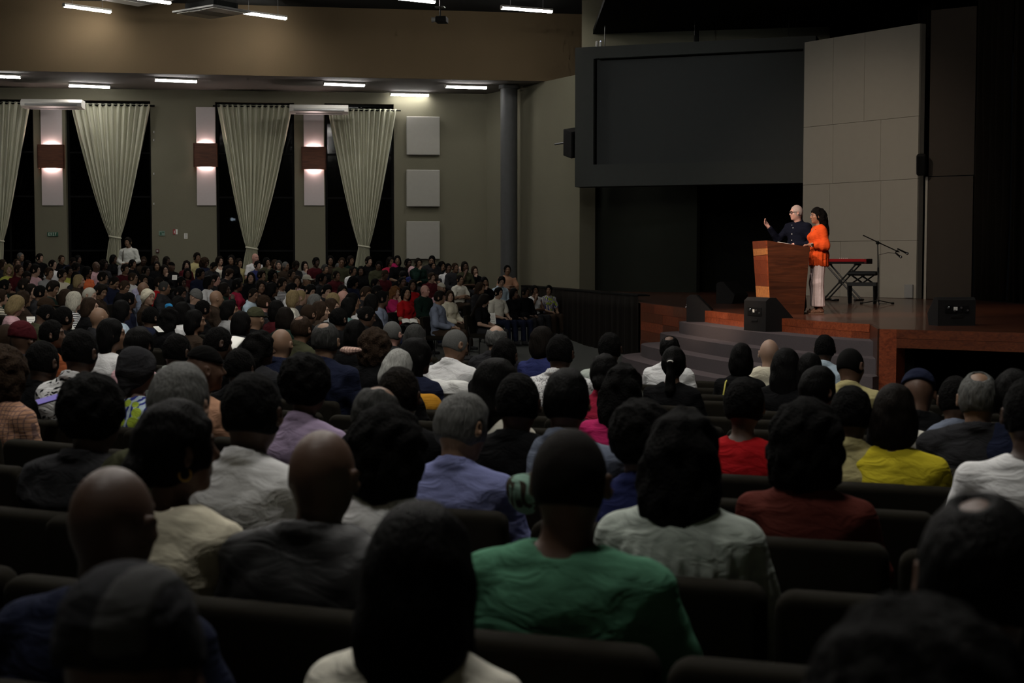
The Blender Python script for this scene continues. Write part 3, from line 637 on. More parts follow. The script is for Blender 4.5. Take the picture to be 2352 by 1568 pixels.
# ---- wedge monitors
def wedge(loc, rz, label, wdt=0.60, sc_=1.0, leg=False):
    root = thing('floor_monitor', label, 'loudspeaker', loc, rz, 'black wedge loudspeakers')
    h, dp = 0.49 * sc_, 0.46 * sc_
    pr = [(0.0, 0.0), (0.0, h * 0.90), (0.06 * sc_, h), (0.17 * sc_, h), (dp, 0.20 * sc_), (dp * 0.86, 0.0)]      # local x: back to front (towards the players)
    bm = nb(); a = [bm.verts.new((x, -wdt / 2, z)) for x, z in pr]; c = [bm.verts.new((x, wdt / 2, z)) for x, z in pr]
    bm.faces.new(a); bm.faces.new(c[::-1])
    for i in range(len(pr)): bm.faces.new((a[i], c[i], c[(i + 1) % len(pr)], a[(i + 1) % len(pr)]))
    obj('cabinet', bm, 'cabinet_black', root, bevel=0.012)
    ang = math.atan2(h - 0.20 * sc_, dp - 0.17 * sc_); cx, cz = (0.17 * sc_ + dp) / 2, (h + 0.20 * sc_) / 2
    bx('grille', (cx, 0, cz), (0.38 * sc_, wdt * 0.9, 0.02), 'grille_black', root, (0, ang, 0), bevel=0.005)
    cp_ = bx('connector_panel', (-0.004, 0.0, h * 0.58), (0.01, wdt * 0.62, 0.12 * sc_), 'grille_black', root)
    for k in range(4):
        bm = nb(); bmesh.ops.create_cone(bm, cap_ends=True, segments=12, radius1=0.014, radius2=0.012, depth=0.014, matrix=Matrix.Translation((-0.013, -0.14 + k * 0.085, h * 0.58 + (0.02 if k % 2 else -0.015))) @ Matrix.Rotation(R(-90), 4, 'Y')); obj('socket', bm, 'metal_grey', cp_)
    bx('rating_label', (-0.011, 0.02, h * 0.60), (0.004, 0.05, 0.045), 'paper', cp_); bx('status_lamp', (-0.012, 0.11, h * 0.66), (0.004, 0.012, 0.012), 'status_light', cp_)
    bx('carry_handle', (-0.006, 0, h * 0.32), (0.012, 0.16, 0.035), 'metal_black', root, bevel=0.004)
    if leg: obj('prop_leg', tube(nb(), [(dp * 0.7, 0.1, 0), (dp * 0.85, 0.1, -0.02)], 0.02, 8), 'metal_black', root)
    return root
pz = lev[0]
q = at_z(1740, 762, pz); wedge((q.x + 0.0, q.y + 0.25, pz), R(22), 'black wedge loudspeaker in front of the lectern foot')
q = at_z(1574, 738, pz); wedge((q.x + 0.04, q.y + 0.02, pz), R(-12), 'black wedge loudspeaker at the left end of the top carpeted step', 0.42, 0.92)
q = at_z(1652, 697, SZ); wedge((q.x + 0.12, q.y + 0.3, SZ), R(-35), 'dark wedge loudspeaker further back on the stage behind the others', 0.6, 0.86)
q = at_z(2198, 748, SZ); wedge((q.x, q.y + 0.02, SZ), R(96), 'low black wedge loudspeaker alone at the right stage edge', 0.5, 0.74)
# ---- keyboard on its X stand, with pedal
kd = at_z(1935, 690, SZ); root = thing('stage_keyboard', 'red topped stage keyboard on stand behind the woman in orange', 'keyboard', (kd.x, kd.y, SZ), R(-35)); ks = 0.765
bx('body', (0.02, 0, ks + 0.045), (1.12, 0.32, 0.085), 'cabinet_black', root, bevel=0.012); bx('red_top', (0.02, -0.03, ks + 0.098), (1.10, 0.22, 0.022), 'red_gloss', root, bevel=0.006)
bx('red_front', (0.02, -0.163, ks + 0.072), (1.10, 0.012, 0.05), 'red_gloss', root); bx('end_block', (0.55, 0, ks + 0.055), (0.06, 0.33, 0.11), 'red_dark', root, bevel=0.008); bx('end_block', (-0.51, 0, ks + 0.055), (0.06, 0.33, 0.11), 'red_dark', root, bevel=0.008)
for k in range(26): bx('key', (-0.46 + k * 0.0375, 0.115, ks + 0.094), (0.035, 0.10, 0.014), 'paper', root)
for k in range(5): bx('knob', (-0.05 + k * 0.04, -0.05, ks + 0.118), (0.016, 0.016, 0.018), 'paper', root)
root = thing('keyboard_stand', 'black double X stand carrying the red keyboard', 'stand', (kd.x, kd.y, SZ), R(-35))
for y in (-0.12, 0.12):
    obj('cross_tube', tube(nb(), [(-0.36, y, 0.03), (0.32, y, ks - 0.02)], 0.018, 8), 'metal_black', root); obj('cross_tube', tube(nb(), [(0.36, y, 0.03), (-0.32, y, ks - 0.02)], 0.018, 8), 'metal_black', root)
for x in (-0.36, 0.36): obj('foot_bar', tube(nb(), [(x, -0.24, 0.022), (x, 0.24, 0.022)], 0.022, 8), 'metal_black', root)
for x in (-0.32, 0.32): obj('top_bar', tube(nb(), [(x, -0.17, ks - 0.015), (x, 0.17, ks - 0.015)], 0.018, 8), 'metal_black', root)
bx('hinge_disc', (0.01, -0.15, 0.40), (0.09, 0.03, 0.09), 'metal_black', root, bevel=0.015); bx('pull_handle', (0.27, -0.17, 0.60), (0.03, 0.03, 0.11), 'metal_black', root, (0, R(20), 0), bevel=0.01)
root = thing('sustain_pedal', 'small pedal box with bright rim under the keyboard', 'pedal', (kd.x - 0.22, kd.y - 0.25, SZ), R(-30))
bx('base', (0, 0, 0.02), (0.16, 0.12, 0.04), 'cabinet_black', root, bevel=0.008); bx('pedal_plate', (0, -0.075, 0.035), (0.07, 0.10, 0.012), 'metal_grey', root, bevel=0.004)
# ---- stool
kd = at_z(1984, 697, SZ); root = thing('piano_stool', 'black padded piano stool with scissor lift', 'stool', (kd.x, kd.y + 0.12, SZ), R(-20))
bx('cushion', (0, 0, 0.585), (0.56, 0.34, 0.085), 'cushion_black', root, bevel=0.035, seg=3, smooth_=True); bx('seat_base', (0, 0, 0.375), (0.56, 0.34, 0.07), 'metal_black', root, bevel=0.006)
for y in (-0.11, 0.11):
    for sg in (-1, 1): obj('scissor_bar', tube(nb(), [(sg * 0.18, y, 0.41), (-sg * 0.02, y, 0.54)], 0.010, 6), 'metal_black', root); obj('scissor_bar', tube(nb(), [(sg * 0.02, y, 0.41), (sg * 0.20, y, 0.54)], 0.010, 6), 'metal_black', root)
for x in (-0.245, 0.245):
    for y in (-0.14, 0.14): obj('leg', tube(nb(), [(x, y, 0.345), (x * 1.0, y, 0.2), (x * 0.97, y, 0.0)], [0.032, 0.028, 0.02], 4), 'metal_black', root)
# ---- microphone stand
kd = at_z(2016, 699, SZ); sm = F / kd.y
def mp(px, py): q_ = at_depth(px, py, kd.y); return (q_.x - kd.x, 0.0, q_.z - SZ)
root = thing('microphone_stand', 'black boom microphone stand with two microphones by the stool', 'microphone stand', (kd.x, kd.y, SZ))
top = mp(2016, 560)
obj('pole', tube(nb(), [(0, 0, 0.05), (0, 0, 0.62), top], [0.013, 0.013, 0.010], 8), 'metal_black', root); obj('clutch', tube(nb(), [(0, 0, 0.60), (0, 0, 0.70)], 0.02, 8), 'metal_black', root)
obj('boom', tube(nb(), [mp(1982, 540), mp(2016, 556), mp(2066, 579)], 0.010, 8), 'metal_black', root); obj('swivel', tube(nb(), [(top[0], -0.03, top[2] + 0.02), (top[0], 0.03, top[2] + 0.02)], 0.032, 10), 'metal_black', root)
for k in range(3):
    a = R(20 + 120 * k); obj('leg', tube(nb(), [(0, 0, 0.08), (0.34 * math.cos(a), 0.34 * math.sin(a), 0.015)], 0.011, 6), 'metal_black', root)
    obj('rubber_foot', tube(nb(), [(0.31 * math.cos(a), 0.31 * math.sin(a), 0.02), (0.36 * math.cos(a), 0.36 * math.sin(a), 0.02)], 0.018, 8), 'metal_black', root)
for (xa, ya, xb, yb) in ((2061, 571, 2082, 581), (2056, 580, 2067, 589)):
    mc = obj('microphone', tube(nb(), [mp(xa, ya), mp(xb, yb)], [0.013, 0.018], 10), 'metal_black', root)
    e = mp(xb, yb); bm = nb(); bmesh.ops.create_uvsphere(bm, u_segments=12, v_segments=8, radius=0.028, matrix=Matrix.Translation((e[0] + 0.015, e[1], e[2] - 0.008))); obj('mesh_head', bm, 'metal_grey', mc, True)
bx('mic_clip', (mp(2060, 577)[0], 0, mp(2060, 577)[2]), (0.05, 0.04, 0.04), 'metal_black', root)
obj('cable', tube(nb(), [mp(2062, 582), mp(2040, 580), mp(2019, 585), (0.02, 0.01, 0.8), (0.022, 0.0, 0.4), (0.03, 0.02, 0.02), (0.25, 0.3, 0.008)], 0.005, 5), 'metal_black', root)
# ================================================================== people: surfaces grown from smooth blended volumes
def axis(lo, hi, coarse, fine):
    """grid line positions, closer together inside the fine intervals [(a, b, step)]"""
    pts = [lo]
    while pts[-1] < hi:
        p = pts[-1]; st_ = coarse
        for a, b, s in fine:
            if a - 1e-6 <= p < b: st_ = min(st_, s)
            elif p < a < p + st_: st_ = a - p + 1e-6
        pts.append(p + st_)
    return np.array(pts, np.float32)
class Vol:
    def __init__(s, ax):
        s.ax = ax; s.F = np.full([len(a) for a in ax], 1.0, np.float32)
    def sub(s, lo, hi):
        sl = []
        for a, l, h in zip(s.ax, lo, hi):
            i0 = max(0, int(np.searchsorted(a, l)) - 1); i1 = min(len(a), int(np.searchsorted(a, h)) + 1)
            if i1 <= i0: return None, None
            sl.append(slice(i0, i1))
        g = np.meshgrid(s.ax[0][sl[0]], s.ax[1][sl[1]], s.ax[2][sl[2]], indexing='ij', sparse=True)
        return tuple(sl), g
    def put(s, sl, d, k, op='add'):
        f = s.F[sl]
        if op == 'add':
            if k > 0:
                h = np.clip(0.5 + 0.5 * (f - d) / k, 0, 1); f[...] = f * (1 - h) + d * h - k * h * (1 - h)
            else: np.minimum(f, d, out=f)
        else:
            d = -d
            if k > 0:
                h = np.clip(0.5 - 0.5 * (f - d) / k, 0, 1); f[...] = f * (1 - h) + d * h + k * h * (1 - h)
            else: np.maximum(f, d, out=f)
    def cone(s, a, b, ra, rb, k=0.02, sq=(1, 1, 1), op='add'):
        a = np.array(a, np.float32); b = np.array(b, np.float32); m = max(ra, rb) / min(sq) + k + 0.05
        sl, g = s.sub(np.minimum(a, b) - m, np.maximum(a, b) + m)
        if sl is None: return
        ba = b - a; L2 = float(ba @ ba) + 1e-12
        px, py, pz = g[0] - a[0], g[1] - a[1], g[2] - a[2]
        t = np.clip((px * ba[0] + py * ba[1] + pz * ba[2]) / L2, 0, 1)
        d = np.sqrt(((px - t * ba[0]) * sq[0]) ** 2 + ((py - t * ba[1]) * sq[1]) ** 2 + ((pz - t * ba[2]) * sq[2]) ** 2) - (ra + (rb - ra) * t)
        s.put(sl, d, k, op)
    def ell(s, c, r, k=0.02, rot=None, op='add'):
        m = max(r) + k + 0.05; c = np.array(c, np.float32)
        sl, g = s.sub(c - m, c + m)
        if sl is None: return
        x, y, z = g[0] - c[0], g[1] - c[1], g[2] - c[2]
        if rot is not None:
            M = np.array(rot.to_3x3().transposed(), np.float32)
            x, y, z = (M[0, 0] * x + M[0, 1] * y + M[0, 2] * z, M[1, 0] * x + M[1, 1] * y + M[1, 2] * z, M[2, 0] * x + M[2, 1] * y + M[2, 2] * z)
        k0 = np.sqrt((x / r[0]) ** 2 + (y / r[1]) ** 2 + (z / r[2]) ** 2); k1 = np.sqrt((x / r[0] ** 2) ** 2 + (y / r[1] ** 2) ** 2 + (z / r[2] ** 2) ** 2)
        s.put(sl, k0 * (k0 - 1) / np.maximum(k1, 1e-6), k, op)
    def cut(s, p, n, k=0.004):                       # keep the side that n points away from
        n = np.array(n, np.float32); n /= np.linalg.norm(n)
        g = np.meshgrid(*s.ax, indexing='ij', sparse=True)
        d = (g[0] - p[0]) * n[0] + (g[1] - p[1]) * n[1] + (g[2] - p[2]) * n[2]
        s.put((slice(None),) * 3, -d, k, 'sub')
    def wave(s, fn):
        g = np.meshgrid(*s.ax, indexing='ij', sparse=True); s.F += fn(*g).astype(np.float32)
    def mesh(s, name):
        F = s.F; ax = s.ax; ins = F < 0
        c = [ins[i:ins.shape[0] - 1 + i, j:ins.shape[1] - 1 + j, k:ins.shape[2] - 1 + k] for i in (0, 1) for j in (0, 1) for k in (0, 1)]
        n = sum(x.astype(np.int8) for x in c); act = (n > 0) & (n < 8)
        I, J, K = np.nonzero(act)
        idx = np.full(act.shape, -1, np.int64); idx[I, J, K] = np.arange(len(I))
        acc = np.zeros((len(I), 3)); cnt = np.zeros(len(I))
        corners = [(i, j, k) for i in (0, 1) for j in (0, 1) for k in (0, 1)]
        val = {q: F[I + q[0], J + q[1], K + q[2]] for q in corners}
        pos = {q: np.stack([ax[0][I + q[0]], ax[1][J + q[1]], ax[2][K + q[2]]], 1) for q in corners}
        for q in corners:
            for d in range(3):
                if q[d] == 0:
                    e = list(q); e[d] = 1; e = tuple(e)
                    a, b = val[q], val[e]; x = (a < 0) != (b < 0)
                    t = np.where(x, a / np.where(x, a - b, 1), 0)
                    acc += np.where(x[:, None], pos[q] + (pos[e] - pos[q]) * t[:, None], 0); cnt += x
        V = acc / cnt[:, None]
        quads = []
        for d in range(3):
            o = [1 if q == d else 0 for q in range(3)]
            sh = [F.shape[q] - o[q] for q in range(3)]
            a = ins[:sh[0], :sh[1], :sh[2]]; b = ins[o[0]:, o[1]:, o[2]:]
            E = np.nonzero(a != b); e1, e2 = [q for q in range(3) if q != d]
            ok = (E[e1] > 0) & (E[e2] > 0) & (E[e1] < F.shape[e1] - 1) & (E[e2] < F.shape[e2] - 1)
            E = [q[ok] for q in E]
            def g(du, dv):
                q = [E[0].copy(), E[1].copy(), E[2].copy()]; q[e1] = q[e1] - du; q[e2] = q[e2] - dv; return idx[q[0], q[1], q[2]]
            Q = np.stack([g(1, 1), g(0, 1), g(0, 0), g(1, 0)], 1)
            flip = a[E[0], E[1], E[2]] if d != 1 else ~a[E[0], E[1], E[2]]
            Q[~flip] = Q[~flip][:, ::-1]; quads.append(Q)
        Q = np.concatenate(quads); Q = Q[(Q >= 0).all(1)]
        me = bpy.data.meshes.new(name); me.vertices.add(len(V)); me.vertices.foreach_set('co', V.astype(np.float32).ravel())
        me.loops.add(Q.size); me.loops.foreach_set('vertex_index', Q.astype(np.int32).ravel())
        me.polygons.add(len(Q)); me.polygons.foreach_set('loop_start', np.arange(0, Q.size, 4, dtype=np.int32))
        me.update(calc_edges=True); me.polygons.foreach_set('use_smooth', np.ones(len(Q), bool)); me.update()
        return me, V
# ---- materials that take their colour from the object
def colour_mat(name, rough=0.85, fn=None, bump=0.25, bscale=9.0, spec=0.3, sheen=0.0, fine=220.0):
    m, nt, b = nodes(name); b.inputs['Roughness'].default_value = rough; b.inputs['Specular IOR Level'].default_value = spec
    b.inputs['Sheen Weight'].default_value = sheen
    oi = N(nt, 'ShaderNodeObjectInfo'); tc = N(nt, 'ShaderNodeTexCoord')
    no = N(nt, 'ShaderNodeTexNoise'); no.inputs['Scale'].default_value = 16; no.inputs['Detail'].default_value = 4; L(nt, tc.outputs['Object'], no.inputs['Vector'])
    mr = N(nt, 'ShaderNodeMapRange'); mr.inputs['To Min'].default_value = 0.86; mr.inputs['To Max'].default_value = 1.12; L(nt, no.outputs['Fac'], mr.inputs['Value'])
    mu = N(nt, 'ShaderNodeMix', data_type='RGBA', blend_type='MULTIPLY'); mu.inputs['Factor'].default_value = 1
    L(nt, oi.outputs['Color'], mu.inputs['A']); L(nt, mr.outputs[0], mu.inputs['B'])
    out = mu.outputs['Result']
    if fn: out = fn(nt, tc, oi, out) or out
    L(nt, out, b.inputs['Base Color'])
    if bump:
        mp = N(nt, 'ShaderNodeMapping'); mp.inputs['Scale'].default_value = (1, 1, 2.4); L(nt, tc.outputs['Object'], mp.inputs['Vector'])
        n1 = N(nt, 'ShaderNodeTexNoise'); n1.inputs['Scale'].default_value = bscale; n1.inputs['Detail'].default_value = 3; n1.inputs['Distortion'].default_value = 1.0; L(nt, mp.outputs[0], n1.inputs['Vector'])
        n2 = N(nt, 'ShaderNodeTexNoise'); n2.inputs['Scale'].default_value = fine; L(nt, tc.outputs['Object'], n2.inputs['Vector'])
        ad = N(nt, 'ShaderNodeMath', operation='MULTIPLY_ADD'); ad.inputs[1].default_value = 0.04; L(nt, n2.outputs['Fac'], ad.inputs[0]); L(nt, n1.outputs['Fac'], ad.inputs[2])
        bp = N(nt, 'ShaderNodeBump'); bp.inputs['Strength'].default_value = bump; bp.inputs['Distance'].default_value = 0.03
        L(nt, ad.outputs[0], bp.inputs['Height']); L(nt, bp.outputs['Normal'], b.inputs['Normal'])
    return m
def skin_fn(nt, tc, oi, col):
    at = N(nt, 'ShaderNodeAttribute'); at.attribute_name = 'feature'; sp = N(nt, 'ShaderNodeSeparateColor'); L(nt, at.outputs['Color'], sp.inputs[0])
    l = N(nt, 'ShaderNodeMix', data_type='RGBA', blend_type='MULTIPLY'); L(nt, sp.outputs[0], l.inputs['Factor']); L(nt, col, l.inputs['A']); l.inputs['B'].default_value = (0.85, 0.45, 0.45, 1)
    d = N(nt, 'ShaderNodeMix', data_type='RGBA'); L(nt, sp.outputs[1], d.inputs['Factor']); L(nt, l.outputs['Result'], d.inputs['A']); d.inputs['B'].default_value = (0.008, 0.006, 0.005, 1)
    return d.outputs['Result']
colour_mat('skin', 0.5, skin_fn, 0.05, 30, 0.32, 0, 500)
colour_mat('cloth', 0.92, None, 0.55, 7.0, 0.04, 0.0)
colour_mat('smooth_cloth', 0.6, None, 0.35, 6.0, 0.4, 0.0)
def hair_mat(name, bump, rough, sx):
    m, nt, b = nodes(name); b.inputs['Roughness'].default_value = rough; b.inputs['Specular IOR Level'].default_value = 0.06
    oi = N(nt, 'ShaderNodeObjectInfo'); tc = N(nt, 'ShaderNodeTexCoord'); mp = N(nt, 'ShaderNodeMapping'); mp.inputs['Scale'].default_value = sx; L(nt, tc.outputs['Object'], mp.inputs['Vector'])
    no = N(nt, 'ShaderNodeTexNoise'); no.inputs['Scale'].default_value = 1; no.inputs['Detail'].default_value = 4; L(nt, mp.outputs[0], no.inputs['Vector'])
    mr = N(nt, 'ShaderNodeMapRange'); mr.inputs['From Min'].default_value = 0.3; mr.inputs['From Max'].default_value = 0.7; mr.inputs['To Min'].default_value = 0.6; mr.inputs['To Max'].default_value = 1.35; L(nt, no.outputs['Fac'], mr.inputs['Value'])
    mu = N(nt, 'ShaderNodeMix', data_type='RGBA', blend_type='MULTIPLY'); mu.inputs['Factor'].default_value = 1; L(nt, oi.outputs['Color'], mu.inputs['A']); L(nt, mr.outputs[0], mu.inputs['B'])
    L(nt, mu.outputs['Result'], b.inputs['Base Color'])
    bp = N(nt, 'ShaderNodeBump'); bp.inputs['Strength'].default_value = bump; bp.inputs['Distance'].default_value = 0.012; L(nt, no.outputs['Fac'], bp.inputs['Height']); L(nt, bp.outputs['Normal'], b.inputs['Normal'])
hair_mat('hair', 0.7, 0.6, (140, 140, 22)); hair_mat('curly_hair', 1.0, 0.85, (90, 90, 90)); hair_mat('buzz_hair', 0.6, 0.7, (260, 260, 260))
def pattern(kind):
    def fn(nt, tc, oi, col):
        mx = N(nt, 'ShaderNodeMix', data_type='RGBA'); L(nt, col, mx.inputs['A'])
        def thr(out, lo, hi):
            r = N(nt, 'ShaderNodeValToRGB'); r.color_ramp.elements[0].position = lo; r.color_ramp.elements[1].position = hi; L(nt, out, r.inputs[0]); return r.outputs[0]
        if kind == 'leaf':
            v = N(nt, 'ShaderNodeTexVoronoi'); v.inputs['Scale'].default_value = 16; n = N(nt, 'ShaderNodeTexNoise'); n.inputs['Scale'].default_value = 9
            mp = N(nt, 'ShaderNodeMapping'); mp.inputs['Rotation'].default_value = (0.5, 0.6, 0.4); mp.inputs['Scale'].default_value = (1, 1, 3.2)
            ad = N(nt, 'ShaderNodeVectorMath', operation='MULTIPLY_ADD'); L(nt, n.outputs['Color'], ad.inputs[0]); ad.inputs[1].default_value = (.12, .12, .12); L(nt, tc.outputs['Object'], ad.inputs[2]); L(nt, tc.outputs['Object'], n.inputs['Vector'])
            L(nt, ad.outputs[0], mp.inputs['Vector']); L(nt, mp.outputs[0], v.inputs['Vector']); inv = thr(v.outputs['Distance'], 0.30, 0.36)
            iv = N(nt, 'ShaderNodeMath', operation='SUBTRACT'); iv.inputs[0].default_value = 1; L(nt, inv, iv.inputs[1]); L(nt, iv.outputs[0], mx.inputs['Factor']); mx.inputs['B'].default_value = (0.012, 0.012, 0.014, 1)
        elif kind == 'floral':
            w_ = N(nt, 'ShaderNodeTexWave'); w_.inputs['Scale'].default_value = 9; w_.inputs['Distortion'].default_value = 9; L(nt, tc.outputs['Object'], w_.inputs['Vector'])
            L(nt, thr(w_.outputs['Fac'], 0.52, 0.58), mx.inputs['Factor']); mx.inputs['B'].default_value = (0.03, 0.04, 0.22, 1)
            v = N(nt, 'ShaderNodeTexVoronoi'); v.inputs['Scale'].default_value = 11; L(nt, tc.outputs['Object'], v.inputs['Vector']); f = thr(v.outputs['Distance'], 0.34, 0.40)
            iv = N(nt, 'ShaderNodeMath', operation='SUBTRACT'); iv.inputs[0].default_value = 1; L(nt, f, iv.inputs[1])
            m2 = N(nt, 'ShaderNodeMix', data_type='RGBA'); L(nt, iv.outputs[0], m2.inputs['Factor']); L(nt, mx.outputs['Result'], m2.inputs['A']); m2.inputs['B'].default_value = (0.34, 0.45, 0.05, 1); return m2.outputs['Result']
        elif kind == 'stripe':
            w_ = N(nt, 'ShaderNodeTexWave'); w_.bands_direction = 'Z'; w_.inputs['Scale'].default_value = 13; w_.inputs['Distortion'].default_value = 0.6; L(nt, tc.outputs['Object'], w_.inputs['Vector'])
            L(nt, thr(w_.outputs['Fac'], 0.45, 0.55), mx.inputs['Factor']); mx.inputs['B'].default_value = (0.02, 0.02, 0.022, 1)
        elif kind == 'dot':
            v = N(nt, 'ShaderNodeTexVoronoi'); v.inputs['Scale'].default_value = 75; L(nt, tc.outputs['Object'], v.inputs['Vector']); f = thr(v.outputs['Distance'], 0.26, 0.34)
            iv = N(nt, 'ShaderNodeMath', operation='SUBTRACT'); iv.inputs[0].default_value = 1; L(nt, f, iv.inputs[1]); L(nt, iv.outputs[0], mx.inputs['Factor']); mx.inputs['B'].default_value = (0.05, 0.05, 0.055, 1)
        elif kind == 'print':
            n = N(nt, 'ShaderNodeTexNoise'); n.inputs['Scale'].default_value = 22; n.inputs['Distortion'].default_value = 3; L(nt, tc.outputs['Object'], n.inputs['Vector'])
            L(nt, thr(n.outputs['Fac'], 0.53, 0.57), mx.inputs['Factor']); mx.inputs['B'].default_value = (0.75, 0.55, 0.55, 1)
        elif kind == 'camo':
            n = N(nt, 'ShaderNodeTexNoise'); n.inputs['Scale'].default_value = 10; n.inputs['Distortion'].default_value = 2; L(nt, tc.outputs['Object'], n.inputs['Vector'])
            L(nt, thr(n.outputs['Fac'], 0.48, 0.52), mx.inputs['Factor']); mx.inputs['B'].default_value = (0.035, 0.028, 0.02, 1)
        elif kind == 'plaid':
            w_ = N(nt, 'ShaderNodeTexWave'); w_.inputs['Scale'].default_value = 15; w_.bands_direction = 'X'; w_.inputs['Distortion'].default_value = 2; L(nt, tc.outputs['Object'], w_.inputs['Vector'])
            w2 = N(nt, 'ShaderNodeTexWave'); w2.inputs['Scale'].default_value = 15; w2.bands_direction = 'Z'; w2.inputs['Distortion'].default_value = 2; L(nt, tc.outputs['Object'], w2.inputs['Vector'])
            a = N(nt, 'ShaderNodeMath', operation='MAXIMUM'); L(nt, thr(w_.outputs['Fac'], 0.86, 0.93), a.inputs[0]); L(nt, thr(w2.outputs['Fac'], 0.86, 0.93), a.inputs[1]); L(nt, a.outputs[0], mx.inputs['Factor']); mx.inputs['B'].default_value = (0.16, 0.10, 0.09, 1)
        return mx.outputs['Result']
    return fn
for k in ('leaf', 'floral', 'stripe', 'dot', 'print', 'camo', 'plaid'): colour_mat('cloth_' + k, 0.9, pattern(k), 0.5, 7.0, 0.05)
# ---- the head, in its own frame (origin at the skull centre, face towards +y)
HEAD_R = (0.083, 0.100, 0.112)
def head_prims(v, T, sex, fine=True):
    """T: 4x4 matrix from head frame to body frame"""
    rot = T.to_3x3(); P = lambda x, y, z: tuple(T @ Vector((x, y, z)))
    f = 0.95 if sex == 'f' else 1.0
    v.ell(P(0, -0.006, 0.004), (HEAD_R[0] * f, HEAD_R[1] * f, HEAD_R[2] * f), 0.02, rot)
    v.ell(P(0, 0.030, -0.060), (0.058 * f, 0.062 * f, 0.068 * f), 0.035, rot)           # jaw
    v.ell(P(0, 0.070, -0.102), (0.022 * f, 0.018, 0.018), 0.02, rot)                     # chin
    v.ell(P(0, 0.082, 0.022), (0.050 * f, 0.014, 0.012), 0.018, rot)                     # brow
    for sg in (-1, 1):
        v.ell(P(sg * 0.040 * f, 0.064, -0.030), (0.020, 0.018, 0.020), 0.02, rot)       # cheeks
        v.ell(P(sg * 0.031 * f, 0.093, 0.002), (0.014, 0.011, 0.008), 0.008, rot, 'sub')  # eye sockets
        v.ell(P(sg * 0.031 * f, 0.080, 0.001), (0.013, 0.012, 0.010), 0.004, rot)       # lids
        e = T @ Matrix.Rotation(R(-28 * sg), 4, 'Z'); er = e.to_3x3()
        v.ell(P(sg * 0.091 * f, -0.002, -0.014), (0.009, 0.020, 0.033), 0.006, er)       # ears
        v.ell(P(sg * 0.099 * f, 0.004, -0.010), (0.006, 0.010, 0.016), 0.004, er, 'sub')
    v.cone(P(0, 0.088, 0.004), P(0, 0.108, -0.030), 0.008, 0.012, 0.012)                 # nose
    v.ell(P(0, 0.094, -0.036), (0.017, 0.010, 0.008), 0.008, rot)
    v.ell(P(0, 0.086, -0.062), (0.022, 0.010, 0.006), 0.006, rot); v.ell(P(0, 0.084, -0.073), (0.020, 0.010, 0.007), 0.006, rot)   # lips
def paint_face(me, V, T, sex, brow=True):
    H = np.array(T.inverted()); q = V @ H[:3, :3].T + H[:3, 3]; x, y, z = q[:, 0], q[:, 1], q[:, 2]; ax_ = np.abs(x)
    def blob(cx, cy, cz, rx, ry, rz, a=ax_): return np.clip(1.6 - 1.3 * np.sqrt(((a - cx) / rx) ** 2 + ((y - cy) / ry) ** 2 + ((z - cz) / rz) ** 2), 0, 1)
    lip = blob(0, 0.09, -0.067, 0.026, 0.03, 0.011, x) * (0.9 if sex == 'f' else 0.5)
    dark = np.maximum(blob(0.031, 0.09, 0.001, 0.013, 0.025, 0.006) * 0.85, blob(0.032, 0.09, 0.025, 0.020, 0.03, 0.006) * 0.75)
    dark = np.maximum(dark, blob(0.008, 0.10, -0.043, 0.005, 0.02, 0.004) * 0.6)
    c = np.zeros((len(V), 4), np.float32); c[:, 0] = lip; c[:, 1] = dark; c[:, 3] = 1
    at = me.color_attributes.new('feature', 'FLOAT_COLOR', 'POINT'); at.data.foreach_set('color', c.ravel())
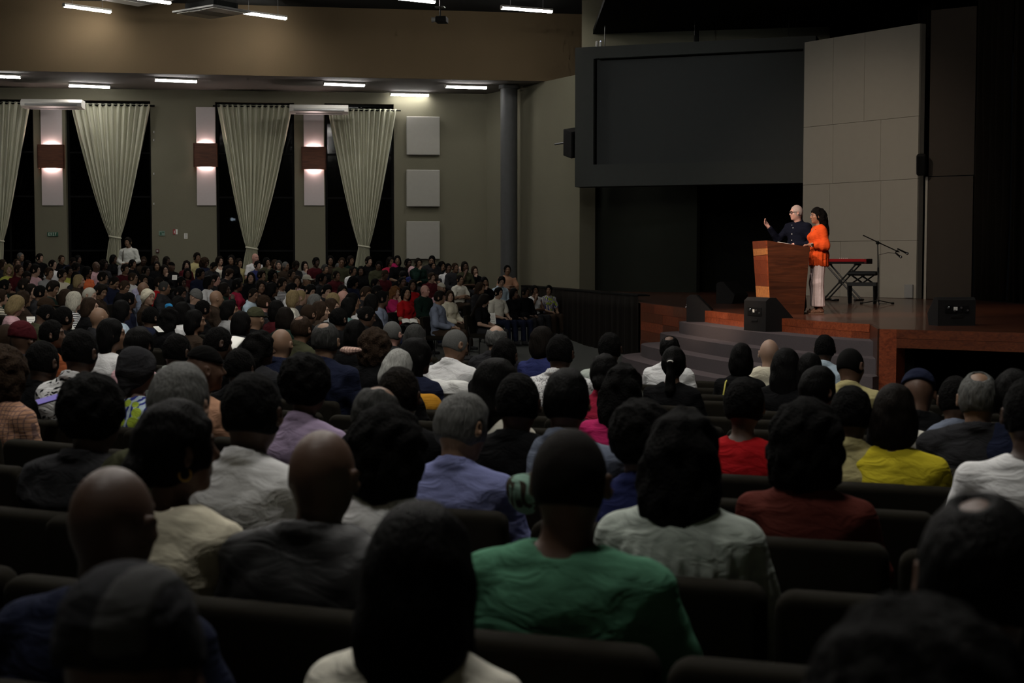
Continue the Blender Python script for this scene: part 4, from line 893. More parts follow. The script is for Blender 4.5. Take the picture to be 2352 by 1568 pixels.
# ---- poses: joint positions in metres, seated on a chair at the origin, facing +y
def sit(sex='m', wide=1.0, lean=0.0, yaw=0.0, nod=0.0, tilt=0.0, arms='lap'):
    f = 0.93 if sex == 'f' else 1.0; sw = (0.178 if sex == 'm' else 0.155) * (1 + 0.35 * (wide - 1))
    ly = lambda z: -0.055 + lean * (z - 0.5)
    p = dict(sex=sex, wide=wide, f=f, sw=sw, hip=(0, -0.02, 0.50), belly=(0, ly(0.68) + 0.01, 0.68), chest=(0, ly(0.87), 0.87), neck=(0, ly(1.0) - 0.005, 1.005))
    hc = Vector((0, ly(1.15) + 0.035, 1.186)); 
    T = Matrix.Translation(hc + Vector((0, -0.01, -0.075))) @ Euler((R(-nod), R(tilt), R(-yaw)), 'ZXY').to_matrix().to_4x4() @ Matrix.Translation((0, 0.01, 0.075))
    p['T'] = T; y = ly(0.96)
    p['sh'] = [(s * sw, y - 0.005, 0.938) for s in (-1, 1)]
    if arms == 'lap': p['el'] = [(s * (sw + 0.075), y + 0.05, 0.68) for s in (-1, 1)]; p['wr'] = [(s * 0.10, y + 0.30, 0.615) for s in (-1, 1)]; p['hd'] = [(-s * 0.4, 0.9, -0.05) for s in (-1, 1)]
    if arms == 'cross': p['el'] = [(s * (sw + 0.07), y + 0.09, 0.70) for s in (-1, 1)]; p['wr'] = [(s * -0.02, y + 0.21, 0.74 + 0.03 * s) for s in (-1, 1)]; p['hd'] = [(-s * 1.0, -0.15, 0.1) for s in (-1, 1)]
    if arms == 'chin':
        p['el'] = [(-(sw + 0.06), y + 0.08, 0.69), (sw + 0.02, y + 0.19, 0.76)]; p['wr'] = [(0.06, y + 0.24, 0.70), (0.07, y + 0.20, 0.985)]; p['hd'] = [(1.0, 0.2, 0), (-0.25, -0.1, 0.9)]
    if arms == 'arm_out':   # one arm along the next chair back
        p['el'] = [(-(sw + 0.10), y + 0.03, 0.69), (sw + 0.26, y - 0.05, 0.88)]; p['wr'] = [(-0.10, y + 0.3, 0.615), (sw + 0.48, y - 0.06, 0.90)]; p['hd'] = [(0.4, 0.9, 0), (0.9, -0.1, -0.2)]
    p['leg'] = [((s * 0.085, -0.01, 0.50), (s * 0.11, 0.43, 0.50), (s * 0.115, 0.46, 0.09), (s * 0.125, 0.60, 0.035)) for s in (-1, 1)]
    p['seated'] = True
    return p
def torso(v, p, inf=0.0, k=0.05):
    w_, f = p['wide'], p['f']; e = inf
    hx = 0.165 if p['sex'] == 'm' else 0.172
    v.ell(p['hip'], (hx * w_ + e, 0.125 * w_ + e, 0.125 + e), k); v.ell(p['belly'], ((0.145 if p['sex'] == 'm' else 0.125) * w_ + e, 0.112 * w_ + e, 0.17 + e), k)
    v.ell(p['chest'], ((0.170 if p['sex'] == 'm' else 0.147) * (0.5 + 0.5 * w_) + e, 0.118 * (0.5 + 0.5 * w_) + e, 0.165 + e), k)
    n = p['neck']
    for s in (0, 1):
        sh = p['sh'][s]; v.cone((n[0] * 0.6 + sh[0] * 0.25, n[1] - 0.01, n[2] - 0.015), (sh[0], sh[1], sh[2] + 0.006), 0.046 * f + e, 0.052 * f + e, k)
        v.ell((sh[0] * 0.55, sh[1] - 0.035, sh[2] - 0.09), (0.075 + e, 0.06 + e, 0.10 + e), k)
    if p['sex'] == 'f':
        for s in (-1, 1): v.ell((p['chest'][0] + s * 0.065, p['chest'][1] + 0.095, p['chest'][2] - 0.02), (0.058 + e, 0.05 + e, 0.058 + e), 0.04)
def arms(v, p, inf=0.0, upto=1.0, k=0.03, s_list=(0, 1), fore=True, loose=0.0):
    f = p['f'] * (0.6 + 0.4 * p['wide'])
    for s in s_list:
        a, b, c = Vector(p['sh'][s]), Vector(p['el'][s]), Vector(p['wr'][s])
        if upto < 0.5:
            q = a.lerp(b, upto * 2); v.cone(a, q, 0.052 * f + inf, 0.046 * f + inf + loose, k)
        else:
            v.cone(a, b, 0.052 * f + inf, 0.042 * f + inf, k)
            q = b.lerp(c, (upto - 0.5) * 2)
            if fore: v.cone(b, q, 0.042 * f + inf, (0.028 + 0.014 * (1 - (upto - 0.5) * 2)) * f + inf + loose, k)
def hand(v, wr, d, up=(0, 0, 1), curl=0.35, spread=0.12, f=1.0, thumb=1, thumb_up=0.7):
    """palm, four unequal bent fingers and a thumb from the side of the palm"""
    d = Vector(d).normalized(); n = (Vector(up) - d * d.dot(Vector(up))).normalized(); s = d.cross(n).normalized() * thumb
    w_ = Vector(wr)
    P = lambda a, b_, c: tuple(w_ + (d * a + s * b_ + n * c) * f)
    v.cone(P(-0.02, 0, 0), P(0.02, 0, 0), 0.024 * f, 0.024 * f, 0.015)
    M = Matrix((s, d, n)).transposed()
    v.ell(P(0.05, 0, 0), (0.040 * f, 0.050 * f, 0.015 * f), 0.012, M)
    for i, (b_, ln) in enumerate(((0.030, 0.070), (0.010, 0.079), (-0.011, 0.073), (-0.030, 0.057))):
        a0 = 0.085 - abs(b_) * 0.25; c1 = curl * (1 + 0.12 * i); sp = b_ * spread * 8
        p0 = (a0, b_, 0); p1 = (a0 + ln * 0.5 * math.cos(c1 * 0.6), b_ + sp * 0.012, -ln * 0.5 * math.sin(c1 * 0.6)); p2 = (p1[0] + ln * 0.5 * math.cos(c1 * 1.5), b_ + sp * 0.024, p1[2] - ln * 0.5 * math.sin(c1 * 1.5))
        v.cone(P(*p0), P(*p1), 0.0098 * f, 0.0090 * f, 0.004); v.cone(P(*p1), P(*p2), 0.0090 * f, 0.0074 * f, 0.003)
    v.cone(P(0.020, 0.026, -0.002), P(0.050, 0.046, 0.010 * thumb_up), 0.0125 * f, 0.011 * f, 0.008); v.cone(P(0.050, 0.046, 0.010 * thumb_up), P(0.078, 0.058, 0.022 * thumb_up), 0.0105 * f, 0.0085 * f, 0.004)
def legs(v, p, inf=0.0, k=0.04, feet=True, hem=1.0, flare=0.0):
    w_ = p['wide']
    for h, kn, an, toe in p['leg']:
        v.cone(h, kn, 0.083 * w_ + inf, 0.058 + inf, k); a = Vector(kn).lerp(Vector(an), hem); v.cone(kn, a, 0.056 + inf, 0.056 + (0.040 - 0.056) * hem + inf + flare, k)
        if feet: v.cone((an[0], an[1] - 0.03, 0.045), toe, 0.036, 0.030, 0.02, (1, 1, 1.15))
def grid_for(p, step=0.016, fine=0.0066, hands=True):
    hc = p['T'].translation if False else (p['T'] @ Vector((0, 0, 0)))
    fx = [(hc.x - 0.105, hc.x + 0.105, fine)]; fy = [(hc.y - 0.12, hc.y + 0.13, fine)]; fz = [(hc.z - 0.14, hc.z + 0.13, fine)]
    if hands:
        for w_, d in zip(p['wr'], p['hd']):
            c = Vector(w_) + Vector(d).normalized() * 0.07
            fx.append((c.x - 0.10, c.x + 0.10, 0.0075)); fy.append((c.y - 0.10, c.y + 0.10, 0.0075)); fz.append((c.z - 0.08, c.z + 0.08, 0.0075))
    allp = [p['hip'], p['neck']] + list(p['sh']) + list(p['el']) + list(p['wr']) + [q for l in p['leg'] for q in l] + [tuple(hc)]
    lo = np.min(np.array(allp), 0) - 0.24; hi = np.max(np.array(allp), 0) + 0.24; lo[2] = -0.02
    return (axis(lo[0], hi[0], step, fx), axis(lo[1], hi[1], step, fy), axis(lo[2], hi[2], step, fz))
def build_body(name, p, fine=0.0066, curl=0.5, ups=((0, 0, 1), (0, 0, 1)), thumbs=(1, -1)):
    v = Vol(grid_for(p, 0.016, fine)); torso(v, p); legs(v, p); arms(v, p)
    n = Vector(p['neck']); hb = p['T'] @ Vector((0, -0.018, -0.055))
    v.cone(n + Vector((0, 0.0, -0.03)), hb, (0.060 if p['sex'] == 'm' else 0.050) * (0.6 + 0.4 * p['wide']), 0.055 if p['sex'] == 'm' else 0.046, 0.025)
    head_prims(v, p['T'], p['sex'])
    for i in (0, 1): hand(v, p['wr'][i], p['hd'][i], ups[i], curl, f=p['f'], thumb=thumbs[i])
    me, V = v.mesh(name); paint_face(me, V, p['T'], p['sex']); me.materials.append(MATS['skin'])
    return me, float(V[:, 2].max())
def folds(seed, amp):
    r = random.Random(seed); ph = [r.uniform(0, 6.28) for _ in range(8)]
    def fn(x, y, z):
        a = np.sin(26 * z + 9 * x + 5 * np.sin(7 * x + ph[0]) + ph[1]) * np.sin(8 * x + ph[2] + 3 * z)
        b_ = np.sin(34 * (z + 0.5 * np.abs(x)) + 4 * np.sin(9 * x + 4 * z + ph[3]) + ph[4]); c = np.sin(55 * z - 30 * x + ph[5] + 3 * np.sin(14 * x))
        return amp * (0.55 * a + 0.35 * b_ * np.clip(0.2 + np.abs(x) * 5, 0, 1) + 0.22 * c)
    return fn
def build_top(name, p, style, seed=0):
    """style: tee, shirt, polo, blouse, jacket, hoodie, dress, pleat"""
    inf = {'tee': 0.012, 'shirt': 0.016, 'polo': 0.013, 'blouse': 0.020, 'jacket': 0.030, 'hoodie': 0.030, 'dress': 0.010, 'pleat': 0.026, 'puffer': 0.040}[style]
    allp = np.array([p['hip'], p['neck']] + list(p['sh']) + list(p['el']) + list(p['wr'])); lo = allp.min(0) - 0.2; hi = allp.max(0) + 0.19
    lo[2] = p['hip'][2] - 0.17 if style != 'dress' else p['hip'][2] - 0.17; st_ = 0.0115
    v = Vol((axis(lo[0], hi[0], st_, []), axis(lo[1], hi[1], st_, []), axis(lo[2], hi[2], st_, [])))
    torso(v, p, inf)
    long_ = style in ('shirt', 'blouse', 'jacket', 'hoodie', 'pleat', 'puffer')
    if style != 'dress': arms(v, p, inf + (0.004 if not long_ else 0.0), 0.93 if long_ else 0.34, 0.03, loose=0.012 if not long_ else (0.016 if style in ('blouse', 'pleat') else 0.004))
    n = Vector(p['neck'])
    if style == 'pleat': v.wave(lambda x, y, z: 0.007 * np.sin(26 * np.arctan2(x, -(y - n.y) + 0.02)) * np.clip((1.02 - z) * 6, 0, 1))
    else: v.wave(folds(seed, {'tee': 0.0065, 'shirt': 0.0075, 'polo': 0.006, 'blouse': 0.009, 'jacket': 0.010, 'hoodie': 0.011, 'dress': 0.005, 'puffer': 0.006}[style]))
    if style == 'puffer': v.wave(lambda x, y, z: 0.012 * np.abs(np.sin(28 * z)))
    up = {'tee': 0.03, 'shirt': 0.045, 'polo': 0.045, 'blouse': 0.02, 'jacket': 0.045, 'hoodie': 0.045, 'dress': 0.01, 'pleat': 0.03, 'puffer': 0.05}[style]
    rn = ((0.062 if p['sex'] == 'm' else 0.056) * (0.6 + 0.4 * p['wide'])) + {'tee': 0.004, 'blouse': 0.016, 'dress': 0.03, 'pleat': 0.008}.get(style, 0.0)
    v.cone((0, n.y + 0.002, n.z + up), (0, n.y + 0.045, n.z + 0.14), rn, rn * 1.5, 0.008, op='sub')
    if style in ('blouse', 'dress'): v.ell((0, n.y + 0.085, n.z - 0.005), (0.07, 0.06, 0.07), 0.015, op='sub')
    v.cut((0, n.y, n.z + 0.075), (0, 0, 1), 0.004)
    if style in ('shirt', 'polo', 'jacket', 'puffer'):
        rr = 0.066 if p['sex'] == 'm' else 0.056; rr *= (0.6 + 0.4 * p['wide']); rr += 0.012 if style in ('jacket', 'puffer') else 0
        for i in range(24):
            a = 2 * math.pi * i / 24; b_ = 2 * math.pi * (i + 1) / 24
            if abs(math.cos((a + b_) / 2 - math.pi / 2)) > 0 and math.sin((a + b_) / 2) > 0.93: continue
            q = lambda t, h, e: (n.x + (rr + e) * math.cos(t), n.y + 0.004 + (rr + e) * math.sin(t) * 0.98, n.z + h - 0.028 * math.sin(t))
            v.cone(q(a, 0.022, 0.010), q(b_, 0.022, 0.010), 0.013, 0.013, 0.008); v.cone(q(a, 0.046, 0.0), q(b_, 0.046, 0.0), 0.009, 0.009, 0.01)
    if style == 'hoodie':
        v.ell((0, n.y - 0.085, n.z - 0.005), (0.115, 0.06, 0.075), 0.03); v.ell((0, n.y - 0.03, n.z + 0.07), (0.062, 0.06, 0.06), 0.02, op='sub')
    v.cut((0, 0, lo[2] + 0.05), (0, 0, -1), 0.004)
    me, V = v.mesh(name); return me
def build_pants(name, p, skirt=False, inf=0.010, hem=0.93, flare=0.012):
    lo = np.array([-0.36, -0.30, 0.02]); hi = np.array([0.36, 0.72, p['hip'][2] + 0.16]); q = np.array([x for l in p['leg'] for x in l] + [p['hip']]); lo[:2] = q.min(0)[:2] - 0.2; hi[:2] = q.max(0)[:2] + 0.2
    v = Vol((axis(lo[0], hi[0], 0.014, []), axis(lo[1], hi[1], 0.014, []), axis(lo[2], hi[2], 0.014, [])))
    hx = 0.165 if p['sex'] == 'm' else 0.172
    v.ell(p['hip'], (hx * p['wide'] + inf, 0.125 * p['wide'] + inf, 0.13 + inf), 0.05); legs(v, p, inf, 0.05, False, hem, flare)
    v.wave(folds(5, 0.005)); v.cut((0, 0, p['hip'][2] + 0.10), (0, 0, 1))
    for l in p['leg']: pass
    v.cut((0, 0, 0.06), (0, 0, -1)); me, V = v.mesh(name); return me
def build_shoes(name, p):
    q = np.array([l[3] for l in p['leg']] + [l[2] for l in p['leg']]); lo = q.min(0) - 0.12; hi = q.max(0) + 0.12; lo[2] = -0.01; hi[2] = 0.16
    v = Vol((axis(lo[0], hi[0], 0.011, []), axis(lo[1], hi[1], 0.011, []), axis(lo[2], hi[2], 0.011, [])))
    for h, kn, an, toe in p['leg']:
        d = (Vector(toe) - Vector(an)); d.z = 0; d.normalize()
        v.cone((an[0] - d.x * 0.035, an[1] - d.y * 0.035, 0.045), (toe[0] + d.x * 0.02, toe[1] + d.y * 0.02, 0.034), 0.044, 0.040, 0.02); v.cone((an[0], an[1], 0.05), (an[0], an[1], 0.10), 0.046, 0.044, 0.02)
    v.cut((0, 0, 0.004), (0, 0, -1)); v.cut((0, 0, 0.105), (0, 0, 1)); me, V = v.mesh(name); return me
# ---- hair and headwear, in the head frame
def curls(amp, fr, seed=0):
    r = random.Random(seed); ph = [r.uniform(0, 6) for _ in range(6)]
    return lambda x, y, z: amp * (np.sin(fr * x + ph[0] + 2 * np.sin(fr * .7 * z)) * np.sin(fr * y + ph[1] + 2 * np.sin(fr * .6 * x)) + 0.7 * np.sin(fr * 1.1 * z + ph[2] + 2 * np.sin(fr * .5 * y)) * np.sin(fr * 0.9 * x + ph[3]))
def strands(amp, fr): return lambda x, y, z: amp * np.sin(fr * np.arctan2(x, -y + 0.0) + 6 * np.sin(9 * z) * 0.15) * np.clip(0.6 - 2 * np.abs(y - 0.2) * 0, 0, 1)
def face_hole(v, wide=0.066, top=0.055, low=True, k=0.012):
    v.ell((0, 0.112, -0.030), (wide, 0.085, 0.030 + top), k, op='sub')
    if low: v.ell((0, 0.06, -0.115), (0.10, 0.10, 0.075), k, op='sub')
def build_hair(style):
    lo, hi = [-0.21, -0.24, -0.22], [0.21, 0.17, 0.26]
    if style in ('long', 'ponytail', 'wavy', 'braids', 'stagelong'): lo[2] = -0.46
    st_ = 0.0085 if style not in ('afro', 'big', 'wavy', 'long', 'braids') else 0.0095
    v = Vol(tuple(axis(a, b, st_, []) for a, b in zip(lo, hi))); cap = lambda t, dz=0.0: v.ell((0, -0.007, 0.004 + dz), (HEAD_R[0] + t, HEAD_R[1] + t, HEAD_R[2] + t), 0.01)
    mat = 'hair'
    if style == 'buzz': cap(0.005); face_hole(v, 0.070, 0.075); v.cut((0, -0.05, -0.055), (0, -0.25, -1)); [v.ell((s * 0.096, 0.012, -0.02), (0.02, 0.019, 0.042), 0.006, op='sub') for s in (-1, 1)]; mat = 'buzz_hair'
    elif style == 'short': cap(0.013); v.ell((0, 0.02, 0.075), (0.068, 0.078, 0.055), 0.03); face_hole(v, 0.066, 0.068); v.wave(curls(0.0022, 60)); v.cut((0, -0.05, -0.068), (0, -0.25, -1)); [v.ell((s * 0.100, 0.014, -0.02), (0.022, 0.020, 0.044), 0.006, op='sub') for s in (-1, 1)]
    elif style == 'crop': cap(0.010); v.wave(curls(0.003, 95)); face_hole(v, 0.068, 0.072); v.cut((0, -0.05, -0.062), (0, -0.25, -1)); [v.ell((s * 0.098, 0.012, -0.02), (0.02, 0.019, 0.042), 0.006, op='sub') for s in (-1, 1)]; mat = 'curly_hair'
    elif style == 'fringe_bald': cap(0.012); v.ell((0, 0.02, 0.11), (0.082, 0.115, 0.075), 0.015, op='sub'); face_hole(v, 0.085, 0.13); v.wave(curls(0.003, 70)); v.cut((0, -0.05, -0.068), (0, -0.25, -1)); [v.ell((s * 0.100, 0.014, -0.02), (0.022, 0.020, 0.044), 0.006, op='sub') for s in (-1, 1)]
    elif style == 'crown_bald': cap(0.010); v.ell((0, -0.045, 0.105), (0.040, 0.044, 0.032), 0.012, op='sub'); face_hole(v, 0.070, 0.09); v.cut((0, -0.05, -0.064), (0, -0.25, -1)); v.wave(curls(0.002, 80)); [v.ell((s * 0.098, 0.012, -0.02), (0.02, 0.019, 0.042), 0.006, op='sub') for s in (-1, 1)]
    elif style == 'spot_bald': cap(0.012); v.ell((-0.015, -0.035, 0.122), (0.030, 0.034, 0.022), 0.012, op='sub'); face_hole(v, 0.070, 0.08); v.cut((0, -0.05, -0.068), (0, -0.25, -1)); v.wave(curls(0.002, 80)); [v.ell((s * 0.098, 0.012, -0.02), (0.02, 0.019, 0.042), 0.006, op='sub') for s in (-1, 1)]
    elif style == 'afro': v.ell((0, -0.02, 0.03), (0.118, 0.122, 0.128), 0.02); face_hole(v, 0.070, 0.07); v.wave(curls(0.006, 75)); v.cut((0, -0.05, -0.085), (0, -0.2, -1), 0.02); mat = 'curly_hair'
    elif style == 'big': v.ell((0, -0.025, 0.015), (0.125, 0.125, 0.135), 0.03); v.ell((0, -0.045, -0.075), (0.125, 0.10, 0.11), 0.04); face_hole(v, 0.066, 0.07); v.wave(curls(0.008, 62)); mat = 'curly_hair'
    elif style == 'bob': v.ell((0, -0.015, 0.008), (0.094, 0.112, 0.126), 0.03); v.ell((0, -0.035, -0.075), (0.104, 0.092, 0.105), 0.04); face_hole(v, 0.062, 0.065); v.wave(curls(0.003, 45)); v.cut((0, 0, -0.155), (0, 0.1, -1), 0.02)
    elif style == 'long':
        cap(0.020); v.ell((0, -0.055, -0.10), (0.106, 0.072, 0.16), 0.04); v.cone((0, -0.085, -0.12), (0, -0.11, -0.39), 0.105, 0.085, 0.04, (1, 1.8, 1))
        for s in (-1, 1): v.cone((s * 0.082, 0.0, -0.02), (s * 0.096, 0.0, -0.24), 0.024, 0.02, 0.03)
        face_hole(v, 0.060, 0.068); v.wave(curls(0.0028, 42))
    elif style == 'stagelong':
        cap(0.016); v.ell((0, -0.065, -0.05), (0.098, 0.085, 0.14), 0.04); v.cone((0, -0.085, -0.08), (0.0, -0.13, -0.27), 0.090, 0.070, 0.04, (1, 1.15, 1)); v.cone((-0.03, -0.05, -0.16), (-0.085, 0.045, -0.225), 0.022, 0.012, 0.02); face_hole(v, 0.084, 0.060); v.ell((0, 0.105, -0.045), (0.13, 0.088, 0.10), 0.01, op='sub'); v.wave(curls(0.006, 55))
        [v.ell((s * 0.100, 0.018, -0.02), (0.018, 0.015, 0.032), 0.006, op='sub') for s in (-1, 1)]; mat = 'curly_hair'
    elif style == 'wavy':
        cap(0.020); v.ell((0, -0.045, -0.08), (0.115, 0.085, 0.14), 0.04); v.cone((0, -0.07, -0.12), (0, -0.09, -0.31), 0.105, 0.085, 0.05, (1, 1.4, 1)); face_hole(v, 0.062, 0.068); v.wave(curls(0.008, 48)); mat = 'curly_hair'
    elif style == 'braids':
        cap(0.018)
        for i in range(15):
            a = math.pi * (0.02 + 0.96 * i / 14) + math.pi; x, y = 0.088 * math.cos(a), -0.012 + 0.098 * math.sin(a) ; v.cone((x, y, 0.0), (x * 1.12, y * 1.12, -0.30 - 0.03 * math.sin(i * 2.3)), 0.017, 0.012, 0.006)
        face_hole(v, 0.064, 0.07); v.wave(curls(0.003, 90)); mat = 'curly_hair'
    elif style == 'bun': cap(0.010); v.ell((0, -0.115, 0.050), (0.052, 0.045, 0.048), 0.015); face_hole(v, 0.068, 0.070); v.wave(curls(0.0025, 60)); v.cut((0, -0.05, -0.064), (0, -0.25, -1)); [v.ell((s * 0.098, 0.012, -0.02), (0.02, 0.019, 0.042), 0.006, op='sub') for s in (-1, 1)]
    elif style == 'lowbun': cap(0.014); v.ell((0, -0.108, -0.062), (0.062, 0.045, 0.055), 0.02); face_hole(v, 0.068, 0.070); v.wave(curls(0.003, 60)); v.cut((0, -0.05, -0.125), (0, -0.25, -1)); [v.ell((s * 0.100, 0.014, -0.02), (0.022, 0.019, 0.042), 0.006, op='sub') for s in (-1, 1)]
    elif style == 'ponytail': cap(0.010); v.ell((0, -0.110, 0.012), (0.028, 0.024, 0.028), 0.012); v.cone((0, -0.118, 0.0), (0, -0.135, -0.20), 0.030, 0.040, 0.02); v.cone((0, -0.135, -0.2), (0, -0.125, -0.30), 0.04, 0.015, 0.02); face_hole(v, 0.068, 0.070); v.wave(curls(0.003, 55)); v.cut((0, -0.03, -0.062), (0, 0.9, -1)) if False else None; [v.ell((s * 0.098, 0.012, -0.02), (0.02, 0.019, 0.042), 0.006, op='sub') for s in (-1, 1)]
    elif style == 'beanie': cap(0.017); v.ell((0, -0.02, 0.06), (0.088, 0.10, 0.085), 0.02); v.cut((0, 0, 0.0), (0, -0.18, -1), 0.006); v.wave(lambda x, y, z: 0.0018 * np.sin(70 * np.arctan2(x, y))); mat = 'cloth'
    elif style == 'skullcap': cap(0.010); v.cut((0, 0, 0.045), (0, -0.25, -1), 0.004); mat = 'cloth'
    elif style == 'cap': cap(0.014); v.ell((0, 0, 0.05), (0.085, 0.10, 0.075), 0.02); v.cut((0, 0, 0.018), (0, -0.08, -1), 0.004); v.ell((0, 0.115, 0.022), (0.072, 0.07, 0.010), 0.006, Matrix.Rotation(R(-12), 3, 'X')); mat = 'cloth'
    elif style == 'scarf': cap(0.022); v.ell((0, -0.03, 0.01), (0.094, 0.106, 0.12), 0.03); v.ell((0, -0.10, -0.06), (0.05, 0.045, 0.045), 0.02); v.cone((0, -0.10, -0.08), (0.02, -0.11, -0.19), 0.03, 0.02, 0.02); face_hole(v, 0.070, 0.060); v.wave(lambda x, y, z: 0.004 * np.sin(60 * z + 40 * np.abs(x) - 30 * y)); v.cut((0, 0, -0.05), (0, 0.8, -1), 0.01); mat = 'cloth'
    me, V = v.mesh('hair_' + style); me.materials.append(MATS[mat]); return me, float(V[:, 2].max())
HAIRS = {}
def hair(style):
    if style not in HAIRS: HAIRS[style] = build_hair(style)
    return HAIRS[style]
POSES = {
 'm0': dict(sex='m', yaw=-8), 'm1': dict(sex='m', yaw=28, nod=18), 'm2': dict(sex='m', nod=32, lean=0.12), 'm3': dict(sex='m', wide=1.22, yaw=-4), 'm4': dict(sex='m', arms='cross', yaw=6),
 'f0': dict(sex='f', yaw=-8), 'f1': dict(sex='f', yaw=38), 'f2': dict(sex='f', nod=24, yaw=-12), 'f3': dict(sex='f', wide=1.18, yaw=0), 'f4': dict(sex='f', arms='chin', yaw=10, tilt=8), 'm5': dict(sex='m', arms='arm_out', yaw=-6),
}
BODY = {}; TOPS = {}; PANTS = {}
def body(pose):
    if pose not in BODY:
        p = sit(**POSES[pose]); me, top = build_body('person_' + pose, p); BODY[pose] = (p, me, top)
    return BODY[pose]
def pose_key(pose):
    q = POSES[pose]; return (q['sex'], q.get('wide', 1.0), q.get('lean', 0.0), q.get('arms', 'lap'))
def top_mesh(pose, style):
    k = pose_key(pose) + (style,)
    if k not in TOPS: TOPS[k] = build_top('top_' + style, body(pose)[0], style, hash(str(k)) % 97 if False else sum(map(ord, str(k))) % 97)
    return TOPS[k]
def pants_mesh(pose):
    k = (POSES[pose]['sex'], POSES[pose].get('wide', 1.0))
    if k not in PANTS:
        p = body(pose)[0]; PANTS[k] = (build_pants('trousers', p), build_shoes('shoes', p))
    return PANTS[k]
_matcopies = {}
def with_mat(me, mat):
    k = (me.name, mat)
    if k not in _matcopies:
        c = me if len(me.materials) == 0 else me.copy()
        c.materials.clear(); c.materials.append(MATS[mat]); _matcopies[k] = c
        if c is me: _matcopies[(me.name, mat)] = c
    return _matcopies[k]
def child(name, me, par, col, mtx=None):
    o = bpy.data.objects.new(name, me); COL.objects.link(o); o.parent = par; o.color = tuple(col) + (1,)
    if mtx is not None: o.matrix_local = mtx
    return o
SKIN = dict(night=(0.022, 0.012, 0.009), deep=(0.055, 0.030, 0.020), dark=(0.095, 0.052, 0.034), brown=(0.17, 0.095, 0.060), tan=(0.22, 0.13, 0.082), light=(0.34, 0.215, 0.155), pink=(0.42, 0.23, 0.185))
HC = dict(black=(0.0035, 0.0032, 0.003), dark=(0.008, 0.006, 0.0045), brown=(0.026, 0.016, 0.010), ginger=(0.12, 0.055, 0.022), blond=(0.20, 0.15, 0.075), grey=(0.10, 0.10, 0.095), darkgrey=(0.035, 0.035, 0.033), white=(0.42, 0.40, 0.33), silver=(0.30, 0.30, 0.28))
TC = dict(white=(0.66, 0.66, 0.66), cream=(0.58, 0.54, 0.42), ivory=(0.60, 0.58, 0.50), grey=(0.26, 0.26, 0.26), charcoal=(0.022, 0.022, 0.024), black=(0.006, 0.006, 0.0065), navy=(0.012, 0.015, 0.032), blue=(0.024, 0.030, 0.10), lightblue=(0.42, 0.52, 0.60), slate=(0.16, 0.185, 0.245), periwinkle=(0.20, 0.22, 0.42), red=(0.33, 0.010, 0.013), crimson=(0.32, 0.02, 0.05), maroon=(0.055, 0.009, 0.012), pink=(0.55, 0.34, 0.37), magenta=(0.38, 0.02, 0.10), orange=(0.70, 0.16, 0.06), rust=(0.24, 0.07, 0.028), brick=(0.085, 0.021, 0.016), peach=(0.40, 0.22, 0.14), brown=(0.035, 0.024, 0.017), khaki=(0.42, 0.37, 0.18), mustard=(0.40, 0.19, 0.02), yellow=(0.58, 0.48, 0.03), olive=(0.045, 0.046, 0.026), sage=(0.36, 0.40, 0.36), green=(0.075, 0.20, 0.125), darkgreen=(0.008, 0.020, 0.015), teal=(0.10, 0.19, 0.18), lilac=(0.36, 0.28, 0.41), lavender=(0.42, 0.40, 0.55), lime=(0.45, 0.47, 0.10))
# ================================================================== the two speakers
def build_glasses(par, T, mat, th=0.004, lens=True):
    bm = nb()
    for s in (-1, 1):
        pts = [(s * 0.034 + 0.026 * math.cos(t) * 1.0, 0.101 - 0.10 * abs(s * 0.034 + 0.026 * math.cos(t)) ** 1.3, 0.002 + 0.019 * math.sin(t)) for t in np.linspace(0, 2 * math.pi, 17)]
        tube(bm, pts, th, 6); tube(bm, [(s * 0.060, 0.094, 0.010), (s * 0.077, 0.06, 0.010), (s * 0.083, 0.0, 0.004), (s * 0.083, -0.02, -0.012)], th * 0.8, 6)
    tube(bm, [(-0.010, 0.101, 0.006), (0.010, 0.101, 0.006)], th * 0.8, 6)
    o = obj('glasses', bm, mat, par, True); o.matrix_local = T; return o
def to_local(w_, th): return (w_[0] * math.cos(th) + w_[1] * math.sin(th), -w_[0] * math.sin(th) + w_[1] * math.cos(th), w_[2])
# --- the person in the dark navy shirt
th = R(131); man_at = at_depth(1831, 600, 23.35); mx_, my_ = man_at.x, man_at.y
p = dict(sex='m', wide=1.05, f=1.0, sw=0.185, hip=(0, -0.01, 0.93), belly=(0, 0.012, 1.10), chest=(0, 0.0, 1.275), neck=(0, -0.015, 1.425))
p['T'] = Matrix.Translation((0, 0.015, 1.535)) @ Euler((R(-2), R(2), R(-33)), 'ZXY').to_matrix().to_4x4() @ Matrix.Translation((0, 0.01, 0.075))
shl = [(-0.185, -0.01, 1.365), (0.185, -0.01, 1.365)]
p['sh'] = shl
rw = to_local((-0.475, -0.03, 1.375), th); re = to_local((-0.30, 0.06, 1.165), th); lw_ = to_local((-0.10, -0.22, 1.085), th); le = to_local((0.20, -0.20, 1.09), th)
p['el'] = [le, re]; p['wr'] = [lw_, rw]
hd_r = Vector(to_local((-0.62, -0.20, 0.72), th)); hd_l = Vector(to_local((-0.9, 0.1, -0.12), th)); p['hd'] = [tuple(hd_l), tuple(hd_r)]
p['leg'] = [((s * 0.085, -0.01, 0.90), (s * 0.095, 0.02, 0.50), (s * 0.10, -0.01, 0.09), (s * 0.125, 0.14, 0.035)) for s in (-1, 1)]
up_r = Vector(to_local((0.55, -0.75, 0.35), th))
me, top = build_body('speaker_body', p, 0.0055, 0.42, ((0, 0, 1), tuple(-up_r)), (1, -1))
man = bpy.data.objects.new('person', me); COL.objects.link(man); man.location = (mx_, my_, SZ); man.rotation_euler = (0, 0, th); man.color = (0.62, 0.36, 0.30, 1)
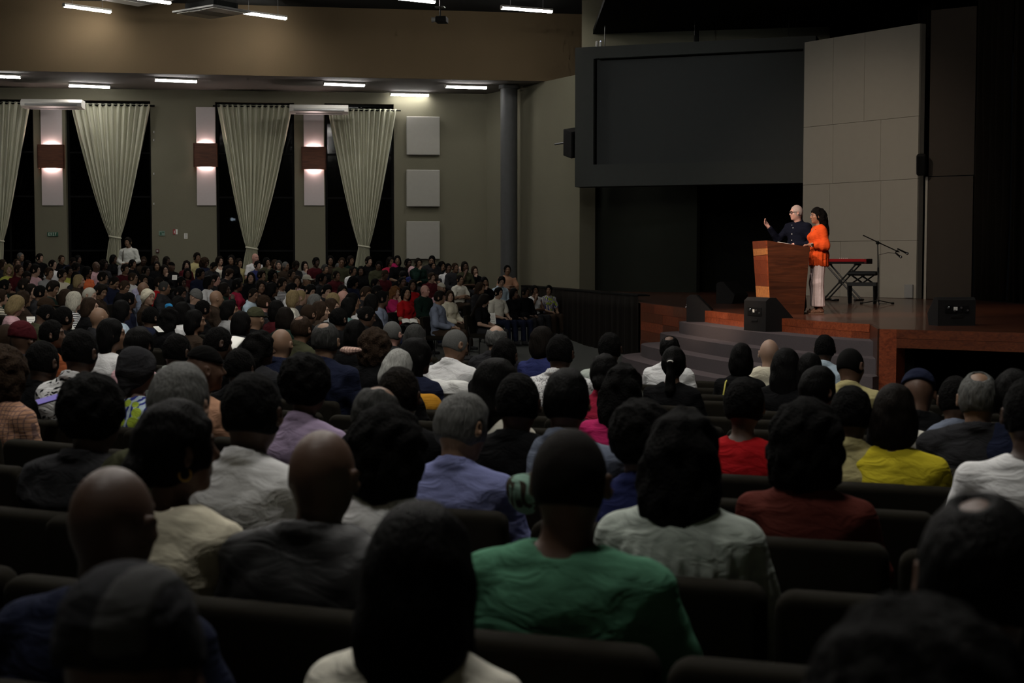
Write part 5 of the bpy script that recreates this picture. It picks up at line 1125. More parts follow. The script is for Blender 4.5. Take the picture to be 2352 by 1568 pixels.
tag(man, 'speaker in dark navy buttoned shirt gesturing behind the lectern', 'person')
child('hair', hair('buzz')[0], man, (0.50, 0.40, 0.37), p['T'])
sh_ = child('shirt', with_mat(build_top('shirt', p, 'shirt', 12), 'cloth'), man, (0.0065, 0.008, 0.016))
child('trousers', with_mat(build_pants('trousers', p, inf=0.014, hem=0.98, flare=0.02), 'smooth_cloth'), man, (0.030, 0.028, 0.028)); child('shoes', with_mat(build_shoes('shoes', p), 'smooth_cloth'), man, TC['black'])
build_glasses(man, p['T'], 'metal_black', 0.0055)
for z, y in ((1.41, 0.085), (1.36, 0.118), (1.26, 0.146), (1.16, 0.148), (1.07, 0.146)):
    bm = nb(); bmesh.ops.create_uvsphere(bm, u_segments=8, v_segments=6, radius=0.009, matrix=Matrix.Translation((0.0, y, z)) @ Matrix.Diagonal((1, 0.6, 1, 1))); obj('button', bm, 'paper', sh_, True)
for s in (-1, 1):
    bm = nb(); bmesh.ops.create_uvsphere(bm, u_segments=8, v_segments=6, radius=0.007, matrix=Matrix.Translation((s * 0.045, 0.088, 1.405))); obj('button', bm, 'paper', sh_, True)
# --- the person in orange
th = R(97); wo_ = at_z(1877, 720, SZ)
p = dict(sex='f', wide=1.0, f=0.95, sw=0.152, hip=(0, -0.015, 0.90), belly=(0, 0.0, 1.06), chest=(0, -0.005, 1.215), neck=(0, -0.02, 1.355))
p['T'] = Matrix.Translation((0, 0.005, 1.462)) @ Euler((R(-1), 0, R(-3)), 'ZXY').to_matrix().to_4x4() @ Matrix.Translation((0, 0.01, 0.075))
p['sh'] = [(-0.152, -0.015, 1.295), (0.152, -0.015, 1.295)]
lw_ = to_local((-0.17, -0.19, 1.075), th); le = to_local((0.075, -0.225, 1.055), th); rw = to_local((-0.02, 0.20, 0.80), th); re = to_local((0.06, 0.20, 1.03), th)
p['el'] = [le, re]; p['wr'] = [lw_, rw]; p['hd'] = [to_local((-0.97, 0.10, -0.12), th), to_local((-0.2, 0, -0.95), th)]
p['leg'] = [((s * 0.08, -0.01, 0.87), (s * 0.085, 0.02, 0.48), (s * 0.075, -0.02, 0.08), (s * 0.085, 0.11, 0.03)) for s in (-1, 1)]
me, top = build_body('reader_body', p, 0.0055, 0.55, ((0, 0, 1), to_local((0, 1, 0), th)), (1, -1))
wom = bpy.data.objects.new('person', me); COL.objects.link(wom); wom.location = (wo_.x, wo_.y, SZ); wom.rotation_euler = (0, 0, th); wom.color = (0.27, 0.135, 0.085, 1)
tag(wom, 'person in bright orange blouse and pale trousers resting a hand on the lectern', 'person')
child('hair', hair('stagelong')[0], wom, HC['black'], p['T'])
v = Vol((axis(-0.42, 0.42, 0.011, []), axis(-0.36, 0.36, 0.011, []), axis(0.68, 1.45, 0.011, [])))
torso(v, p, 0.014); arms(v, p, 0.022, 0.80, 0.03, loose=0.004)
for i in (0, 1): e = Vector(p['el'][i]); w1 = Vector(p['wr'][i]); v.ell(tuple(e.lerp(w1, 0.22)), (0.062, 0.062, 0.06), 0.04)
v.cone((0, -0.01, 1.16), (0, -0.018, 0.72), 0.138, 0.165, 0.06, (0.9, 1.1, 1))
v.wave(lambda x, y, z: 0.007 * np.sin(17 * np.arctan2(x, y + 0.01) + 1.5 * np.sin(5 * z)) * np.clip((1.28 - z) * 2.5, 0, 1) + 0.004 * np.sin(40 * z + 9 * x))
n = Vector(p['neck']); v.cone((0, n.y + 0.004, n.z + 0.02), (0, n.y + 0.06, n.z + 0.12), 0.060, 0.09, 0.008, op='sub'); v.ell((0, n.y + 0.095, n.z - 0.02), (0.03, 0.06, 0.08), 0.012, op='sub')
v.cut((0, 0, 0.745), (0, 0.05, -1), 0.004); me, _ = v.mesh('blouse'); child('blouse', with_mat(me, 'cloth'), wom, (0.56, 0.070, 0.015))
v = Vol((axis(-0.32, 0.32, 0.012, []), axis(-0.32, 0.32, 0.012, []), axis(0.06, 1.02, 0.012, [])))
v.ell(p['hip'], (0.178, 0.132, 0.13), 0.05)
for h, kn, an, toe in p['leg']: v.cone(h, (kn[0], kn[1], kn[2]), 0.095, 0.082, 0.03); v.cone(kn, (an[0] * 1.08, an[1] + 0.01, 0.10), 0.082, 0.088, 0.03)
v.wave(lambda x, y, z: 0.004 * np.sin(22 * np.arctan2(x, y) + 2 * z)); v.cut((0, 0, 0.11), (0, 0, -1)); v.cut((0, 0, 1.0), (0, 0, 1)); me, _ = v.mesh('trousers'); child('trousers', with_mat(me, 'smooth_cloth'), wom, (0.80, 0.66, 0.64))
build_glasses(wom, p['T'], 'metal_grey', 0.0022)
sd_ = []
for h, kn, an, toe in p['leg']:
    bm = nb(); box(bm, (an[0] * 0.5 + toe[0] * 0.5, 0.055, 0.008), (0.085, 0.25, 0.016)); tube(bm, [(toe[0] - 0.045, 0.09, 0.02), (toe[0], 0.09, 0.072), (toe[0] + 0.045, 0.09, 0.02)], 0.010, 6); tube(bm, [(an[0] - 0.045, -0.02, 0.03), (an[0], 0.02, 0.085), (an[0] + 0.045, -0.02, 0.03)], 0.008, 6)
    obj('sandal', bm, plain('sandal_tan', (0.25, 0.14, 0.09), 0.6) if 'sandal_tan' not in MATS else 'sandal_tan', wom, False)
wv = Vector(lw_); dv = (Vector(lw_) - Vector(le)).normalized(); a1 = dv.cross(Vector((0, 0, 1))).normalized(); a2_ = dv.cross(a1)
wt_ = obj('wristwatch', tube(nb(), [wv - dv * 0.035 + (a1 * math.cos(t) + a2_ * math.sin(t)) * 0.031 for t in np.linspace(0, 6.2832, 19)], 0.007, 6), 'paper', wom, True)
c_ = wv - dv * 0.035 + Vector(to_local((0, -0.034, 0.008), th)); bx('watch_face', c_, (0.034, 0.034, 0.034), 'metal_black', wt_, bevel=0.006)
# ================================================================== chairs
def rounded_panel(w_, h, d, rc, bev):
    bm = nb(); pts = []
    for cx, cz, a0 in ((w_ / 2 - rc, h - rc, 0), (-w_ / 2 + rc, h - rc, 90), (-w_ / 2 + 0.03, 0.03, 180), (w_ / 2 - 0.03, 0.03, 270)):
        r_ = rc if cz > 0.1 else 0.03
        for k in range(5): t = R(a0 + 22.5 * k); pts.append((cx + r_ * math.cos(t), cz + r_ * math.sin(t)))
    a = [bm.verts.new((x, -d / 2, z)) for x, z in pts]; b_ = [bm.verts.new((x, d / 2, z)) for x, z in pts]
    bm.faces.new(a); bm.faces.new(b_[::-1]); n = len(pts)
    for i in range(n): bm.faces.new((a[i], b_[i], b_[(i + 1) % n], a[(i + 1) % n]))
    ed = [e for e in bm.edges if e.calc_face_angle(0) > 1.2 or (len(e.link_faces) == 2 and any(len(f.verts) > 6 for f in e.link_faces))]
    bmesh.ops.bevel(bm, geom=ed, offset=bev, segments=3, affect='EDGES', profile=0.5)
    return bm
CH = {}
def chair_meshes():
    bm = rounded_panel(0.552, 0.455, 0.080, 0.045, 0.026); bmesh.ops.transform(bm, matrix=Matrix.Translation((0, -0.262, 0.395)) @ Matrix.Rotation(R(7), 4, 'X'), verts=bm.verts); CH['backrest'] = bm
    bm = nb(); box(bm, (0, 0.0, 0.435), (0.52, 0.48, 0.085)); bmesh.ops.bevel(bm, geom=list(bm.edges), offset=0.03, segments=3, affect='EDGES', profile=0.5); CH['seat'] = bm
    for k, (x, y) in enumerate(((-0.235, 0.19), (0.235, 0.19), (-0.235, -0.21), (0.235, -0.21))):
        CH['leg%d' % k] = tube(nb(), [(x, y, 0.40), (x * 1.03, y * 1.05, 0.0)], 0.013, 8)
    CH['frame'] = nb()
    for s in (-1, 1): tube(CH['frame'], [(s * 0.235, 0.2, 0.395), (s * 0.235, -0.22, 0.395), (s * 0.235, -0.25, 0.62)], 0.012, 6)
    allb = nb()
    out_ = {}
    for k, bm in CH.items():
        bmesh.ops.recalc_face_normals(bm, faces=bm.faces); me = bpy.data.meshes.new('chair_' + k); bm.to_mesh(me); me.materials.append(MATS['chair_fabric' if k in ('backrest', 'seat') else 'chair_metal'])
        if k in ('backrest', 'seat'): me.polygons.foreach_set('use_smooth', [True] * len(me.polygons))
        out_[k] = me; bm.free()
    bm = nb()
    for k, me in out_.items():
        b2_ = nb(); b2_.from_mesh(me)
        for f in b2_.faces: f.material_index = 0 if k in ('backrest', 'seat') else 1
        t_ = bpy.data.meshes.new('t'); b2_.to_mesh(t_); bm.from_mesh(t_); b2_.free(); bpy.data.meshes.remove(t_)
    me = bpy.data.meshes.new('chair_whole'); bm.to_mesh(me); bm.free(); me.materials.append(MATS['chair_fabric']); me.materials.append(MATS['chair_metal']); out_['whole'] = me
    return out_
CM = chair_meshes()
def place_chair(x, y, z, rz, label, parts=True, group='dark padded chairs in rows'):
    if parts:
        o = thing('padded_chair', label, 'chair', (x, y, z), rz, group)
        for k in ('seat', 'backrest', 'frame', 'leg0', 'leg1', 'leg2', 'leg3'):
            c = bpy.data.objects.new(k.rstrip('0123') if k != 'frame' else 'side_frame', CM[k]); COL.objects.link(c); c.parent = o
    else:
        o = bpy.data.objects.new('padded_chair', CM['whole']); COL.objects.link(o); o.location = (x, y, z); o.rotation_euler = (0, 0, rz); tag(o, label, 'chair', group)
    return o
# ================================================================== audience
ROW0, PITCHROW = 26.2, 0.76
ROWS = [ROW0 - PITCHROW * n for n in range(-2, 14)]
AIM = (8.0, 25.0)
def face(x, y, dx=0.0): return -math.atan2(AIM[0] - x, AIM[1] - y) - R(dx)
def s_guess(py): return float(np.interp(py, [560, 585, 612, 640, 660, 700, 755, 800, 850, 900, 985, 1070], [75, 80, 102, 122, 138, 185, 260, 310, 400, 560, 900, 1100]))
def wall_gap(X, Y):
    g = (Vector((X, Y, 0)) - Vector((WA.x, WA.y, 0))).dot(wnor)
    n2 = Vector((d2.y, -d2.x, 0)).normalized(); g2 = (Vector((X, Y, 0)) - Vector((W2A[0], W2A[1], 0))).dot(n2)
    return min(g, g2)
def solve(px, py, s, top, snap):
    d = ray(px, py); Yg = F / s; best = None
    if snap:
        for ri, r in enumerate(ROWS):
            a = (d.x / d.y) ** 2 + 1; b_ = -2 * (FOC[0] * d.x / d.y + FOC[1]); c = FOC[0] ** 2 + FOC[1] ** 2 - r * r
            D = b_ * b_ - 4 * a * c
            if D < 0: continue
            Y = (-b_ - math.sqrt(D)) / (2 * a)
            if Y < 0.8: continue
            zr = CAMZ + d.z * Y / d.y; X = d.x * Y / d.y; fz = floor_z(X, Y); k = (zr - fz) / top
            cost = (math.log(Y / Yg) / 0.13) ** 2 + ((k - 1) / 0.05) ** 2
            if best is None or cost < best[0]: best = (cost, X, Y, zr, fz, ri)
    else:
        for Y in np.linspace(Yg * 0.8, Yg * 1.25, 91):
            zr = CAMZ + d.z * Y / d.y; X = d.x * Y / d.y; fz = floor_z(X, Y); k = (zr - fz) / top
            cost = (math.log(Y / Yg) / 0.10) ** 2 + ((k - 1) / 0.05) ** 2
            if wall_gap(X, Y) < 0.62: cost += 400 * (0.62 - wall_gap(X, Y)) + 50
            if best is None or cost < best[0]: best = (cost, X, Y, zr, fz, -1)
    return best
PEOPLE = []            # every seated person, for chairs and labels
SEEN = []
def seat_person(px, py, s, pose, hr, hc, sk, style, tc, ref, more='', snap=True, dx=0.0, mat=None, scl=None, chair=True, bottom='charcoal', cat_group='audience in the nearer rows', tint=None):
    p, me, top = body(pose)
    if hr:
        hm, ht = hair(hr); T = p['T']; tz = max((T @ Vector((0, y, z))).z for y in (-0.1, 0, 0.08) for z in (ht - 0.012,)); tp = max(top, tz)
    else: tp = top
    cost, X, Y, zr, fz, ri = solve(px, py, s, tp, snap)
    for it in range(4):
        if snap: break
        hit = [q for q in SEEN if math.hypot(q[0] - X, q[1] - Y) < 0.46]
        if not hit: break
        Y += -0.42 if (it % 2 == 0 or wall_gap(X, Y) < 1.2) else 0.85; d = ray(px, py); X = d.x * Y / d.y; zr = CAMZ + d.z * Y / d.y; fz = floor_z(X, Y)
    SEEN.append((X, Y))
    k = min(1.13, max(0.88, (zr - fz) / tp)); k = scl or k
    o = bpy.data.objects.new('person', me); COL.objects.link(o)
    o.location = (X, Y, zr - k * tp); rz = face(X, Y, dx); o.rotation_euler = (0, 0, rz); o.scale = (k, k, k)
    j = 0.9 + 0.2 * ((px * 7 + py * 13) % 17) / 17.0
    o.color = tuple(c * j for c in SKIN[sk]) + (1,)
    if hr: child('hair' if hr not in ('beanie', 'cap', 'scarf', 'skullcap') else {'beanie': 'beanie', 'cap': 'peaked_cap', 'scarf': 'headscarf', 'skullcap': 'skullcap'}[hr], hm, o, HC[hc] if hc in HC else TC[hc], p['T'])
    nm = {'tee': 'tee_shirt', 'shirt': 'shirt', 'polo': 'polo_shirt', 'blouse': 'blouse', 'jacket': 'jacket', 'hoodie': 'hoodie', 'dress': 'sleeveless_dress', 'pleat': 'pleated_blouse', 'puffer': 'puffer_jacket'}[style]
    child(nm, with_mat(top_mesh(pose, style), mat or 'cloth'), o, tint or TC[tc])
    pm, sm = pants_mesh(pose); child('trousers', with_mat(pm, 'cloth'), o, TC[bottom])
    if s < 140: child('shoes', with_mat(sm, 'smooth_cloth'), o, TC['charcoal'])
    tag(o, None, 'person', cat_group)
    rec = dict(o=o, x=X, y=Y, z=o.location.z, fz=fz, rz=rz, ri=ri, ref=ref, more=more, px=px, py=py, s=s, chair=chair, k=k, T=p['T'], topm=nm, tc=tc)
    PEOPLE.append(rec); return rec
NEAR = [
 (1316, 985, 1060, 'm3', 'buzz', 'dark', 'dark', 'tee', 'green', 'person in the green T-shirt', 'seen square from behind', {}),
 (272, 1068, 1350, 'm3', None, None, 'deep', 'tee', 'navy', 'bald person in the navy shirt', 'in front of the person in the dark cap', {}),
 (322, 1296, 1700, 'm0', 'beanie', 'charcoal', 'dark', 'tee', 'black', 'person in the dark cap with a grey panel', 'at the bottom of the picture', {}),
 (975, 1158, 1230, 'f0', 'long', 'black', 'dark', 'blouse', 'ivory', 'person with long straight black hair in ivory blouse', '', {}),
 (2112, 1372, 1950, 'f0', 'afro', 'black', 'dark', 'tee', 'black', 'person with rounded black hair', 'low in the corner of the picture', {}),
 (2255, 1140, 1250, 'm3', 'spot_bald', 'black', 'dark', 'jacket', 'black', 'person with a shiny bald crown', 'dressed in black near the picture edge', {}),
 (412, 922, 870, 'f1', 'lowbun', 'black', 'dark', 'blouse', 'cream', 'person with gathered black hair in cream blouse', 'wearing a gold earring', {}),
 (750, 985, 960, 'm3', None, None, 'dark', 'jacket', 'black', 'bald person in the black leather jacket', 'with a shiny crown', {'mat': 'smooth_cloth'}),
 (588, 860, 680, 'm0', 'crop', 'black', 'deep', 'shirt', 'white', 'person with black hair in crisp white collared shirt', '', {}),
 (1058, 893, 610, 'm1', 'short', 'grey', 'tan', 'shirt', 'periwinkle', 'grey haired person in soft blue collared shirt', 'looking down', {'dx': -4}),
 (902, 928, 730, 'f3', 'big', 'black', 'deep', 'blouse', 'white', 'person with bushy black hair in white blouse', 'beside the bald black jacket', {}),
 (838, 893, 570, 'm2', 'fringe_bald', 'darkgrey', 'brown', 'shirt', 'ivory', 'balding grey person bent forward in ivory shirt', '', {}),
 (710, 812, 540, 'f3', 'afro', 'black', 'dark', 'shirt', 'lilac', 'person with black hair in lilac shirt', '', {}),
 (752, 741, 340, 'm3', 'crown_bald', 'darkgrey', 'tan', 'shirt', 'navy', 'thinning haired person in dark navy shirt', 'in front of the lilac shirt', {'dx': -8}),
 (922, 845, 470, 'm0', 'crop', 'dark', 'deep', 'jacket', 'black', 'person with cropped brown black hair in black', 'in front of the bushy black hair', {}),
 (1045, 753, 285, 'm1', 'buzz', 'grey', 'brown', 'shirt', 'white', 'person in white shirt with white jacket on chair', '', {}),
 (912, 795, 350, 'f2', 'bob', 'silver', 'light', 'jacket', 'black', 'person with curly silver hair leaning over', '', {}),
 (868, 752, 320, 'f0', 'big', 'brown', 'tan', 'jacket', 'black', 'person with big curly brown hair in black', '', {}),
 (958, 778, 330, 'f1', 'long', 'black', 'dark', 'jacket', 'navy', 'person with long black hair in dark navy jacket', '', {}),
 (1306, 850, 520, 'm0', 'short', 'black', 'dark', 'polo', 'slate', 'person with black hair in slate blue polo', '', {}),
 (1143, 826, 500, 'f1', 'long', 'black', 'tan', 'tee', 'ivory', 'person with long black hair in ivory T-shirt', 'in profile', {}),
 (1290, 770, 330, 'm3', 'crop', 'black', 'deep', 'shirt', 'white', 'person in white shirt with tiny dark dots', '', {'mat': 'cloth_dot'}),
 (1404, 765, 290, 'm0', 'crop', 'black', 'deep', 'polo', 'sage', 'person in sage green polo', 'close to the steps', {}),
 (1392, 814, 320, 'f0', 'lowbun', 'black', 'dark', 'polo', 'crimson', 'person in crimson collared top', 'behind the sage green polo', {}),
 (1433, 836, 430, 'f3', 'wavy', 'black', 'dark', 'tee', 'magenta', 'person with wide black hair in magenta top', '', {}),
 (1541, 772, 255, 'm0', 'crown_bald', 'black', 'dark', 'shirt', 'white', 'person in white shirt with bald crown', 'mostly hidden by a ponytail', {}),
 (1550, 797, 285, 'f0', 'ponytail', 'black', 'dark', 'tee', 'black', 'person in black with a tied ponytail', '', {}),
 (1705, 789, 270, 'f0', 'bob', 'black', 'dark', 'tee', 'black', 'person in black with a yellow strap', '', {}),
 (1769, 779, 240, 'm0', None, None, 'light', 'hoodie', 'cream', 'person in cream hooded top', 'with nearly bald head', {}),
 (1807, 801, 300, 'f0', 'long', 'black', 'dark', 'jacket', 'black', 'person with long black hair in black coat', 'between cream hood and khaki shirt', {}),
 (1862, 812, 300, 'f0', 'bob', 'black', 'dark', 'tee', 'black', 'small person with black bob in black', '', {}),
 (1896, 770, 262, 'm0', 'crop', 'black', 'deep', 'shirt', 'lightblue', 'person in pale blue shirt before the steps', '', {}),
 (1953, 796, 345, 'm1', 'buzz', 'black', 'dark', 'shirt', 'khaki', 'person in khaki yellow collared shirt', 'before the red stage post', {}),
 (1878, 843, 400, 'f1', 'short', 'black', 'dark', 'tee', 'magenta', 'person in patterned magenta dress', 'with sleek black hair', {'mat': 'cloth_print'}),
 (1957, 888, 460, 'm0', 'crop', 'black', 'deep', 'shirt', 'khaki', 'person with round black hair in beige shirt', 'in front of the yellow top', {}),
 (2056, 884, 545, 'f3', 'bob', 'dark', 'dark', 'tee', 'yellow', 'person with dark bob in yellow top', '', {}),
 (2248, 856, 520, 'm3', 'crown_bald', 'grey', 'tan', 'jacket', 'charcoal', 'thinning grey person in charcoal jacket', '', {}),
 (1712, 870, 480, 'f3', 'crop', 'black', 'dark', 'tee', 'red', 'person with black hair in red T-shirt', '', {}),
 (1856, 914, 620, 'f3', 'big', 'black', 'dark', 'tee', 'brick', 'person with curly black hair in brick red top', '', {}),
 (1573, 940, 700, 'f3', 'wavy', 'black', 'dark', 'pleat', 'sage', 'person with wide black hair in grey pleated blouse', '', {}),
 (1478, 918, 590, 'm0', 'afro', 'black', 'deep', 'shirt', 'blue', 'person in dark blue shirt beside the pleated blouse', '', {}),
 (2368, 870, 690, 'm0', 'crop', 'black', 'deep', 'tee', 'white', 'person in white T-shirt cut by the picture edge', '', {}),
 (224, 858, 640, 'm3', 'afro', 'black', 'deep', 'puffer', 'charcoal', 'person in black padded jacket', '', {}),
 (420, 838, 650, 'm0', 'short', 'grey', 'light', 'jacket', 'olive', 'grey haired person in dark olive jacket', '', {}),
 (190, 758, 400, 'm3', 'crop', 'black', 'deep', 'shirt', 'white', 'person in white shirt with black leaf print', '', {'mat': 'cloth_leaf', 'dx': -6}),
 (322, 798, 400, 'f3', 'scarf', 'charcoal', 'dark', 'tee', 'lightblue', 'person in grey headscarf and floral dress', '', {'mat': 'cloth_floral'}),
 (412, 768, 340, 'm3', 'crop', 'black', 'deep', 'shirt', 'sage', 'person in pale grey green collared shirt', 'with black hair', {}),
 (474, 797, 395, 'f1', 'skullcap', 'black', 'dark', 'tee', 'peach', 'person in black cap and peach top', '', {}),
 (22, 792, 430, 'f0', 'big', 'brown', 'light', 'blouse', 'peach', 'person in peach plaid scarf', 'cut by the picture edge', {'mat': 'cloth_plaid'}),
 (124, 736, 280, 'f1', 'crop', 'black', 'dark', 'tee', 'rust', 'person in rust orange top', '', {}),
 (104, 785, 380, 'm0', 'crop', 'black', 'deep', 'jacket', 'black', 'person with black hair behind the rust top', '', {}),
 (58, 738, 290, 'm0', 'beanie', 'maroon', 'dark', 'jacket', 'charcoal', 'person in the maroon knitted hat', '', {}),
 (262, 733, 300, 'f1', 'bob', 'black', 'brown', 'tee', 'white', 'person with dark hair in white T-shirt', 'behind the leaf print shirt', {}),
 (325, 752, 330, 'f0', 'lowbun', 'black', 'deep', 'tee', 'pink', 'person with black hair in pale pink top', '', {}),
 (650, 755, 270, 'm3', None, None, 'tan', 'jacket', 'navy', 'bald person in navy jacket', 'beside the thinning navy shirt', {'dx': -10}),
 (697, 726, 270, 'm0', 'crown_bald', 'brown', 'brown', 'shirt', 'olive', 'brown headed person in olive shirt', '', {}),
 (500, 746, 290, 'm1', 'crop', 'black', 'deep', 'jacket', 'black', 'person with black hair holding a large white book', '', {}),
 (556, 802, 380, 'f0', 'crop', 'black', 'deep', 'jacket', 'black', 'person in black in front of the crisp white shirt', '', {}),
 (958, 746, 255, 'f0', 'bob', 'darkgrey', 'light', 'tee', 'charcoal', 'person with dark grey hair in charcoal', '', {}),
 (905, 738, 250, 'm0', 'buzz', 'grey', 'pink', 'jacket', 'charcoal', 'person with short grey hair in charcoal jacket', '', {}),
 (1144, 748, 262, 'm0', 'fringe_bald', 'grey', 'light', 'jacket', 'charcoal', 'bald person in charcoal with the grey fringe', '', {}),
 (1250, 751, 255, 'f1', 'bob', 'dark', 'tan', 'tee', 'blue', 'person with dark bob in blue top', '', {}),
 (1162, 778, 305, 'm0', 'crop', 'black', 'deep', 'jacket', 'black', 'person in black behind the bald grey fringe', '', {}),
 (1195, 860, 500, 'm0', 'crop', 'black', 'deep', 'jacket', 'black', 'person in black beside the ivory T-shirt', '', {}),
 (2108, 838, 430, 'm2', 'cap', 'navy', 'dark', 'jacket', 'black', 'person in black with a dark blue cap', '', {}),
 (2196, 866, 420, 'm0', 'crop', 'black', 'dark', 'shirt', 'slate', 'person in slate and white shirt', 'beside the white draped jacket', {}),
 (2330, 850, 470, 'f0', 'lowbun', 'black', 'deep', 'jacket', 'navy', 'person in navy near the picture edge', 'with gathered black hair', {}),
 (600, 760, 300, 'f1', 'wavy', 'black', 'dark', 'jacket', 'charcoal', 'person with black hair in charcoal before the bald navy jacket', '', {}),
 (20, 745, 300, 'm0', 'buzz', 'brown', 'brown', 'jacket', 'olive', 'person in olive at the picture edge', '', {}),
 (782, 708, 250, 'm0', 'crop', 'black', 'dark', 'jacket', 'black', 'person in black behind the olive shirt', '', {}),
]
for (px, py, s, pose, hr, hc, sk, style, tc, ref, more, ex) in NEAR:
    seat_person(px, py, s, pose, hr, hc, sk, style, tc, ref, more, **ex)
nearN = len(PEOPLE)
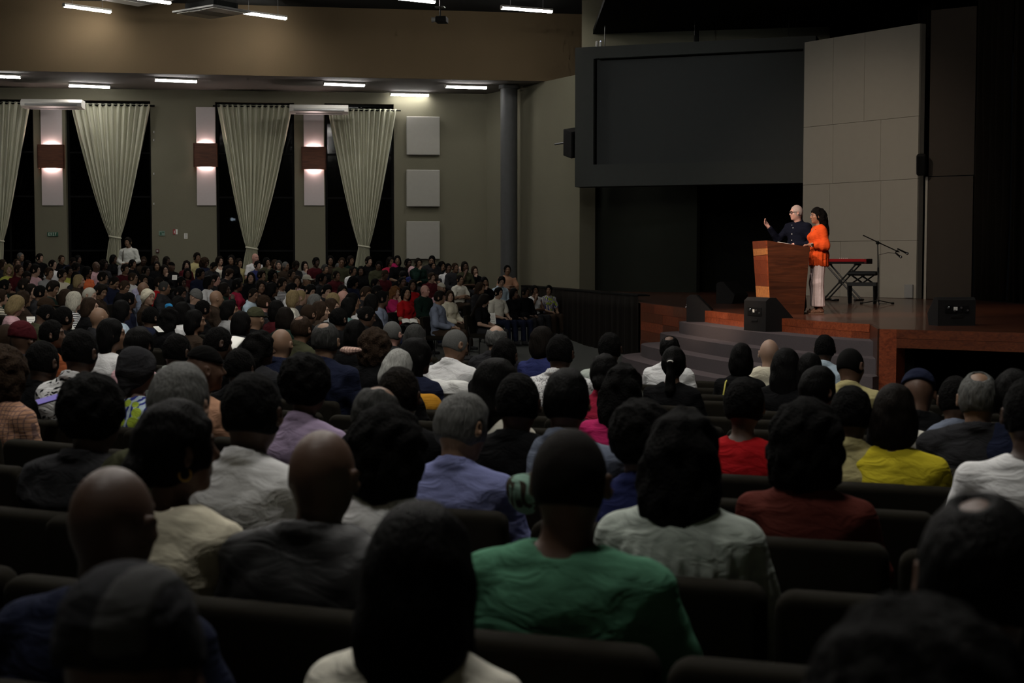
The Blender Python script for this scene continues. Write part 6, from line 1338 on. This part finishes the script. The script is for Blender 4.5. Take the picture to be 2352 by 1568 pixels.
# ---- the far side of the hall: (x, y of the head top, pose, hair, hair colour, skin, top, colour, what sets the head apart)
FAR = [
 (48,580,'m0','buzz','grey','tan','jacket','charcoal'),(92,582,'m0','short','dark','light','jacket','black'),(122,597,'m0','crop','dark','light','tee','white'),(180,586,'f0','bob','black','dark','jacket','black'),(222,601,'m0',None,None,'dark','tee','pink'),
 (8,596,'f0','bob','brown','tan','jacket','charcoal'),(22,606,'f1','wavy','blond','light','tee','lime'),(45,608,'m0','crop','brown','brown','tee','maroon'),(65,598,'f0','bob','black','dark','jacket','black'),(83,607,'m3','short','dark','light','tee','pink'),
 (114,614,'m4','short','brown','tan','shirt','grey'),(144,618,'m0','short','dark','tan','tee','cream'),(160,611,'f4','crop','black','dark','tee','lime'),(202,612,'f0','long','black','dark','tee','orange'),(177,624,'f1','bob','black','brown','jacket','charcoal'),
 (184,631,'f0','bob','blond','light','jacket','brown'),(121,641,'m1','short','dark','tan','tee','darkgreen'),(76,652,'f1','bob','dark','light','jacket','black'),(96,656,'m0','crop','black','brown','jacket','charcoal'),(58,640,'m4','short','dark','tan','jacket','brown'),
 (14,642,'m0','crop','black','dark','jacket','darkgreen'),(4,664,'f4','short','brown','light','blouse','cream'),(36,674,'f2','bob','blond','light','tee','pink'),(58,668,'f0','bob','brown','tan','jacket','brown'),(86,694,'m2','crop','black','dark','shirt','olive'),
 (205,658,'m1','buzz','white','light','jacket','charcoal'),(176,670,'f0','bob','white','light','tee','white'),(211,684,'f1','bob','brown','light','jacket','black'),(156,664,'f4','bob','brown','tan','tee','grey'),(110,684,'m0','cap','brown','tan','jacket','charcoal'),
 (262,585,'f0','bob','black','dark','jacket','black'),(292,582,'m0','crop','dark','dark','shirt','grey'),(288,606,'m3','short','dark','tan','tee','maroon'),(336,611,'m0','crop','black','dark','jacket','black'),(362,600,'f1','bob','dark','tan','jacket','black'),
 (380,608,'f4','bob','dark','light','jacket','black'),(395,602,'m0','skullcap','black','dark','jacket','black'),(430,598,'f1','wavy','dark','light','jacket','maroon'),(453,580,'m3','short','dark','brown','shirt','khaki'),(307,626,'m0','buzz','brown','tan','shirt','white'),
 (330,630,'m4','short','dark','brown','shirt','lavender'),(286,642,'m1','crop','brown','brown','jacket','black'),(254,631,'m2','buzz','dark','tan','hoodie','navy'),(238,624,'m0','short','dark','tan','jacket','charcoal'),(380,646,'m3','buzz','darkgrey','brown','jacket','charcoal'),
 (368,637,'m0','crop','dark','tan','tee','red'),(344,664,'f1','scarf','cream','light','jacket','brown'),(332,648,'m0',None,None,'brown','jacket','slate'),(414,655,'m1','crop','black','dark','tee','crimson'),(408,676,'f2','bob','black','dark','jacket','black'),
 (450,661,'m1','beanie','grey','light','jacket','charcoal'),(424,694,'f0','bob','black','brown','tee','white'),(300,672,'m0','crop','black','dark','tee','navy'),(285,690,'f0','bob','black','dark','tee','lightblue'),(232,706,'m0',None,None,'tan','jacket','charcoal'),
 (505,588,'f0','long','dark','light','blouse','ivory'),(549,593,'m0','short','dark','tan','polo','khaki'),(587,582,'m0',None,None,'pink','tee','white'),(592,599,'m0','short','black','light','shirt','blue'),(632,596,'f0','bob','brown','tan','tee','red'),
 (642,598,'f1','bob','darkgrey','light','tee','teal'),(657,601,'m0','buzz','grey','brown','jacket','brown'),(520,613,'m2','short','brown','light','tee','charcoal'),(497,630,'m3','buzz','dark','pink','jacket','charcoal'),(482,634,'f0','bob','black','dark','tee','white'),
 (578,625,'f1','bob','dark','light','jacket','black'),(548,640,'f0','lowbun','black','dark','tee','crimson'),(650,638,'m4','short','dark','brown','tee','white'),(672,650,'m0','short','black','light','shirt','white'),(582,660,'m1','buzz','dark','brown','shirt','lightblue'),
 (500,667,'m3',None,None,'tan','shirt','brown'),(610,678,'m0','crop','brown','pink','jacket','charcoal'),(640,690,'f0','bob','black','dark','tee','maroon'),(532,690,'f1','bob','black','brown','shirt','grey'),(628,650,'f0','bob','black','dark','jacket','black'),(602,644,'f1','bob','dark','brown','tee','charcoal'),
 (702,600,'f4','bob','dark','light','shirt','grey'),(747,607,'m0','short','darkgrey','tan','jacket','black'),(778,604,'m0','buzz','grey','brown','shirt','lavender'),(812,611,'f0','lowbun','dark','brown','blouse','white'),(848,589,'m4','short','dark','light','jacket','black'),
 (897,590,'f0','bob','dark','brown','tee','crimson'),(831,611,'f1','bob','black','dark','jacket','black'),(742,628,'m0','crop','black','dark','tee','charcoal'),(684,633,'f1','bob','brown','tan','tee','pink'),(706,631,'m0','cap','white','tan','jacket','black'),
 (712,650,'m1','short','black','light','shirt','olive'),(750,650,'m1','short','black','light','shirt','charcoal'),(790,655,'f1','bob','dark','brown','tee','cream'),(792,667,'m0',None,None,'pink','jacket','brown'),(770,673,'f0','bob','blond','light','jacket','brown'),
 (678,667,'f0','bob','blond','light','tee','ivory'),(694,666,'m0','buzz','blond','light','jacket','charcoal'),(728,676,'f1','bob','grey','light','jacket','charcoal'),(766,686,'f1','bob','brown','light','tee','grey'),(814,673,'f4','bob','black','brown','tee','white'),
 (806,684,'f0','bob','black','brown','tee','teal'),(840,655,'m1','short','brown','tan','jacket','charcoal'),(864,640,'m0','crop','black','dark','jacket','black'),(712,699,'m0','buzz','brown','brown','jacket','black'),(740,692,'f1','bob','brown','light','jacket','brown'),
 (908,604,'m0','beanie','magenta','dark','jacket','navy'),(938,594,'m0','crop','black','deep','jacket','black'),(948,612,'f0','scarf','pink','dark','tee','blue'),(992,626,'m3','short','brown','light','shirt','maroon'),(1015,600,'f0','wavy','black','tan','jacket','charcoal'),
 (1030,605,'m4','crop','black','dark','shirt','white'),(1046,604,'m0','crop','brown','brown','jacket','charcoal'),(1057,612,'m0','fringe_bald','grey','light','tee','cream'),(1092,611,'f4','bob','brown','light','jacket','black'),(1058,632,'m4','crop','dark','tan','tee','ivory'),
 (1115,636,'f4','bob','black','brown','jacket','black'),(1166,609,'m4','crop','black','brown','tee','peach'),(1152,632,'m1','short','black','light','shirt','lightblue'),(868,656,'m0','short','black','brown','jacket','black'),(950,642,'f1','bob','dark','brown','tee','red'),
 (910,656,'f4','wavy','ginger','light','tee','magenta'),(936,658,'f1','bob','black','tan','tee','red'),(978,655,'m3',None,None,'pink','jacket','darkgreen'),(1015,650,'f0','skullcap','white','tan','tee','pink'),(1012,668,'m3','short','dark','tan','shirt','slate'),
 (1036,667,'f1','bob','brown','light','jacket','cream'),(1105,648,'f0','long','brown','tan','jacket','charcoal'),(1112,672,'f2','long','dark','light','tee','black'),(1146,660,'m0','short','black','light','polo','ivory'),(1182,662,'f0','bob','black','dark','jacket','black'),
 (1230,655,'f4','lowbun','black','brown','dress','white'),(1262,655,'f1','lowbun','black','tan','tee','cream'),(1208,660,'m0','crop','black','dark','jacket','black'),(880,668,'m0','crop','black','dark','tee','slate'),(858,676,'f0','bob','black','dark','jacket','black'),
 (470,690,'m0','crop','black','dark','jacket','black'),(452,712,'f1','bob','black','brown','tee','brown'),(560,716,'f0','bob','black','dark','jacket','charcoal'),(392,705,'f0','wavy','black','dark','jacket','black'),(350,706,'m0','crop','black','dark','jacket','navy'),
 (150,705,'m0','crop','black','dark','jacket','black'),(820,735,'f0','bob','black','brown','jacket','black'),(842,700,'m1','crop','black','dark','jacket','black'),(660,706,'f0','bob','dark','tan','jacket','darkgreen'),(590,706,'m0','cap','olive','tan','jacket','black'),
]
HNAME = {'black': 'black-haired', 'dark': 'dark-haired', 'brown': 'brown-haired', 'ginger': 'ginger-haired', 'blond': 'blond', 'grey': 'grey-haired', 'darkgrey': 'iron-grey-haired', 'white': 'white-haired', 'silver': 'silver-haired'}
PAT = {(176, 670): 'cloth_stripe', (4, 664): 'cloth_stripe', (650, 638): 'cloth_stripe', (1262, 655): 'cloth_floral', (684, 633): 'cloth_print', (497, 630): None}
OVS = {(1012, 668): 126, (1036, 667): 98, (1146, 660): 100, (1230, 655): 87, (1262, 655): 84, (1112, 672): 108, (1208, 660): 88, (1182, 662): 94, (1058, 632): 95, (910, 656): 118, (978, 655): 116, (205, 658): 155, (176, 670): 160, (582, 660): 126, (500, 667): 150, (83, 607): 115, (121, 641): 140, (587, 582): 80, (453, 580): 84}
def far_ref(hr, hc, style, tc, px, py):
    if hr is None: h = 'bald'
    elif hr in ('beanie', 'cap', 'scarf', 'skullcap'): h = ''
    else: h = HNAME[hc]
    t = {'tee': 'top', 'shirt': 'shirt', 'polo': 'polo', 'blouse': 'blouse', 'jacket': 'jacket', 'hoodie': 'hooded top', 'dress': 'dress', 'pleat': 'blouse', 'puffer': 'jacket'}[style]
    c = {'lightblue': 'light blue', 'darkgreen': 'dark green'}.get(tc, tc)
    r_ = ('%s person in %s %s' % (h, c, t)).strip()
    if hr in ('beanie', 'cap', 'scarf', 'skullcap'): r_ += ' and %s %s' % (hc, {'beanie': 'hat', 'cap': 'cap', 'scarf': 'headscarf', 'skullcap': 'skullcap'}[hr])
    return r_
def zone(px):
    for lim, nm in ((85, 'under the edge curtain'), (155, 'under the exit sign'), (255, 'left of the second curtain'), (350, 'right of the second curtain'), (500, 'under the wide pillar'), (575, 'left of the third curtain'), (680, 'right of the third curtain'), (750, 'under the narrow pillar'), (835, 'left of the last curtain'), (905, 'right of the last curtain'), (1020, 'under the square panels'), (1145, 'by the wall corner'), (1195, 'by the round column'), (9999, 'beside the black barrier')):
        if px < lim: return nm
def tier(py): return 'back rows' if py < 612 else ('upper rows' if py < 645 else ('middle rows' if py < 680 else 'lower rows'))
rnd = random.Random(11)
for (px, py, pose, hr, hc, sk, style, tc) in FAR:
    s = OVS.get((px, py), s_guess(py) * (1.0 if px < 900 else 0.95))
    seat_person(px, py, s, pose, hr, hc, sk, style, tc, far_ref(hr, hc, style, tc, px, py), '', snap=False, mat=PAT.get((px, py)), cat_group='audience on the far side of the hall', dx=rnd.uniform(-12, 12), bottom=rnd.choice(['charcoal', 'black', 'navy', 'brown']))
# people the photograph shows only as dim heads between them
taken = [(q['px'], q['py']) for q in PEOPLE]
for py in (590, 600, 618, 632, 648, 668, 690, 712):
    px = 8 + rnd.uniform(0, 20)
    lim = {590: 1000, 600: 1100, 618: 1110, 632: 1100, 648: 960, 668: 900, 690: 860, 712: 640}[py]
    while px < lim:
        q = py + rnd.uniform(-5, 5); sg = s_guess(q); gap = 0.24 * sg
        if all(math.hypot((px - a) / 1.0, (q - b_) * 1.5) > gap * 0.9 for a, b_ in taken):
            hr = rnd.choice(['crop', 'bob', 'short', 'bob', 'crop', 'lowbun', 'buzz', 'big']); hc = rnd.choice(['black', 'black', 'dark', 'dark', 'brown', 'black']); f_ = hr in ('bob', 'lowbun', 'big')
            pose = rnd.choice(['f0', 'f1', 'f2', 'f4'] if f_ else ['m0', 'm1', 'm4', 'm2']); style = rnd.choice(['jacket', 'tee', 'shirt', 'jacket']); tc = rnd.choice(['black', 'charcoal', 'brown', 'navy', 'black', 'maroon', 'olive', 'charcoal', 'darkgreen'])
            seat_person(px, q, sg, pose, hr, hc, rnd.choice(['dark', 'brown', 'tan', 'dark', 'deep', 'brown']), style, tc, far_ref(hr, hc, style, tc, px, q), '', snap=False, cat_group='audience on the far side of the hall', dx=rnd.uniform(-12, 12))
            taken.append((px, q))
        px += gap * rnd.uniform(1.0, 1.7)
# labels: each one singled out by look, then by zone, row and neighbour
far = PEOPLE[nearN:]
from collections import Counter, defaultdict
for q in PEOPLE[:nearN]: q['label'] = (q['ref'] + (', ' + q['more'] if q['more'] else ''))
c1 = Counter(q['ref'] for q in far)
for q in far:
    q['lab'] = q['ref'] + ' ' + (zone(q['px']))
c2 = Counter(q['lab'] for q in far)
for q in far:
    if c2[q['lab']] > 1: q['lab'] = q['ref'] + ' ' + zone(q['px']) + ', ' + tier(q['py'])
c3 = defaultdict(list)
for q in far: c3[q['lab']].append(q)
ORD = ['first', 'second', 'third', 'fourth', 'fifth', 'sixth', 'seventh']
for lb, qs in c3.items():
    if len(qs) > 1:
        for i, q in enumerate(sorted(qs, key=lambda q: q['px'])): q['lab'] = lb + ', %s from left' % ORD[min(i, 6)]
for q in far: q['label'] = q['lab']
for q in PEOPLE: q['o']['label'] = q['label']
# ---- chairs: one under everybody, empty ones between in the near rows
for q in far:
    place_chair(q['x'], q['y'], q['fz'], q['rz'], 'chair of the ' + q['label'].replace('person in ', ''), False, 'dark chairs on the far side of the hall')
def row_ang(r, x, y): return math.atan2(y - FOC[1], x - FOC[0])
def in_view(x, y, m=0.06):
    return y > 0.9 and -0.5 * 2352 / F - m < x / y < 0.5 * 2352 / F + m
ordn = ['', 'second ', 'third ', 'fourth ', 'fifth ', 'sixth ', 'seventh ', 'eighth ', 'ninth ', 'tenth ', 'eleventh ', 'twelfth ']
for ri, r in enumerate(ROWS):
    ps = sorted([q for q in PEOPLE[:nearN] if q['ri'] == ri], key=lambda q: row_ang(r, q['x'], q['y']))
    step = 0.575 / r
    slots = []
    for q in ps:
        a = row_ang(r, q['x'], q['y']); slots.append((a, q))
    out_ = []
    # visible span of this row in the near half of the hall
    vis = [a for a in np.linspace(-math.pi, -0.5 * math.pi, 4000) if in_view(FOC[0] + r * math.cos(a), FOC[1] + r * math.sin(a)) and 0.9 < FOC[1] + r * math.sin(a) < (16.2 if r < 25 else 12)]
    if not vis: continue
    lo_, hi_ = min(vis), max(vis)
    xs_ = [a for a, q in slots]
    for i, (a, q) in enumerate(slots):
        out_.append((a, q, 0))
        nx = slots[i + 1][0] if i + 1 < len(slots) else hi_
        n_ = int((nx - a) / step + 0.25); 
        if i + 1 < len(slots):
            n_ = max(0, int(round((nx - a) / step)) - 1); st2 = (nx - a) / (n_ + 1)
        else: st2 = step
        for k in range(1, n_ + 1): out_.append((a + st2 * k, q, k))
    first = slots[0] if slots else None
    if first:
        k = 1
        while first[0] - step * k > lo_: out_.append((first[0] - step * k, first[1], -k)); k += 1
    else:
        k = 0
        while lo_ + step * k < hi_: out_.append((lo_ + step * k, None, k)); k += 1
    for a, q, k in out_:
        x, y = FOC[0] + r * math.cos(a), FOC[1] + r * math.sin(a)
        if not in_view(x, y, 0.12 if y < 5 else 0.05) or y > 16.3: continue
        s_ = F / y
        rz = face(x, y)
        if k == 0 and q is not None: lb = 'dark padded chair of the ' + q['ref']
        elif q is None: lb = '%sempty dark padded chair in a row with nobody' % ordn[min(k, 11)]
        elif k > 0: lb = '%sempty dark padded chair right of the %s' % (ordn[min(k - 1, 11)], ' '.join(q['ref'].replace('person in ', '').replace('person ', '').split()[:8]))
        else: lb = '%sempty dark padded chair left of the %s' % (ordn[min(-k - 1, 11)], ' '.join(q['ref'].replace('person in ', '').replace('person ', '').split()[:8]))
        dz = 0.0
        place_chair(x, y, floor_z(x, y), rz if q is None or k else q['rz'], lb, s_ > 220)
# ================================================================== small things in the audience
def rec(ref): return next(q for q in PEOPLE if q['ref'].startswith(ref))
def near_px(px, py): return min(PEOPLE, key=lambda q: (q['px'] - px) ** 2 + (q['py'] - py) ** 2)
# hair tie, yellow strap, earring, headset glints, grey panel
q = rec('person in black with a tied ponytail'); bm = nb(); tube(bm, [(0.02 * math.cos(t), -0.142 - 0.004 * math.sin(t), 0.012 + 0.012 * math.sin(t)) for t in np.linspace(0, 3.14, 9)], 0.005, 6); o = obj('hair_tie', bm, 'paper', q['o'], True); o.matrix_local = q['T']
q = rec('person in black with a yellow strap'); o = obj('strap', tube(nb(), [(-0.10, -0.19, 0.72), (-0.105, -0.20, 0.88), (-0.10, -0.15, 0.985), (-0.095, -0.06, 1.02)], 0.007, 6), plain('strap_yellow', (0.5, 0.45, 0.08)), q['o'], True)
q = rec('person with gathered black hair'); o = obj('earring', tube(nb(), [(0.083, -0.004 + 0.016 * math.cos(t), -0.062 + 0.016 * math.sin(t)) for t in np.linspace(0, 6.28, 13)], 0.003, 6), plain('gold', (0.55, 0.33, 0.08), 0.3, metal=0.9), q['o'], True); o.matrix_local = q['T']
q = rec('person in cream hooded top')
for s in (-1, 1): o = bx('earpiece', (s * 0.094, 0.004, -0.03), (0.012, 0.016, 0.03), 'white_plastic', q['o'], bevel=0.004); o.matrix_local = q['T']
q = rec('person in the dark cap')
v = Vol((axis(-0.13, 0.13, 0.008, []), axis(-0.15, 0.13, 0.008, []), axis(-0.02, 0.17, 0.008, []))); v.ell((0, -0.007, 0.006), (HEAD_R[0] + 0.0205, HEAD_R[1] + 0.0205, HEAD_R[2] + 0.0205), 0); v.ell((0, -0.02, 0.06), (0.0905, 0.1025, 0.0875), 0.02); v.cut((0.028, 0, 0), (-1, 0.25, 0)); v.cut((0.068, 0, 0), (1, 0, 0)); v.cut((0, 0, 0.02), (0, -0.18, -1)); me, _ = v.mesh('panel'); child('grey_panel', with_mat(me, 'cloth'), q['o'], (0.06, 0.06, 0.06), q['T'])
# sunglasses pushed up on a head
q = near_px(790, 655); g_ = build_glasses(q['o'], q['T'] @ Matrix.Translation((0, -0.035, 0.085)) @ Matrix.Rotation(R(35), 4, 'X'), 'metal_black', 0.004)
# clothes hung over chair backs
def drape_over(q, name, label, col, mat='cloth', wdt=0.50, drop=0.36, x0=0.0, cat='jacket', lump=0.012, h0=0.865):
    v = Vol((axis(-0.42, 0.42, 0.011, []), axis(-0.48, -0.06, 0.011, []), axis(0.30, 1.02, 0.011, [])))
    for i in range(9):
        x = x0 - wdt / 2 + wdt * i / 8
        v.cone((x, -0.27, h0 + 0.005 + 0.012 * math.sin(i * 1.9)), (x + 0.01 * math.sin(i), -0.345 - 0.01 * (i % 2), h0 - drop - 0.05 * math.sin(i * 1.3)), 0.062, 0.030, 0.03); v.cone((x, -0.26, h0 + 0.0), (x, -0.19, h0 - 0.14), 0.058, 0.03, 0.03)
    v.wave(lambda x, y, z: lump * np.sin(48 * x + 5 * np.sin(9 * z)) * np.clip((h0 + 0.03 - z) * 4, 0.15, 1) + 0.004 * np.sin(60 * z + 30 * x))
    me, _ = v.mesh(name); o = bpy.data.objects.new(name, with_mat(me, mat)); COL.objects.link(o)
    o.location = (q['x'], q['y'], q['fz']); o.rotation_euler = (0, 0, q['rz']); o.color = tuple(col) + (1,); tag(o, label, cat); return o
drape_over(rec('person in white shirt with white jacket'), 'draped_jacket', 'white jacket hung over the chair of the grey haired white shirt', (0.62, 0.62, 0.60), 'cloth', 0.46, 0.36, 0.03)
q = rec('person with long black hair in dark navy jacket'); drape_over(q, 'mustard_cardigan', 'mustard yellow cardigan hung over a chair back', TC['mustard'], 'cloth', 0.34, 0.20, 0.12, 'cardigan')
q = rec('person in black with a dark blue cap'); drape_over(q, 'draped_jacket', 'pale cream jacket draped over a chair near the slate shirt', (0.52, 0.50, 0.44), 'cloth', 0.46, 0.34, 0.20)
def lump(px, py, s, name, label, cat, col, mat, sz, rz=0.0, seed=1):
    p = at_scale(px, py, s); v = Vol(tuple(axis(-a - 0.06, a + 0.06, 0.012, []) for a in sz)); v.ell((0, 0, 0), sz, 0.02); v.ell((sz[0] * 0.4, 0, sz[2] * 0.3), (sz[0] * 0.5, sz[1] * 0.8, sz[2] * 0.6), 0.04); v.wave(folds(seed, 0.014)); me, _ = v.mesh(name)
    o = bpy.data.objects.new(name, with_mat(me, mat)); COL.objects.link(o); o.location = p; o.rotation_euler = (0, 0, rz); o.color = tuple(col) + (1,); tag(o, label, cat); return o
lump(858, 1142, 740, 'folded_scarf', 'mustard beige scarf hanging beside the bushy black hair', 'scarf', (0.36, 0.28, 0.13), 'cloth', (0.07, 0.04, 0.028), 0.2, 4)
lump(1208, 1130, 800, 'soft_bag', 'green brown patterned soft bag slumped on a chair beside the green T-shirt', 'bag', (0.16, 0.26, 0.21), 'cloth_camo', (0.055, 0.07, 0.055), 0.3)
lump(388, 706, 190, 'blue_bag', 'small bright blue bag held up among the middle rows', 'bag', (0.03, 0.20, 0.42), 'cloth', (0.055, 0.03, 0.05), -0.5)
lump(805, 806, 320, 'pink_scarf', 'crumpled pale pink cloth lying over a chair back', 'scarf', (0.50, 0.34, 0.28), 'cloth_plaid', (0.09, 0.05, 0.026), -0.2)
# open books, papers and phones
def book(px, py, s, label, w_=0.15, h=0.20, rot=(0, 0, 0), kind='open_book', lap=None):
    p = at_scale(px, py, s)
    if lap: q = near_px(*lap); p = Matrix.LocRotScale(q['o'].location, q['o'].rotation_euler, q['o'].scale) @ Vector((0.0, 0.29, 0.70))
    r_ = thing(kind, label, 'book' if 'book' in kind else 'paper', p, 0, None); r_.rotation_euler = [R(a) for a in rot]
    if kind == 'open_book':
        for sg in (-1, 1):
            bm = nb(); n = 6; A_ = []
            for i in range(n + 1):
                t = i / n; A_.append([bm.verts.new((sg * t * w_, y, 0.004 + 0.018 * math.sin(math.pi * min(1, t * 1.1)) * (1 - 0.4 * t))) for y in (-h / 2, h / 2)])
            for i in range(n): bm.faces.new((A_[i][0], A_[i + 1][0], A_[i + 1][1], A_[i][1]))
            o = obj('page', bm, 'paper', r_, True); m_ = o.modifiers.new('thickness', 'SOLIDIFY'); m_.thickness = 0.012
        bx('cover', (0, 0, -0.012), (w_ * 2.04, h * 1.04, 0.006), 'cabinet_black', r_)
    else:
        bx('sheet', (0, 0, 0), (w_, h, 0.004), 'paper', r_)
        for k in range(4): bx('print_line', (0, -h * 0.3 + k * h * 0.17, 0.0026), (w_ * 0.75, h * 0.05, 0.001), 'print_grey', r_)
book(506, 797, 300, 'large white open book held by the black haired person', 0.16, 0.24, (35, 0, -30))
book(1128, 731, 106, 'white sheet of paper held by the black top with long hair', 0.20, 0.26, (62, 0, 12), 'paper_sheet')
book(941, 737, 118, 'open book lying on the lap of the magenta top', 0.15, 0.20, (18, 0, 10))
book(1246, 712, 87, 'open book resting on the lap of the white dress', 0.17, 0.22, (22, 0, -18))
book(142, 748, 180, 'open book on a lap near the rust orange top', 0.14, 0.20, (30, 0, 35)); book(72, 739, 190, 'folded white pamphlet held near the striped blouse', 0.10, 0.16, (50, 0, 25), 'paper_sheet')
book(364, 756, 300, 'white sheet of paper in front of the pale pink top', 0.05, 0.08, (30, 0, 50), 'paper_sheet'); book(358, 627, 104, 'small red edged booklet held under the wide pillar', 0.09, 0.12, (60, 20, 0), 'paper_sheet', (362, 600))
book(401, 637, 112, 'white notebook held beside the black skullcap', 0.10, 0.10, (70, 0, 0), 'paper_sheet'); book(1905, 902, 430, 'white sheet of paper beside the magenta dress', 0.07, 0.10, (50, 0, 0), 'paper_sheet'); book(268, 624, 104, 'pale rolled leaflet held beside the maroon top', 0.05, 0.10, (60, 25, 0), 'paper_sheet', (288, 606))
book(586, 735, 210, 'bright green leaflet corner among dark jackets', 0.05, 0.07, (60, 20, 0), 'paper_sheet'); bpy.data.objects['paper_sheet.%03d' % (len([o for o in bpy.data.objects if o.name.startswith('paper_sheet')]) - 1)].children[0].data.materials[0] = plain('leaflet_green', (0.06, 0.36, 0.12), 0.6)
p = at_scale(114, 917, 430); r_ = thing('mobile_phone', 'mobile phone with purple lit screen beside the peach scarf', 'phone', p, 0); r_.rotation_euler = (R(18), R(-14), R(28)); bx('case', (0, 0, 0), (0.145, 0.07, 0.009), 'cabinet_black', r_, bevel=0.004); bx('phone_screen', (0, 0, 0.0052), (0.135, 0.062, 0.001), 'phone_screen', r_)
# ---- the person standing at the back, with a bag strap
p_ = dict(sex='m', wide=1.0, f=1.0, sw=0.18, hip=(0, -0.01, 0.93), belly=(0, 0.01, 1.10), chest=(0, 0.0, 1.275), neck=(0, -0.015, 1.425)); p_['T'] = Matrix.Translation((0, 0.015, 1.535)) @ Matrix.Translation((0, 0.01, 0.075))
p_['sh'] = [(-0.18, -0.01, 1.365), (0.18, -0.01, 1.365)]; p_['el'] = [(-0.26, 0.0, 1.12), (0.26, 0.0, 1.12)]; p_['wr'] = [(-0.08, 0.19, 1.06), (0.08, 0.19, 1.04)]; p_['hd'] = [(0.9, 0.3, 0.05), (-0.9, 0.3, -0.05)]
p_['leg'] = [((s * 0.085, -0.01, 0.90), (s * 0.10, 0.02, 0.50), (s * 0.11, -0.01, 0.09), (s * 0.135, 0.14, 0.035)) for s in (-1, 1)]
me, top = build_body('standing_body', p_, 0.009); q0 = at_scale(295, 545, 79.5); o = bpy.data.objects.new('person', me); COL.objects.link(o); hm, ht = hair('short')
zf = floor_z(q0.x, q0.y); k = (q0.z - zf) / 1.735; o.location = (q0.x, q0.y, zf); o.scale = (k, k, k); o.rotation_euler = (0, 0, R(180 - 8)); o.color = SKIN['tan'] + (1,); tag(o, 'person standing at the back in pale shirt with a shoulder strap', 'person')
child('hair', hm, o, HC['dark'], p_['T']); child('shirt', with_mat(build_top('shirt', p_, 'shirt', 31), 'cloth'), o, (0.55, 0.56, 0.52)); child('trousers', with_mat(build_pants('trousers', p_), 'cloth'), o, TC['charcoal']); child('shoes', with_mat(build_shoes('shoes', p_), 'smooth_cloth'), o, TC['black'])
obj('shoulder_strap', tube(nb(), [(0.10, -0.13, 1.15), (0.115, -0.09, 1.37), (0.115, 0.01, 1.432), (0.11, 0.10, 1.36), (0.10, 0.145, 1.20), (0.12, 0.13, 1.08)], 0.014, 6), plain('strap_brown', (0.06, 0.05, 0.035)), o, True)
